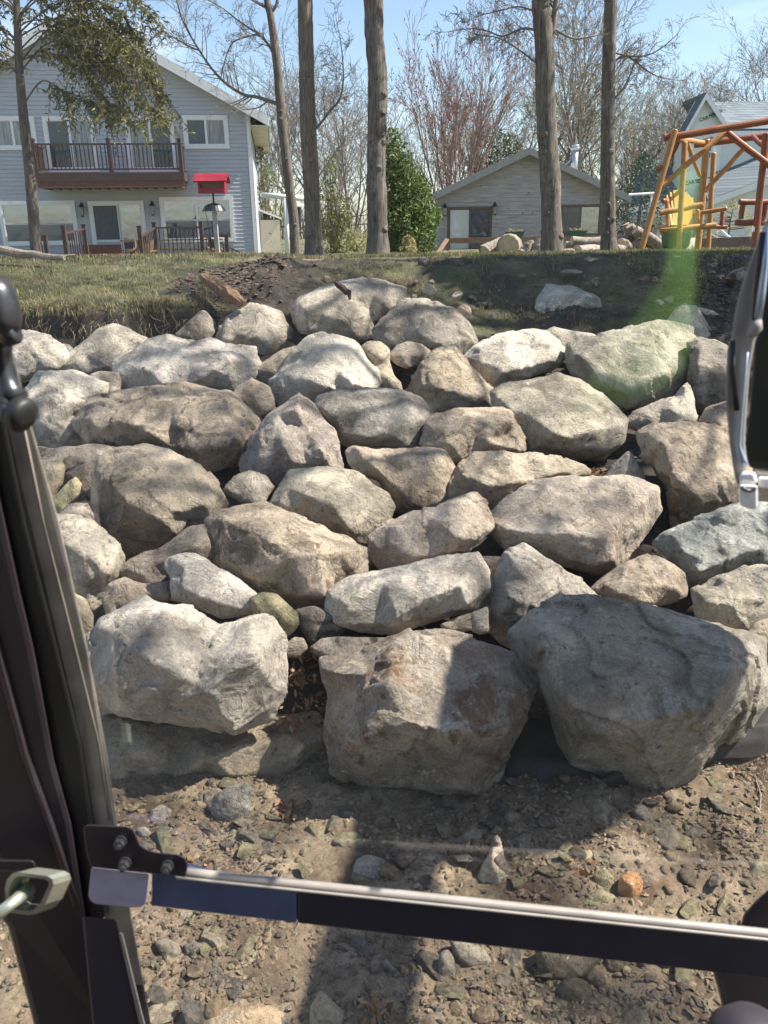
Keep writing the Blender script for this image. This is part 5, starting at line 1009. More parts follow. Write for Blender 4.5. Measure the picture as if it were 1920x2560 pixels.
def text(s_, uz_, size, rot, root, d=.012):
    cu = bpy.data.curves.new('print', 'FONT'); cu.body = s_; cu.size = size; cu.extrude = .002; cu.offset = size*.03
    ob = bpy.data.objects.new('print', cu); scene.collection.objects.link(ob); bpy.context.view_layer.update()
    me = bpy.data.meshes.new_from_object(ob.evaluated_get(bpy.context.evaluated_depsgraph_get())); bpy.data.objects.remove(ob)
    q = W.pt(uz_[0], uz_[1], d); me.transform(Matrix.Translation(q) @ Matrix.Rotation(rot, 4, 'Y') @ Matrix.Rotation(R(90), 4, 'X')); link('printed_lettering', me, M['wrap_print'], root)
text('CARTER', wz(700,1122), .24, R(-10), nh); text('CARTER', wz(838,1098), .24, R(-10), nh); text('CARTER', wz(868,390), .22, R(-16), nh); text('CARTER', wz(985,325), .17, R(-16), nh); text('CARTER', wz(910,610), .13, R(-10), nh)
text('CARTER', wz(1010, 1000), .16, R(-10), nh)
# ------------------------------------------------------------------ yard things
C6Z = (1560, 220)
def P6(cx, cy, Y): return at(C6Z[0]+cx*S6, C6Z[1]+cy*S6, Y)
def logm(mb, a, b, r, n=12, seed=0):
    a, b = Vector(a), Vector(b); m = 5; rg_ = random.Random(seed+int(a.x*100))
    pts = [a.lerp(b, k/m)+(Vector((rg_.gauss(0,.004), 0, rg_.gauss(0,.004))) if 0 < k < m else Vector()) for k in range(m+1)]
    d = (b-a).normalized(); mb.tube([a-d*0, a+d*.012]+pts[1:-1]+[b-d*.012, b], [r*.82, r]+[r*rg_.uniform(.94,1.04) for _ in pts[1:-1]]+[r, r*.82], n)
sw0 = P6(600, 1940, 15.3); swing = thing('swing_frame', (sw0.x, sw0.y, H(sw0.x, sw0.y)), 'tall swing frame of round orange stained logs', 'swing frame')
def slog(name, x0, y0, Y0, x1, y1, Y1, r, mt, root=None, ground=False):
    mb = MB(); a, b = P6(x0, y0, Y0), P6(x1, y1, Y1)
    if ground: b.z = H(b.x, b.y)-.05
    logm(mb, a, b, r*S6*15.6/FPX); return mb.build(name, M[mt], root or swing, smooth=False)
WO, WR = 'wood_orange', 'wood_red'
slog('post', 588,480,15.4, 180,1940,15.2, 34, WO, ground=True); slog('post', 700,620,15.7, 628,1930,15.6, 30, WO, ground=True)
slog('post', 955,590,16.7, 850,1850,16.7, 38, WO, ground=True); slog('post', 1035,745,17.2, 975,1830,17.2, 30, WO, ground=True)
slog('post', 1640,520,15.6, 1500,1850,15.6, 38, WR, ground=True); slog('post', 640,600,15.75, 530,800,15.8, 24, WR)
slog('beam', 455,575,15.47, 1950,330,15.3, 36, WR); slog('beam', 810,655,16.75, 1800,525,16.5, 36, WR); slog('beam', 620,585,15.55, 920,632,16.7, 27, WO)
slog('brace', 1160,520,15.55, 430,1130,15.36, 30, WO); slog('brace', 1180,505,15.5, 1830,1010,15.5, 33, WR); slog('brace', 735,650,15.8, 872,1010,16.6, 21, WO)
slog('brace', 930,1190,16.6, 1390,690,16.6, 27, WO); slog('brace', 1480,560,16.5, 1640,700,15.7, 26, WR); slog('peg', 385,935,15.45, 430,915,15.3, 26, WR)
s1_ = P6(650, 1640, 16.1); sc1 = thing('hanging_chair', (s1_.x, s1_.y, s1_.z), 'swing chair with a fanned back of orange slats hanging inside the log frame', 'swing chair')
mb = MB()
for k in range(8):
    f = k/7; bx = 560+200*f; tx = 505+275*f; ty = 1235-75*math.sin(math.pi*min(1, f*1.08))+30*f
    a, b = P6(bx, 1580, 16.1), P6(tx, ty, 16.45); mb.beam(a, b, .058, .022)
mb.build('backrest', M['slat'] if 'slat' in M else M.setdefault('slat', plain('varnished_slats', (.66,.36,.08), .4, var=.12)), sc1)
mb = MB(); a, b = P6(430,1625,15.8), P6(880,1590,15.8)
for k in range(7): mb.box(a.x+.05, b.x-.05, 15.75+k*.09, 15.83+k*.09, a.z+.03, a.z+.055)
mb.build('seat', M['slat'], sc1)
slog('armrest', 410,1445,15.75, 905,1345,15.75, 31, WO, sc1); slog('armrest', 790,1455,16.5, 1185,1390,16.3, 24, WO, sc1); slog('rail', 415,1645,15.72, 1060,1580,15.72, 31, WO, sc1); slog('rail', 1000,1600,16.3, 1185,1600,16.3, 24, WR, sc1)
slog('upright', 490,1290,15.95, 512,1640,15.95, 22, WO, sc1); slog('upright', 845,1400,15.9, 855,1600,15.9, 26, WO, sc1); slog('upright', 1135,1430,16.35, 1120,1600,16.3, 24, WR, sc1); slog('cross_piece', 445,1302,15.9, 500,1300,16.3, 26, WR, sc1)
s2_ = P6(1500, 1550, 15.9); sc2 = thing('hanging_bench', tuple(s2_), 'red log swing bench at the right edge inside the log frame', 'swing bench')
slog('armrest', 1325,1310,15.8, 1760,1322,15.8, 31, WR, sc2); slog('rail', 1285,1550,15.8, 1760,1555,15.8, 33, WR, sc2); slog('upright', 1372,1340,15.8, 1345,1510,15.8, 29, WR, sc2); slog('upright', 1630,1350,15.8, 1600,1540,15.8, 29, WR, sc2)
# red bird feeder on its post
M['feeder_red'] = plain('red_feeder', (.31,.016,.03), .45, var=.12)
Yf = 19
def P1(cx, cy, Y): return at(*crop(0,0,[(cx,cy)])[0], Y)
q = P1(1272, 1490, Yf); gz = H(q.x, q.y); fd = thing('bird_feeder', (q.x, q.y, gz), 'red house shaped bird feeder on a post with a black baffle', 'bird feeder')
a = P1(1178,1078,Yf); b = P1(1340,1145,Yf); xm = (a.x+b.x)/2; hw = (b.x-a.x)/2; zt_ = P1(1250,1035,Yf).z; ze_ = P1(1250,1075,Yf).z
mb = MB(); mb.box(xm-hw, xm+hw, Yf-.17, Yf+.17, b.z, b.z+.05); mb.box(xm-hw, xm-hw+.05, Yf-.15, Yf+.15, b.z+.051, ze_); mb.box(xm+hw-.05, xm+hw, Yf-.15, Yf+.15, b.z+.051, ze_); mb.box(xm-hw+.051, xm+hw-.051, Yf-.17, Yf-.15, b.z+.05, b.z+.1); mb.build('body', M['feeder_red'], fd)
mb = MB(); mb.box(xm-hw+.052, xm+hw-.052, Yf-.1, Yf+.1, b.z+.052, ze_-.01); mb.build('seed_window', M['wood_brown'], fd)
mb = MB(); h_ = hw+.07
mb.prism([(xm-h_, Yf-.27, ze_-.03),(xm-h_, Yf, zt_),(xm-h_, Yf, zt_+.03),(xm-h_, Yf-.29, ze_)], (2*h_,0,0)); mb.prism([(xm-h_, Yf+.27, ze_-.03),(xm-h_, Yf+.001, zt_),(xm-h_, Yf+.001, zt_+.03),(xm-h_, Yf+.29, ze_)], (2*h_,0,0)); mb.build('roof', M['feeder_red'], fd)
c_ = P1(1268,1245,Yf); mb = MB(); mb.tube([(xm,Yf,b.z),(xm,Yf,c_.z)], .022, 8); mb.build('rod', M['black'], fd)
mb = MB(); mb.lathe((xm,Yf,c_.z-.02), [(.27,0),(.25,.03),(.2,.11),(.12,.15),(.03,.17)], 20); mb.build('baffle', M['black'], fd)
M['post_grey'] = plain('weathered_post', (.42,.39,.38), .8); mb = MB(); mb.box(xm-.045, xm+.045, Yf-.045, Yf+.045, gz-.1, c_.z-.03); mb.build('post', M['post_grey'], fd)
mb = MB(); mb.tube([(xm-.2,Yf-.02,c_.z),(xm-.17,Yf-.02,c_.z-.2),(xm-.14,Yf-.02,c_.z-.55)], .006, 4); mb.lathe((xm-.14,Yf-.02,c_.z-.8), [(.02,0),(.035,.04),(.03,.1),(.02,.16),(.03,.2),(.01,.25)], 8); mb.build('chain', M['black'], fd)
# white T shaped clothes pole
def P2(cx, cy, Y): return at(*crop(600,0,[(cx,cy)])[0], Y)
q = P2(281,1505,22); cp_ = thing('clothesline_pole', (q.x,q.y,H(q.x,q.y)), 'white T shaped clothesline pole right of the blue house', 'clothesline pole'); tpz = P2(268,1170,22)
mb = MB(); mb.tube([(q.x,q.y,H(q.x,q.y)-.1),(tpz.x+.01,22,tpz.z)], .06, 12); mb.build('pole', M['white'], cp_, smooth=True)
mb = MB(); mb.tube([P2(130,1156,22),P2(380,1176,22)], .065, 12); mb.build('crossbar', M['white'], cp_, smooth=True)
# lantern feeder hanging by the leaning tree
c_ = P2(341,1205,20.5); lf_ = thing('hanging_feeder', tuple(c_), 'small dark hanging feeder with a pale roof beside the slim leaning tree', 'bird feeder')
mb = MB(); mb.lathe(c_+Vector((0,0,-.07)), [(.19,0),(.12,.06),(.02,.1)], 12); mb.build('roof', M['post_grey'], lf_); mb = MB(); mb.lathe(c_+Vector((0,0,-.68)), [(.1,0),(.1,.04),(.065,.06),(.065,.59),(.03,.6)], 10); mb.build('tube', M['black'], lf_)
mb = MB(); mb.tube([c_+Vector((0,0,.02)), c_+Vector((-.35,0,.35)), c_+Vector((-.6,0,.4))], .008, 4); mb.build('hook', M['black'], lf_)
for k, (y0, y1) in enumerate(((1296,1272),(1340,1325),(1345,1450))):
    mb = MB(); a, b = P2(168,y0,40), P2(760,y1,40); mb.tube([a.lerp(b, j/8)+Vector((0,0,-.12*math.sin(math.pi*j/8))) for j in range(9)], .018, 4)
    if k < 2: tag(mb.build('utility_cable', M['black'], loc=tuple(a)), ('upper','lower')[k]+' of the two thin cables crossing between the house and the thick trunk', 'cable')
# driftwood on the lawn, rotten log in the bank
M['driftwood'] = bark('driftwood', (.2,.15,.11), (.46,.39,.31), (.5,.45,.38)); M['rotten'] = bark('rotten_wood', (.10,.055,.03), (.36,.22,.13), (.42,.3,.19), 10)
def gpt(px, py, Y, up=0):
    q = at(px, py, Y); return Vector((q.x, q.y, q.z+up))
mb = MB(); rgl = random.Random(3); a, b = at(-60,612,12.2), at(162,645,11.6); pts = [a.lerp(b,k/9)+Vector((0,0,rgl.gauss(0,.01)-.03*math.sin(k/9*math.pi))) for k in range(10)]
mb.tube(pts, [.075-.0042*k for k in range(10)], 10, rough=.08, rng=rgl); mb.tube([pts[6], pts[6]+Vector((.02,-.1,-.1))], [.02,.01], 5); mb.tube([pts[8], pts[8]+Vector((.3,-.05,.03))], [.03,.012], 5)
tag(mb.build('fallen_branch', M['driftwood'], loc=tuple(a)), 'long bleached branch lying on the lawn at far left', 'branch')
mb = MB(); a, b = at(505,690,9.5), at(612,760,8.75); rgl = random.Random(8); pts = [a.lerp(b,k/8) for k in range(9)]; mb.tube(pts, [.035,.06,.075,.07,.075,.065,.07,.06,.03], 12, rough=.2, rng=rgl)
tag(mb.build('rotten_log', M['rotten'], loc=tuple(a)), 'flaky brown rotten log sticking out of the grassy bank edge', 'log')
mb = MB(); a, b = at(838,705,8.6), at(876,748,8.3); pts = [a.lerp(b,k/5)+Vector((rgl.gauss(0,.015),0,rgl.gauss(0,.015))) for k in range(6)]; mb.tube(pts, [.02,.03,.035,.03,.025,.012], 7, rough=.25, rng=rgl)
M['dark_root'] = plain('dark_root', (.045,.02,.015), .9); tag(mb.build('root', M['dark_root'], loc=tuple(a)), 'dark broken root lying over the topmost humped boulder', 'root')
# firewood heap
M['log_bark'] = bark('firewood_bark', (.14,.11,.08), (.46,.41,.34), (.5,.46,.39), 6); M['log_cut'] = plain('cut_wood', (.58,.46,.31), .8, var=.2, scale=12)
def firelog(cx, cy, ang, L, r, Y, dep=0., label=None, seed=0, end=1):
    """centre in C3 crop pixels; ang = screen angle in degrees; dep = turn away from the camera"""
    c = at(*crop(1220,0,[(cx,cy)])[0], Y); d = Vector((math.cos(R(ang))*math.cos(R(dep)), math.sin(R(dep)), math.sin(R(ang))*math.cos(R(dep)))); t_ = thing('firewood_log', tuple(c), label or 'pale split firewood log in the heap under the right trunks and swing', 'log', None if label else 'firewood logs heaped behind the lawn')
    rg_ = random.Random(seed+int(cx)); mb = MB(); n = 12; pts = [c+d*(L*(k/4-.5))+Vector((rg_.gauss(0,.012),0,rg_.gauss(0,.012))) for k in range(5)]; mb.tube(pts, [r*rg_.uniform(.92,1.06) for _ in pts], n, caps=False, rough=.07, rng=rg_); mb.build('bark', M['log_bark'], t_, smooth=True)
    for e, sg in ((pts[0], -1), (pts[-1], 1)):
        mb = MB(); mb.lathe(e-d*sg*.004, [(r*.97,0),(r*.9,.006),(r*.1,.007)], n, axis=d*sg); mb.build('cut_end', M['log_cut'], t_)
for a_ in [(30,1475,20,.5,.17,18.5,30,'grey knobbly stump piece at the left end of the firewood',1),(125,1460,5,.42,.25,18.3,70,'big round log with an orange cut face beside the lichen barked tree',2),
  (180,1500,0,.3,.12,18.4,20,None,3),(228,1490,75,.32,.09,18.2,10,None,4),(255,1480,100,.3,.08,18.3,15,None,5),(290,1470,70,.38,.09,18.2,10,None,6),(310,1500,95,.3,.08,18.1,10,None,7),
  (470,1512,5,.75,.14,17.9,20,'rounded log lying flat between the two right trunks',8),(590,1500,-5,.7,.17,18.1,35,'fat mossy log touching the slimmer right trunk',9),(640,1430,0,1.1,.1,18.8,5,'long straight log on top of the pile behind the slimmer trunk',10),(560,1455,3,.8,.1,18.9,0,None,11),
  (800,1440,10,.6,.13,18.6,60,None,12),(850,1470,-30,.5,.1,18.5,40,None,13),(790,1480,0,.6,.12,18.4,50,None,14),(880,1400,-50,.6,.09,18.7,10,None,15),(960,1430,-35,.9,.1,18.5,5,None,16),(1040,1470,-35,1.0,.085,18.2,5,'long pale split log sloping down to the right under the swing chair',17),(930,1500,8,1.0,.055,17.6,0,'thin bleached branch on the grass before the firewood heap',18),
  (900,1440,20,.5,.1,18.6,30,None,19),(990,1390,60,.5,.07,18.7,0,None,20),(840,1380,-60,.45,.08,18.8,0,None,21),(1010,1440,10,.5,.09,18.7,20,None,22),(870,1510,0,.4,.09,18.2,40,None,23),(1180,1470,15,.6,.14,18.0,40,'log end showing between the legs of the swing frame',24),(1080,1440,-20,.6,.08,18.6,0,None,25),(760,1500,5,.4,.11,18.5,60,None,26),(1215,1500,0,.5,.1,18.1,30,None,27),(700,1490,0,.5,.12,18.6,0,None,28)]:
    firelog(a_[0],a_[1],a_[2],a_[3],a_[4],a_[5],a_[6],a_[7],a_[8])
for k, (cx_, cy_, r_) in enumerate(((130,1525,.06),(190,1525,.07),(270,1528,.05),(330,1530,.06),(420,1528,.05))):
    q = at(*crop(1220,0,[(cx_,cy_)])[0], 17.6); me = lump('field_stone', 300+k, r_*1.3, r_, r_*.8, 'tan'); o = bpy.data.objects.new('field_stone', me); scene.collection.objects.link(o); o.location = (q.x, q.y, H(q.x, q.y)+r_*.4); tag(o, 'small stone at the foot of the firewood beside the trunk', 'stone', 'small stones in front of the firewood')
# green tub, timber edging, white trestle, poles
q = P6(590,1840,17.4); tubm = MB(); tubm.lathe((q.x,q.y,H(q.x,q.y)), [(.2,0),(.27,.1),(.3,.35),(.29,.5),(.2,.53)], 18); tag(tubm.build('garden_tub', M['plastic_green'], loc=tuple(q)), 'rounded dark green tub standing under the swing chair', 'tub')
M['beam_grey'] = plain('old_timber_beam', (.17,.14,.13), .9, var=.25)
a, b = P6(880,1900,17.9), P6(1700,1860,17.9); mb = MB(); mb.beam((a.x,17.9,H(a.x,17.9)+.12), (b.x,17.9,H(b.x,17.9)+.16), .2, .24); tag(mb.build('timber_edging', M['beam_grey'], loc=tuple(a)), 'heavy dark timber beam lying along the lawn under the swings', 'timber beam')
a, b = P6(990,1775,18.6), P6(1480,1765,18.6); tr = thing('white_trestle', (a.x,18.6,a.z-.3), 'low white plank trestle behind the dark timber beam', 'trestle')
mb = MB(); mb.box(a.x, b.x, 18.5, 18.75, a.z-.04, a.z+.02); mb.build('plank', M['white'], tr)
for f in (.1,.5,.9): mb = MB(); x = a.x+(b.x-a.x)*f; mb.box(x-.03, x+.03, 18.55, 18.7, H(x,18.6)-.02, a.z-.042); mb.build('leg', M['white'], tr)
mb = MB(); mb.tube([P6(1125,1645,18.9), P6(1330,1815,18.2)], .022, 6); tag(mb.build('garden_stake', M['white'], loc=tuple(P6(1330,1815,18.2))), 'thin white stake leaning on the plank trestle', 'stake')
mb = MB(); mb.tube([P6(990,1690,18.4), P6(1150,1765,18.4), P6(1280,1800,18.3)], [.03,.028,.02], 7); tag(mb.build('branch', M['driftwood'], loc=tuple(P6(1280,1800,18.3))), 'curved bare branch resting on the white trestle', 'branch')
mb = MB(); a, b = at(1572,487,33), at(1636,483,33); mb.tube([a,b], .045, 8); mb.tube([b-Vector((.1,0,0)), Vector((b.x-.1, b.y, 1.9))], .04, 8); tag(mb.build('vent_pipe', M['white'], loc=(b.x,b.y,1.9)), 'white pipe arm sticking out in front of the small spruce', 'pipe')
# rubble on the dark bank (right) and clods on the heap
rs_ = random.Random(12); bm_s = [lump('bank_rubble', 400+i, 1, rs_.uniform(.6,1), rs_.uniform(.4,.8), ('dark','green','brown')[i % 3]) for i in range(6)]
for k in range(90):
    x = rs_.uniform(-.9, 4.9); y = rs_.uniform(8.8, 10.8); s_ = .02+.07*rs_.random()**2.5
    o = bpy.data.objects.new('bank_stone', bm_s[k % 6]); scene.collection.objects.link(o); o.location = (x, y, H(x,y)+s_*.2); o.scale = (s_,)*3; o.rotation_euler = (rs_.uniform(-.4,.4), rs_.uniform(-.4,.4), rs_.uniform(0,6)); tag(o, 'small stone scattered on the shaded earth bank', 'stone', 'small stones scattered on the shaded bank')
def bankrock(name, label, px, py, Y, r, mt, seed, sc=(1,.8,.75)):
    q = at(px, py, Y); me = lump(name, seed, r*sc[0], r*sc[1], r*sc[2], mt); o = bpy.data.objects.new(name, me); scene.collection.objects.link(o); o.location = (q.x, q.y, q.z); tag(o, label, 'stone')
bankrock('stone', 'smooth pale stone high on the bank behind the topmost boulder', 1075, 722, 9.1, .10, 'grey', 501)
bankrock('stone', 'chipped white stone on the dark bank right of the smooth pale one', 1143, 740, 9.0, .085, 'white_stone', 502)
bankrock('stone', 'short brown stone against the wide sloping boulder', 1160, 778, 8.85, .09, 'brown', 503)
bankrock('stone', 'large dark clod on the brown soil heap at the right', 1838, 690, 9.6, .17, 'dark', 504)
bankrock('stone', 'flat dark shard near the top of the shaded bank', 1434, 680, 9.9, .12, 'dark', 505, (1.3,.8,.3))
# loose brown clods on the right heap: countless
rs_ = random.Random(13); mb = MB()
def chip(mb, c, s_, r_, flat=.6):
    pts = []; rot = Matrix.Rotation(r_.uniform(0,6.3), 3, 'Z') @ Matrix.Rotation(r_.gauss(0,.35), 3, 'X')
    ax = (r_.uniform(.8,1.4), r_.uniform(.45,1), flat*r_.uniform(.5,1.1))
    for v_ in ((1,0,0),(.5,.8,.1),(-.5,.75,0),(-1,.1,.1),(-.45,-.8,0),(.55,-.75,0),(.35,.3,.8),(-.4,.1,.85),(.1,-.4,.75),(0,0,-.8)):
        w_ = Vector((v_[0]*ax[0]*r_.uniform(.75,1.2), v_[1]*ax[1]*r_.uniform(.75,1.2), v_[2]*ax[2]*r_.uniform(.7,1.2)))*s_; pts.append(Vector(c)+rot @ w_)
    mb.add(pts, [(0,1,6),(1,2,7,6),(2,3,7),(3,4,8,7),(4,5,8),(5,0,6,8),(6,7,8),(1,0,9),(2,1,9),(3,2,9),(4,3,9),(5,4,9),(0,5,9)])
for k in range(2600):
    x = rs_.gauss(3.9,.55); y = rs_.gauss(9.3,.5)
    if y > 10.4 or y < 8.6: continue
    chip(mb, (x,y,H(x,y)), rs_.uniform(.008,.035), rs_)
for k in range(1500):
    x = rs_.gauss(-1.75,.35); y = rs_.gauss(10.1,.5); chip(mb, (x,y,H(x,y)), rs_.uniform(.008,.04), rs_)
for k in range(2600):
    y = rs_.uniform(3.7, 8.6); x = rs_.uniform(-.5,.5)*y; chip(mb, (x,y,H(x,y)), rs_.uniform(.008,.035), rs_)
for k in range(700):
    x = rs_.uniform(-1.2,4.8); y = rs_.uniform(8.7,11); chip(mb, (x,y,H(x,y)), rs_.uniform(.006,.028), rs_)
M['clod'] = plain('soil_clods', (.095,.068,.05), .95, var=.5, scale=5); tag(mb.build('soil_clods', M['clod'], fix=False), 'loose crumbly dark soil clods on the heap and between the boulders', 'soil', kind='stuff')
# ------------------------------------------------------------------ beach: traced stones, counted stones, gravel
def S(cr, label, pts, ridges, mat, name='beach_stone', **kw):
    rock(name, label, 'stone', crop(cr[0], cr[1], pts), crop(cr[0], cr[1], ridges), mat, base='ground', tilt=.45, vox=.005, thick=.5, **kw)
C10=(0,1860);C11=(600,1860);C12=(1220,1860)
S(C12,'glossy orange egg shaped pebble just above the window bar',[(770,850),(785,790),(830,755),(880,765),(915,810),(922,870),(895,920),(850,942),(800,920),(775,890)],[(850,840,.5)],'peb_orange',rough=.25)
S(C12,'large flat wet cobble right under the window bar',[(290,1230),(310,1330),(370,1395),(460,1410),(560,1380),(640,1300),(700,1240),(690,1200),(480,1170),(300,1190)],[(460,1290,.3)],'peb_wet',rough=.3)
S(C12,'oval yellowish brown wet cobble below the large flat one',[(410,1450),(440,1405),(520,1385),(590,1410),(615,1470),(590,1530),(500,1548),(430,1530)],[(510,1450,.5)],'peb_wet',rough=.25)
S(C12,'pinkish tan wedge stone pointing up above the bar, right of centre',[(0,800),(10,650),(30,560),(55,545),(90,640),(125,770),(100,840),(60,880),(10,870)],[(50,680,.4),(90,790,.3)],'pink')
S(C11,'rough upright pyramid stone half in sun just above the window bar',[(1400,800),(1440,720),(1500,600),(1520,545),(1550,590),(1570,700),(1595,790),(1560,850),(1480,880),(1410,850)],[(1500,730,.4),(1540,820,.3)],'tan')
S(C11,'flat shaded stone with a crumb of dirt on it',[(1200,690),(1230,600),(1310,540),(1380,485),(1430,520),(1420,600),(1380,670),(1290,685)],[(1330,600,.2)],'peb_grey')
S(C11,'triangular tan stone beside the bar, left of centre',[(640,800),(690,690),(760,655),(850,690),(880,740),(840,830),(700,830)],[(740,730,.3),(830,740,.3)],'pink')
S(C10,'blocky grey stone standing left in the gravel below the foot boulder',[(1240,370),(1280,300),(1380,250),(1470,228),(1495,300),(1490,400),(1450,500),(1340,480),(1270,430)],[(1360,340,.35)],'grey')
S(C10,'pinkish flat stone next to the blocky grey one',[(880,460),(900,390),(960,360),(1020,390),(1000,450),(950,505)],[(950,420,.2)],'pink')
S(C10,'small tan stone in the gravel above the black bracket',[(1130,370),(1160,335),(1220,350),(1225,390),(1180,410),(1140,400)],[(1180,365,.3)],'peb_tan')
S(C10,'grey flat stone below the blue-sheened bar at left',[(910,1170),(980,1150),(1060,1180),(1075,1250),(1020,1290),(950,1240)],[(990,1210,.2)],'peb_grey')
S(C10,'second grey flat stone beside the first below the blue-sheened bar',[(1080,1190),(1150,1170),(1210,1190),(1200,1260),(1160,1290),(1100,1250)],[(1150,1220,.2)],'peb_grey')
S(C10,'cream round stone peeking above the bracket in the gravel',[(810,500),(860,490),(895,520),(880,570),(830,565)],[(850,525,.3)],'pale')
S(C11,'angular slab stone sunk in sunny mud right under the window bar',[(1240,1160),(1330,1165),(1440,1210),(1500,1300),(1490,1335),(1360,1330),(1290,1280)],[(1370,1250,.25)],'tan')
S(C11,'rounded grey green stone in the sunny mud',[(985,1430),(1010,1370),(1060,1345),(1090,1380),(1085,1440),(1040,1480),(995,1475)],[(1040,1410,.4)],'peb_grey',rough=.4)
S(C11,'long brown grey stone lying diagonally in sunny mud',[(830,1290),(870,1280),(930,1340),(980,1390),(970,1415),(920,1410),(860,1360)],[(900,1345,.3)],'peb_grey')
S(C11,'pointed dark brown stone in sunny mud near the slab',[(1165,1380),(1185,1240),(1230,1215),(1270,1270),(1275,1370),(1220,1420)],[(1220,1300,.3)],'brown')
S(C11,'broad half buried slab at the lower edge, left of centre',[(-230,1640),(-160,1570),(0,1550),(180,1555),(250,1600),(260,1720),(-200,1740)],[(30,1590,.1)],'peb_tan')
S(C11,'triangular tan slab at the bottom edge next to the broad one',[(400,1740),(420,1560),(480,1465),(560,1540),(630,1600),(620,1740)],[(500,1560,.2)],'tan')
S(C12,'smooth dark oval pebble near the top of the shaded gravel',[(695,365),(740,345),(800,365),(825,400),(800,420),(740,405)],[(765,380,.4)],'peb_grey',rough=.3)
S(C12,'big smooth dark pebble beside the sunlit gravel edge',[(855,400),(880,360),(930,365),(970,430),(995,475),(950,505),(890,480)],[(920,430,.35)],'peb_grey',rough=.3)
S(C12,'upright grey pebble in shaded gravel',[(715,480),(730,420),(760,440),(765,500),(740,550),(720,530)],[(740,480,.3)],'peb_grey')
S(C12,'brown oval pebble above the orange egg shaped one',[(705,640),(740,610),(800,640),(860,700),(850,745),(800,745),(740,700)],[(780,680,.35)],'peb_tan',rough=.4)
S(C12,'squarish dark stone in shaded gravel near the fabric',[(90,440),(120,395),(175,410),(185,480),(160,530),(100,520)],[(135,460,.3)],'peb_grey')
S(C12,'green olive flat stone lit at its edge by the bar',[(300,710),(330,660),(420,650),(425,690),(360,740),(310,745)],[(360,690,.2)],'olive')
S(C12,'olive stone with a sunlit left corner above the bar',[(500,720),(530,650),(600,625),(650,660),(630,720),(560,745)],[(580,670,.25)],'olive')
S(C12,'yellowish upright flake left of the orange pebble',[(640,860),(620,780),(690,730),(740,790),(750,870),(720,900)],[(690,800,.25)],'olive')
S(C12,'wide yellowish slab touching the window bar',[(545,945),(620,880),(680,865),(755,900),(740,970),(620,980)],[(660,910,.2)],'olive')
S(C12,'dark angular stone beside the oval wet cobble',[(570,1390),(630,1320),(690,1370),(710,1440),(670,1465),(610,1440)],[(650,1390,.4)],'peb_wet')
S(C12,'half buried wet stone under the bar, right of the large cobble',[(690,1260),(740,1230),(830,1250),(840,1320),(780,1370),(700,1350)],[(770,1300,.3)],'peb_wet')
S(C12,'olive wet slab at the right edge of the beach',[(1540,780),(1580,700),(1640,690),(1700,740),(1700,880),(1620,870),(1555,830)],[(1620,780,.2)],'olive')
S(C12,'flat brown pebble at the sunlit upper right gravel',[(1180,350),(1220,325),(1280,345),(1270,370),(1210,365)],[(1230,345,.3)],'peb_wet',rough=.3)
S(C12,'golden brown flat pebble next to the flat brown one',[(1280,395),(1320,365),(1385,375),(1370,405),(1310,415)],[(1330,388,.3)],'peb_orange',rough=.3)
S(C12,'tan rounded pebble left of the flat brown one, upper right gravel',[(1050,370),(1090,330),(1150,350),(1160,390),(1110,405),(1070,395)],[(1110,365,.3)],'peb_tan',rough=.4)
S(C12,'greyish wedge pebble in the sunny gravel at right',[(1240,700),(1265,680),(1315,720),(1310,755),(1270,760)],[(1280,720,.3)],'peb_grey')
rs_ = random.Random(21); kinds = [('shale_chip','peb_grey',(1.2,.8,.32),12,'grey angular shale chip lying in the beach mud','grey shale chips on the beach'),('beach_pebble','peb_tan',(1,.8,.6),0,'tan brown rounded pebble lying in the beach mud','tan pebbles on the beach'),('olive_chip','olive',(1.2,.8,.26),12,'olive yellow flat stone chip lying in the beach mud','olive stone chips on the beach'),('wet_pebble','peb_wet',(1,.8,.55),2,'dark wet pebble lying in the beach mud','dark wet pebbles on the beach')]
pm = [[lump(k[0], 600+10*i+j, k[2][0], k[2][1]*rs_.uniform(.8,1.2), k[2][2]*rs_.uniform(.8,1.3), k[1], cuts=k[3]+(2 if i else 3)) for j in range(5)] for i, k in enumerate(kinds)]
n_ = 0
while n_ < 290:
    y = rs_.uniform(1.95, 3.75); x = rs_.uniform(-.62,.5)*y*1.15
    dens = .5+.5*noise.noise(Vector((x*1.6, y*1.6, 9)))+.35*(y > 2.7)
    if rs_.random() > dens: continue
    i = (0,0,2,0,1,2)[rs_.randrange(6)] if x < .6 else (0,1,3,0,2)[rs_.randrange(5)]
    s_ = .018+.045*rs_.random()**1.8+(.03 if i in (0,2) and rs_.random() < .3 else 0); o = bpy.data.objects.new(kinds[i][0], pm[i][rs_.randrange(5)]); scene.collection.objects.link(o)
    o.location = (x, y, H(x,y)+s_*.12); o.scale = (s_,)*3; o.rotation_euler = (rs_.gauss(0,.3), rs_.gauss(0,.3), rs_.uniform(0,6.3)); tag(o, kinds[i][4], 'pebble', kinds[i][5]); n_ += 1
sl = random.Random(31); smm = [lump('mud_slab', 700+j, 1.3, .9, .4, ('tan','peb_tan','olive','peb_grey')[j % 4], cuts=14) for j in range(8)]
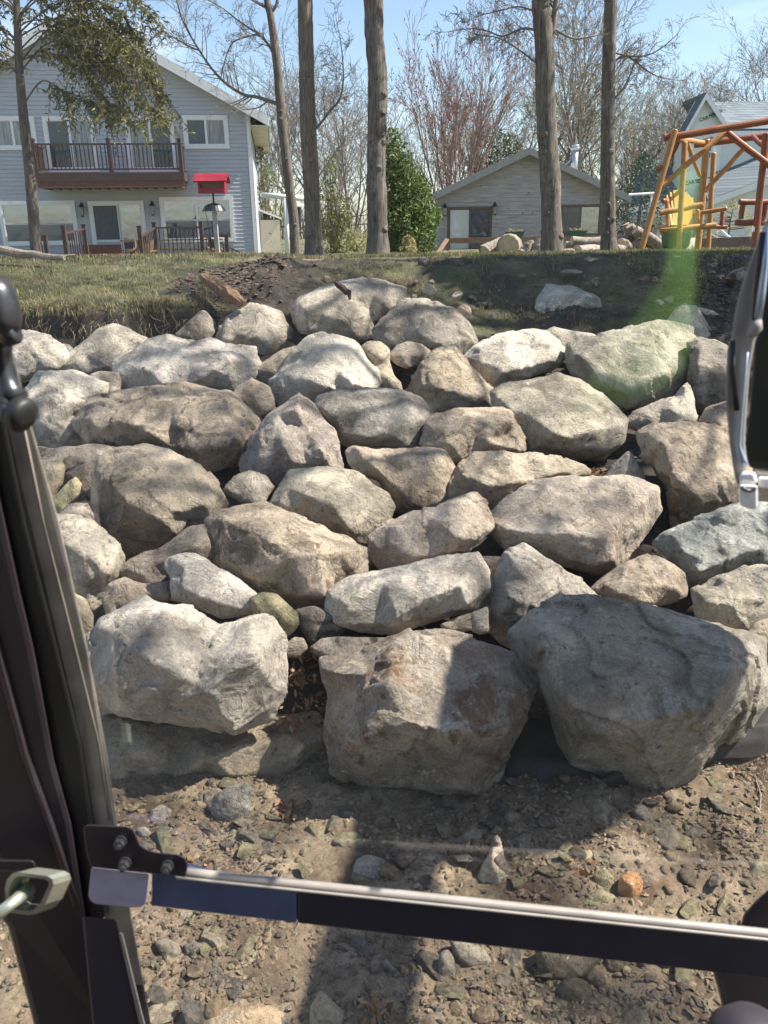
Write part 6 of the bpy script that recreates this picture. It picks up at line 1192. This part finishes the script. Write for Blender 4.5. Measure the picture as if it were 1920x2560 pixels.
for k in range(34):
    y = sl.uniform(2.05, 3.55); x = sl.uniform(-.5,.48)*y; s_ = sl.uniform(.055,.11); o = bpy.data.objects.new('flat_stone', smm[k % 8]); scene.collection.objects.link(o)
    o.location = (x, y, H(x,y)-s_*.12); o.scale = (s_,)*3; o.rotation_euler = (sl.gauss(0,.18), sl.gauss(0,.18), sl.uniform(0,6.3)); tag(o, 'hand sized flat broken stone half sunk in the beach mud', 'stone', 'flat broken stones half sunk in the beach')
mb = MB(); 
for k in range(30000):
    y = rs_.uniform(1.8, 3.8); x = rs_.uniform(-.66,.52)*y*1.12; d_ = noise.noise(Vector((x*2.2, y*2.2, 3)))
    if rs_.random() > .6+d_*1.3: continue
    s_ = .004+.016*rs_.random()**2.2; mb.cur = rs_.choice((0,0,0,1,2,3)); chip(mb, (x, y, H(x,y)+s_*.15), s_, rs_, .7)
tag(mb.build('gravel', [M['peb_tan'], M['peb_grey'], M['olive'], M['clod']], fix=False), 'fine stone chips and grit pressed into the beach mud', 'gravel', kind='stuff')
# leaf litter, sticks
M['leaf_litter'] = leafmat('dead_leaves', (.16,.07,.035), (.3,.16,.08), (.5,.36,.2), .25)
mb = MB()
def litter(px, py, n, sp, sz=.02):
    q = on_z(px, py, 0.0) if py > 1900 else at(px, py, plane_hit(px, py, .28, 3.4, .231))
    for _ in range(n):
        c = q+Vector((rs_.gauss(0,sp), rs_.gauss(0,sp), 0)); c.z = max(H(c.x, c.y)+.01, q.z-.1+rs_.gauss(0,.02)) if py < 1900 else H(c.x,c.y)+.015
        leafcloud(mb, [c], sz, rs_, 1.2)
for px, py, n, sp in ((750,1650,50,.05),(770,1720,60,.06),(720,1760,40,.05),(760,1600,20,.04),(1590,1385,90,.06),(1640,1370,60,.05),(1500,1160,90,.08),(860,1950,50,.03),(720,2040,50,.03),(480,2160,30,.04),(1080,930,40,.05),(1010,760,60,.1),(1220,2150,20,.05),(1440,2210,25,.04),(700,1260,60,.05),(1320,800,60,.15),(940,2560,20,.03)): litter(px, py, n, sp)
tag(mb.build('dead_leaves', M['leaf_litter'], fix=False), 'crumpled brown dead leaves and bark bits caught between boulders', 'leaf litter', kind='stuff')
M['leaf_gold'] = plain('golden_leaf', (.55,.37,.14), .7)
q = on_z(800,1630,.42); mb = MB(); mb.prism([q+Vector((-.05,0,0)), q+Vector((-.02,-.02,.008)), q+Vector((.05,-.01,-.005)), q+Vector((.03,.01,.0)), q+Vector((.045,.04,.01)), q+Vector((0,.03,0)), q+Vector((-.03,.045,.008))], (0,0,.003)); tag(mb.build('oak_leaf', M['leaf_gold'], loc=tuple(q)), 'single golden dead leaf beside the rusty crest of the central boulder', 'leaf')
def stick(label, p0, p1, r, mt='driftwood', bend=.01):
    mb = MB(); a, b = on_z(*p0, .02), on_z(*p1, .03); m_ = a.lerp(b,.5)+Vector((bend,0,.015)); mb.tube([a,m_,b],[r,r*.9,r*.6],6); tag(mb.build('twig', M[mt], loc=tuple(a)), label, 'twig')
stick('straight pale twig at the foot of the central boulder', (812,1882), (852,1935), .006); stick('curved straw coloured twig at the right edge of the beach', (1890,1950), (1900,2035), .005); stick('short dark twig near the right edge of the beach', (1850,2000), (1895,2045), .008, 'bark_brown')
stick('green splinter lying under the central boulder', (862,1970), (935,2040), .014, 'olive'); stick('short yellow straw on the sunny mud below the bar', (1012,2386), (1052,2390), .003, 'straw'); stick('small pale twig in the shade below the bar', (730,2440), (734,2470), .005)
# black geotextile sheet showing at the foot on the right
M['geotextile'] = plain('black_geotextile', (.028,.024,.022), .75, var=.5, scale=6, bumpd=.006)
def cloth(name, label, rows, mat, cat, thick=.004, sub=5, wob=.02, seed=1, root=None):
    P = [[Vector(q) for q in r] for r in rows]; nr, nc = (len(P)-1)*sub+1, (len(P[0])-1)*sub+1; vs, fs = [], []
    for i in range(nr):
        a, fa = min(i//sub, len(P)-2), 0; fa = i/sub-a
        for j in range(nc):
            b = min(j//sub, len(P[0])-2); fb = j/sub-b; q = (P[a][b]*(1-fb)+P[a][b+1]*fb)*(1-fa)+(P[a+1][b]*(1-fb)+P[a+1][b+1]*fb)*fa
            n = noise.noise(q*5+Vector((seed,0,0)))+.5*noise.noise(q*13); vs.append(q+Vector((0,-.3,1)).normalized()*wob*n)
    for i in range(nr-1):
        for j in range(nc-1): fs.append((i*nc+j, i*nc+j+1, (i+1)*nc+j+1, (i+1)*nc+j))
    me = bpy.data.meshes.new(name); me.from_pydata([tuple(v_) for v_ in vs], [], fs); o = link(name, me, M[mat], root, loc=None if root else tuple(vs[0]), smooth=True); so_ = o.modifiers.new('thickness','SOLIDIFY'); so_.thickness = thick; sb = o.modifiers.new('sub','SUBSURF'); sb.levels = 1; sb.render_levels = 1
    if not root: tag(o, label, cat)
    return o
g_ = lambda px, py, z: on_z(px, py, z)
cloth('landscape_fabric', 'black fabric edge folded out from under the huge foot boulder on the right', [[g_(1500,1990,.02),g_(1600,1962,.02),g_(1700,1935,.03),g_(1800,1902,.04),g_(1990,1890,.04)],[g_(1500,1950,.1),g_(1620,1930,.12),g_(1720,1895,.14),g_(1820,1862,.12),g_(1990,1850,.12)],[g_(1560,1900,.12),g_(1680,1880,.2),g_(1760,1850,.22),g_(1840,1815,.2),g_(1990,1800,.2)],[g_(1700,1800,.05),g_(1780,1790,.1),g_(1830,1770,.1),g_(1880,1750,.1),g_(2000,1740,.1)]], 'geotextile', 'fabric', wob=.03)
cloth('landscape_fabric', 'black fabric sagging in the gap between the two largest foot boulders', [[g_(1190,1985,.02),g_(1290,1960,.02),g_(1400,1975,.02),g_(1520,1992,.02)],[g_(1230,1900,.05),g_(1300,1880,.12),g_(1400,1900,.12),g_(1480,1950,.08)],[g_(1280,1800,.1),g_(1330,1790,.12),g_(1400,1800,.1),g_(1450,1850,.08)]], 'geotextile', 'fabric', wob=.03, seed=4)
# trees standing right of the frame; they shade the bank
leafy('hemlock_tree', 'big hemlock right of the picture shading the earth bank', 2420, 640, 10.6, 8.5, 4.4, 'hemlock', 61, 15000, .09, .95, lump=.5, holes=.1)
for i, (x, y, h_, sd_) in enumerate(((9.6,8.6,17,41),(8.2,7.2,15,43))):
    t_ = thing('bare_tree', (x,y,H(x,y)), ('bare tree standing right of the picture nearest the water','bare tree right of the picture beside the big hemlock')[i], 'tree'); mb = MB(); tp = []; rr2 = random.Random(sd_)
    grow(mb, (x,y,H(x,y)-.2), (rr2.gauss(0,.03), rr2.gauss(0,.03), 1), h_, .17, 0, rr2, tp, nch=(9,5,4,3), maxl=4, minr=.012, start=.35, lr=.5, gn=.05); mb.build('trunk', M['bark_grey'], t_, smooth=True, fix=False)
    mb = MB(); leafcloud(mb, [rr2.choice(tp) for _ in range(600)], .12, rr2, 1.1, .25); mb.build('crown', M['bud_yellow'], t_, fix=False)
# ------------------------------------------------------------------ the excavator we look out of
def paint(name, col, rough=.4, metal=0, var=.2):
    return plain(name, col, rough, metal, var=var, scale=25)
M['cab_dark'] = paint('cab_frame_dark', (.028,.021,.026), .5); M['cab_purple'] = paint('cab_bar_dark', (.026,.023,.034), .55); M['cab_sheen'] = paint('bar_sheen_blue', (.075,.09,.17), .6)
M['rubber'] = paint('rubber_seal', (.012,.013,.013), .55); M['alu'] = paint('dusty_aluminium', (.23,.205,.18), .5); M['alu_edge'] = paint('dusty_glass_edge', (.27,.235,.19), .65, 0, .35); M['matte_black'] = plain('cab_lining', (.012,.012,.012), 1.0, spec=0)
M['lilac'] = paint('lilac_grey_plate', (.36,.33,.42), .6); M['zinc'] = paint('zinc_plating', (.50,.52,.42), .32, .75); M['steel'] = paint('dark_steel', (.06,.06,.065), .35, .6); M['white_clip'] = paint('white_painted_clip', (.78,.77,.74), .35)
M['grey_strip'] = plain('worn_grey_brown_strip', (.26,.235,.215), .7, var=.35, scale=9); M['blue_edge'] = paint('pale_blue_edge', (.33,.40,.50), .35, .3)
ex = thing('excavator', (0,.3,0), 'excavator cab with dark window frame, latch and cross bar around the picture', 'excavator')
def plate(name, px, Y, th, mt, bevel=0, par=None, smooth=False):
    """flat plate traced in the pane's plane; px: (x, y) or (x, y, depth)"""
    mb = MB(); pp = [at(q[0], q[1], q[2] if len(q) > 2 else Y) for q in px]; cn = sum(pp, Vector())/len(pp); mb.prism(pp, (cn-O).normalized()*th); return mb.build(name, M[mt], par or ex, bevel=bevel, smooth=smooth)
yp = lambda y: .56+(y-1000)/1560*.06      # post runs slightly away towards its foot
def band(name, L, Rr, th, mt, dy=0, bevel=.0015, **k):
    pts = [(x,y,yp(y)+dy) for x,y in L]+[(x,y,yp(y)+dy) for x,y in reversed(Rr)]; return plate(name, pts, 0, th, mt, bevel, **k)
band('glass_edge_trim', [(-28,900),(13,1060),(63,1305),(143,1622),(202,1860),(232,2060),(262,2300),(318,2600)], [(38,900),(76,1056),(148,1305),(219,1622),(270,1900),(293,2060),(330,2300),(385,2600)], .010, 'alu_edge', .012)
mb = MB(); 
for dx, r_ in ((46,.0006),): mb.tube([at(x+dx,y,yp(y)+.010) for x,y in ((13,1060),(63,1305),(143,1622),(202,1860),(228,2050))], r_, 6)
mb.build('trim_ridge', M['alu_edge'], ex, smooth=True)
band('rubber_seal', [(-80,900),(-40,1060),(0,1250),(50,1480),(84,1622),(135,1900),(178,2060),(215,2300)], [(-26,900),(14,1060),(64,1305),(144,1622),(203,1860),(233,2060),(263,2300)], .03, 'rubber', .004, .003)
band('window_post', [(-420,900),(-380,1250),(-330,1622),(-260,1900),(-140,2100),(20,2320),(95,2600)], [(-78,900),(-38,1060),(2,1250),(52,1480),(86,1622),(137,1900),(180,2060),(217,2300),(300,2600)], .05, 'cab_dark', -.004, .006)
mb = MB(); mb.tube([at(x,y,yp(y)-.006) for x,y in ((-100,1300),(-2,1640),(62,1880),(130,2070),(190,2260))], .0032, 10); mb.build('post_rib', M['cab_dark'], ex, smooth=True)
plate('post_cover', [(205,2290),(290,2298),(300,2335),(375,2600),(235,2600)], .585, .02, 'cab_purple', .002)
plate('cover_edge', [(296,2332),(306,2332),(372,2600),(358,2600)], .580, .01, 'alu', .001)
plate('post_shelf', [(-60,2148),(84,2150),(92,2166),(86,2180),(-60,2176)], .56, .03, 'cab_dark', .003)
# bracket with nuts, lilac plate
plate('bar_bracket', [(207,2072),(212,2064),(222,2061),(318,2066),(334,2074),(342,2092),(350,2112),(368,2124),(388,2130),(445,2136),(462,2144),(470,2160),(468,2178),(462,2194),(438,2188),(378,2184),(226,2168),(215,2130)], .585, .008, 'cab_dark', .002)
for x, y in ((302,2104),(313,2157),(419,2165)):
    mb = MB(); c = at(x,y,.583); mb.lathe(c, [(.0058,0),(.0058,.002)], 16, (0,-1,.3)); mb.lathe(c+Vector((0,-.002,.0)), [(.0048,0),(.0048,.004),(.004,.0046)], 6, (0,-1,.3)); mb.lathe(c+Vector((0,-.006,.0)), [(.0026,0),(.0026,.004),(.001,.0044)], 10, (0,-1,.3)); mb.build('bolt', M['steel'], ex)
plate('lilac_plate', [(228,2168),(374,2184),(370,2240),(366,2258),(352,2268),(330,2269),(240,2260),(226,2252),(221,2238)], .59, .006, 'lilac', .0015)
yb = lambda x: .60-(x-380)/1540*.02
def barq(name, x0, x1, ft, fb, th, mt, dy=0, bevel=.002):
    mb = MB(); xs_ = [x0+(x1-x0)*k/4 for k in range(5)]; f = [at(x, ft(x), yb(x)+dy) for x in xs_]+[at(x, fb(x), yb(x)+dy) for x in reversed(xs_)]; mb.prism(f, (0,th,0)); return mb.build(name, M[mt], ex, bevel=bevel)
T = lambda x: 2168+(x-470)*.1035+((x-470)/1450)**2*2; Bt = lambda x: 2266+(x-378)*.1185
mb = MB(); xs_ = [440+k*80 for k in range(21)]; mb.tube([at(x, T(x)+14, yb(x)+.004) for x in xs_], [.0045]*len(xs_), 12); mb.build('bar_rail', M['alu'], ex, smooth=True)
mb = MB(); mb.tube([at(x, T(x)+29, yb(x)-.001) for x in xs_], [.0016]*len(xs_), 8); mb.build('bar_rail', M['alu'], ex, smooth=True)
barq('bar_sheen_end', 378, 742, lambda x: T(x)+ (16 if x < 470 else 33), Bt, .014, 'cab_sheen'); barq('cross_bar', 743, 2040, lambda x: T(x)+33, Bt, .014, 'cab_purple', 0)  # left end of the dark bar: sky reflection put into a blue colour
# latch lever with ball, knob
mb = MB(); c = at(-8,748,.5); mb.lathe(c+Vector((0,0,-.012)), [(.002,-.009),(.010,-.007),(.0125,0),(.0122,.010),(.0105,.018),(.007,.023),(.002,.025)], 20); lt = mb.build('latch_ball', M['steel'], ex, smooth=True)
mb = MB(); mb.lathe(at(14,838,.5), [(.006,-.003),(.0075,0),(.0075,.006),(.006,.008)], 18, (1,0,.3)); mb.tube([at(0,825,.508), at(2,880,.508), at(8,935,.508), at(22,975,.506), at(40,1000,.504)], [.0075,.0068,.0066,.0075,.009], 16); mb.build('latch_arm', M['steel'], ex, smooth=True)
mb = MB(); kx = (.75,-.25,-.35); mb.lathe(at(28,1022,.503), [(.0085,-.006),(.0105,-.004),(.0105,.001),(.0095,.002),(.011,.003),(.0115,.009),(.0105,.012),(.004,.0125)], 24, kx); mb.build('latch_knob', M['rubber'], ex, smooth=True)
mb = MB(); mb.lathe(at(10,1028,.497), [(.001,-.001),(.0055,-.001),(.0055,.003),(.003,.0045)], 14, (-.4,-.9,.1)); mb.build('bolt', M['steel'], ex)
# zinc clevis and pin
mb = MB(); outer = [(12,2220),(17,2200),(30,2184),(48,2181),(118,2190),(131,2198),(134,2212),(112,2262),(92,2284),(72,2288),(28,2282),(16,2272)]
inner = [(22,2226),(26,2208),(36,2194),(50,2190),(112,2198),(122,2204),(122,2214),(102,2256),(86,2274),(70,2278),(32,2274),(24,2268)]
n = len(outer); A = [at(x,y,.52) for x,y in outer]; Bq = [at(x,y,.52) for x,y in inner]; dv = Vector((.006,.018,-.012))
mb.add(A+Bq+[q+dv for q in A]+[q+dv for q in Bq], [(i,(i+1)%n,n+(i+1)%n,n+i) for i in range(n)]+[(2*n+i,3*n+i,3*n+(i+1)%n,2*n+(i+1)%n) for i in range(n)]+[(i,2*n+i,2*n+(i+1)%n,(i+1)%n) for i in range(n)]+[(n+i,n+(i+1)%n,3*n+(i+1)%n,3*n+i) for i in range(n)]); mb.build('clevis', M['zinc'], ex)
mb = MB(); mb.tube([at(70,2222,.53), at(40,2250,.515), at(-10,2290,.5)], [.0068,.005,.0048], 14); mb.lathe(at(66,2226,.532), [(.009,0),(.009,.004),(.005,.006)], 16, (-.6,-.6,-.5)); mb.build('clevis_pin', M['zinc'], ex, smooth=True)
# right side: worn strip, clip, dark pillar
E = lambda q, Y=.62: [(1740+x*.3346, 560+y*.3346, Y) for x, y in q]
plate('pillar_strip', E([(538,-60),(490,50),(455,140),(420,230),(385,330),(355,420),(325,520),(300,620),(280,740),(265,860),(240,900),(232,960),(224,1150),(222,1340),(232,1440),(250,1640),(268,1760),(290,1900),(320,1970),(385,1800),(365,1640),(372,1500),(385,1300),(400,1100),(440,880),(480,760),(500,640),(520,300),(545,120),(600,-60)]), .62, .012, 'grey_strip', .002)
mb = MB(); mb.tube([at(*q) for q in E([(275,870),(270,1100),(290,1250),(305,1390)], .617)], .0022, 8); mb.build('seal_lip', M['rubber'], ex, smooth=True)
mb = MB(); mb.tube([at(*q) for q in E([(500,60),(480,300),(455,500),(432,720)], .616)], [.0025,.0025,.002,.0015], 8); mb.build('seal_lip', M['rubber'], ex, smooth=True)
mb = MB(); mb.tube([at(*q) for q in E([(545,20),(515,300),(490,500),(462,700)], .614)], [.002,.0025,.003,.003], 10); mb.build('bright_edge', M['blue_edge'], ex, smooth=True)
mb = MB(); mb.tube([at(*q) for q in E([(462,715),(450,770),(415,820),(398,850)], .613)], [.003,.0048,.0042,.002], 10); mb.build('knuckle', M['grey_strip'], ex, smooth=True)
mb = MB(); mb.tube([at(*q) for q in E([(385,960),(362,1150),(338,1400),(318,1660),(345,1760),(375,1800)], .615)], [.0008,.0013,.0014,.0018,.0032,.002], 10); mb.build('bright_edge', M['blue_edge'], ex, smooth=True)
plate('clip', E([(330,1870),(345,1850),(430,1848),(450,1875),(462,1940),(318,1935)], .61), .61, .012, 'white_clip', .003); plate('clip', E([(322,1945),(460,1950),(462,2110),(440,2132),(400,2128),(345,2108),(328,2090)], .608), .61, .014, 'white_clip', .003)
mb = MB(); mb.tube([at(*q) for q in E([(345,1965),(365,1985),(400,1995),(432,1985),(448,1968)], .606)], .0014, 6); mb.build('clip_slot', M['steel'], ex, smooth=True)
plate('clip_bar', E([(462,1885),(700,1900),(700,1985),(462,1965)], .618), .62, .008, 'white_clip', .002)
plate('cab_pillar', E([(520,300),(500,640),(480,760),(440,900),(400,1400),(365,1640),(372,1760),(400,1828),(720,1870),(760,-200),(575,-60)], .64), .64, .06, 'rubber', .004)
# control lever and rounded grip at lower right
plate('control_pedestal', [(1851,2313),(1860,2283),(1890,2250),(1930,2214),(2100,2160),(2100,2700),(1830,2640),(1794,2472),(1777,2420),(1800,2360)], .66, .06, 'cab_dark', .008)
mb = MB(); mb.lathe(at(1872,2640,.42)+Vector((0,0,-.005)), [(.004,-.03),(.024,-.02),(.033,0),(.034,.012),(.028,.026),(.016,.034),(.003,.037)], 28, (.25,-.1,1)); mb.build('control_grip', M['cab_dark'], ex, smooth=True)
# window glass: faint reflection, dust
m, t, p, o_ = newmat('window_pane'); t.nodes.remove(p); tr_ = nd(t, 'ShaderNodeBsdfTransparent'); tr_.inputs[0].default_value = (.965,.97,.965,1); gg = nd(t, 'ShaderNodeBsdfGlossy', Roughness=.06); fr = nd(t, 'ShaderNodeFresnel', IOR=1.95)
ms = nd(t, 'ShaderNodeMixShader'); t.links.new(fr.outputs[0], ms.inputs[0]); t.links.new(tr_.outputs[0], ms.inputs[1]); t.links.new(gg.outputs[0], ms.inputs[2])
df = nd(t, 'ShaderNodeBsdfDiffuse'); df.inputs[0].default_value = (.6,.57,.52,1); v = coords(t, False); dm_ = nd(t, 'ShaderNodeMapRange'); dm_.inputs['From Min'].default_value = .35; dm_.inputs['From Max'].default_value = .75; dm_.inputs['To Min'].default_value = .006; dm_.inputs['To Max'].default_value = .07; nn_ = nd(t, 'ShaderNodeMath', operation='ADD'); gx = nd(t, 'ShaderNodeSeparateXYZ'); t.links.new(v, gx.inputs[0]); gm = nd(t, 'ShaderNodeMapRange'); gm.inputs['From Min'].default_value = -.25; gm.inputs['From Max'].default_value = .0; gm.inputs['To Min'].default_value = .28; gm.inputs['To Max'].default_value = 0; t.links.new(gx.outputs[0], gm.inputs[0]); t.links.new(gm.outputs[0], nn_.inputs[0]); t.links.new(noi(t, v, 6, 9, .7), nn_.inputs[1]); t.links.new(nn_.outputs[0], dm_.inputs[0])
m2 = nd(t, 'ShaderNodeMixShader'); t.links.new(dm_.outputs[0], m2.inputs[0]); t.links.new(ms.outputs[0], m2.inputs[1]); t.links.new(df.outputs[0], m2.inputs[2]); t.links.new(m2.outputs[0], o_.inputs['Surface']); M['pane'] = m
mb = MB(); mb.add([(-.42,.628,1.5),(.42,.628,1.5),(.42,.628,3.3),(-.42,.628,3.3)], [(0,1,2,3)]); mb.build('window_pane', m, ex, fix=False)
mb = MB(); mb.box(-1.3,1.3,-1.15,-1.1,.9,4.0); mb.build('cab_rear_wall', M['matte_black'], ex)
mb = MB(); mb.box(-.95,1.0,-1.1,.3,1.1,1.2); mb.build('cab_floor', M['matte_black'], ex)
# boom, stick and bucket swung out to the right: their shadow lies over beach and foot boulders
M['digger_orange'] = paint('digger_orange_paint', (.55,.17,.03), .4)
mb = MB(); mb.beam((2.7,-.6,.7),(3.2,1.0,4.6),.26,.3,(1,0,0)); mb.build('boom', M['digger_orange'], ex, bevel=.02)
mb = MB(); mb.beam((3.2,.9,4.65),(3.35,3.5,4.15),.22,.26); mb.build('stick', M['digger_orange'], ex, bevel=.02)
cb3 = Vector((3.22,3.42,3.5)); prof = [(-.62,.45),(-.60,.1),(-.48,-.22),(-.25,-.42),(.05,-.48),(.35,-.40),(.55,-.2),(.62,.05),(.5,.12),(.35,.3),(.15,.45)]
mb = MB(); ux = Vector((.766*0+.0,1,0)); uz3 = Vector((-.62,0,.78)); mb.prism([cb3+ux*a*.98+uz3*b*1.05-Vector((.35,0,.3)) for a, b in prof], (.7,0,.6)); bk = mb.build('bucket', M['steel'], ex, bevel=.015)

# hi-vis vest hanging behind the seat; the pane mirrors it
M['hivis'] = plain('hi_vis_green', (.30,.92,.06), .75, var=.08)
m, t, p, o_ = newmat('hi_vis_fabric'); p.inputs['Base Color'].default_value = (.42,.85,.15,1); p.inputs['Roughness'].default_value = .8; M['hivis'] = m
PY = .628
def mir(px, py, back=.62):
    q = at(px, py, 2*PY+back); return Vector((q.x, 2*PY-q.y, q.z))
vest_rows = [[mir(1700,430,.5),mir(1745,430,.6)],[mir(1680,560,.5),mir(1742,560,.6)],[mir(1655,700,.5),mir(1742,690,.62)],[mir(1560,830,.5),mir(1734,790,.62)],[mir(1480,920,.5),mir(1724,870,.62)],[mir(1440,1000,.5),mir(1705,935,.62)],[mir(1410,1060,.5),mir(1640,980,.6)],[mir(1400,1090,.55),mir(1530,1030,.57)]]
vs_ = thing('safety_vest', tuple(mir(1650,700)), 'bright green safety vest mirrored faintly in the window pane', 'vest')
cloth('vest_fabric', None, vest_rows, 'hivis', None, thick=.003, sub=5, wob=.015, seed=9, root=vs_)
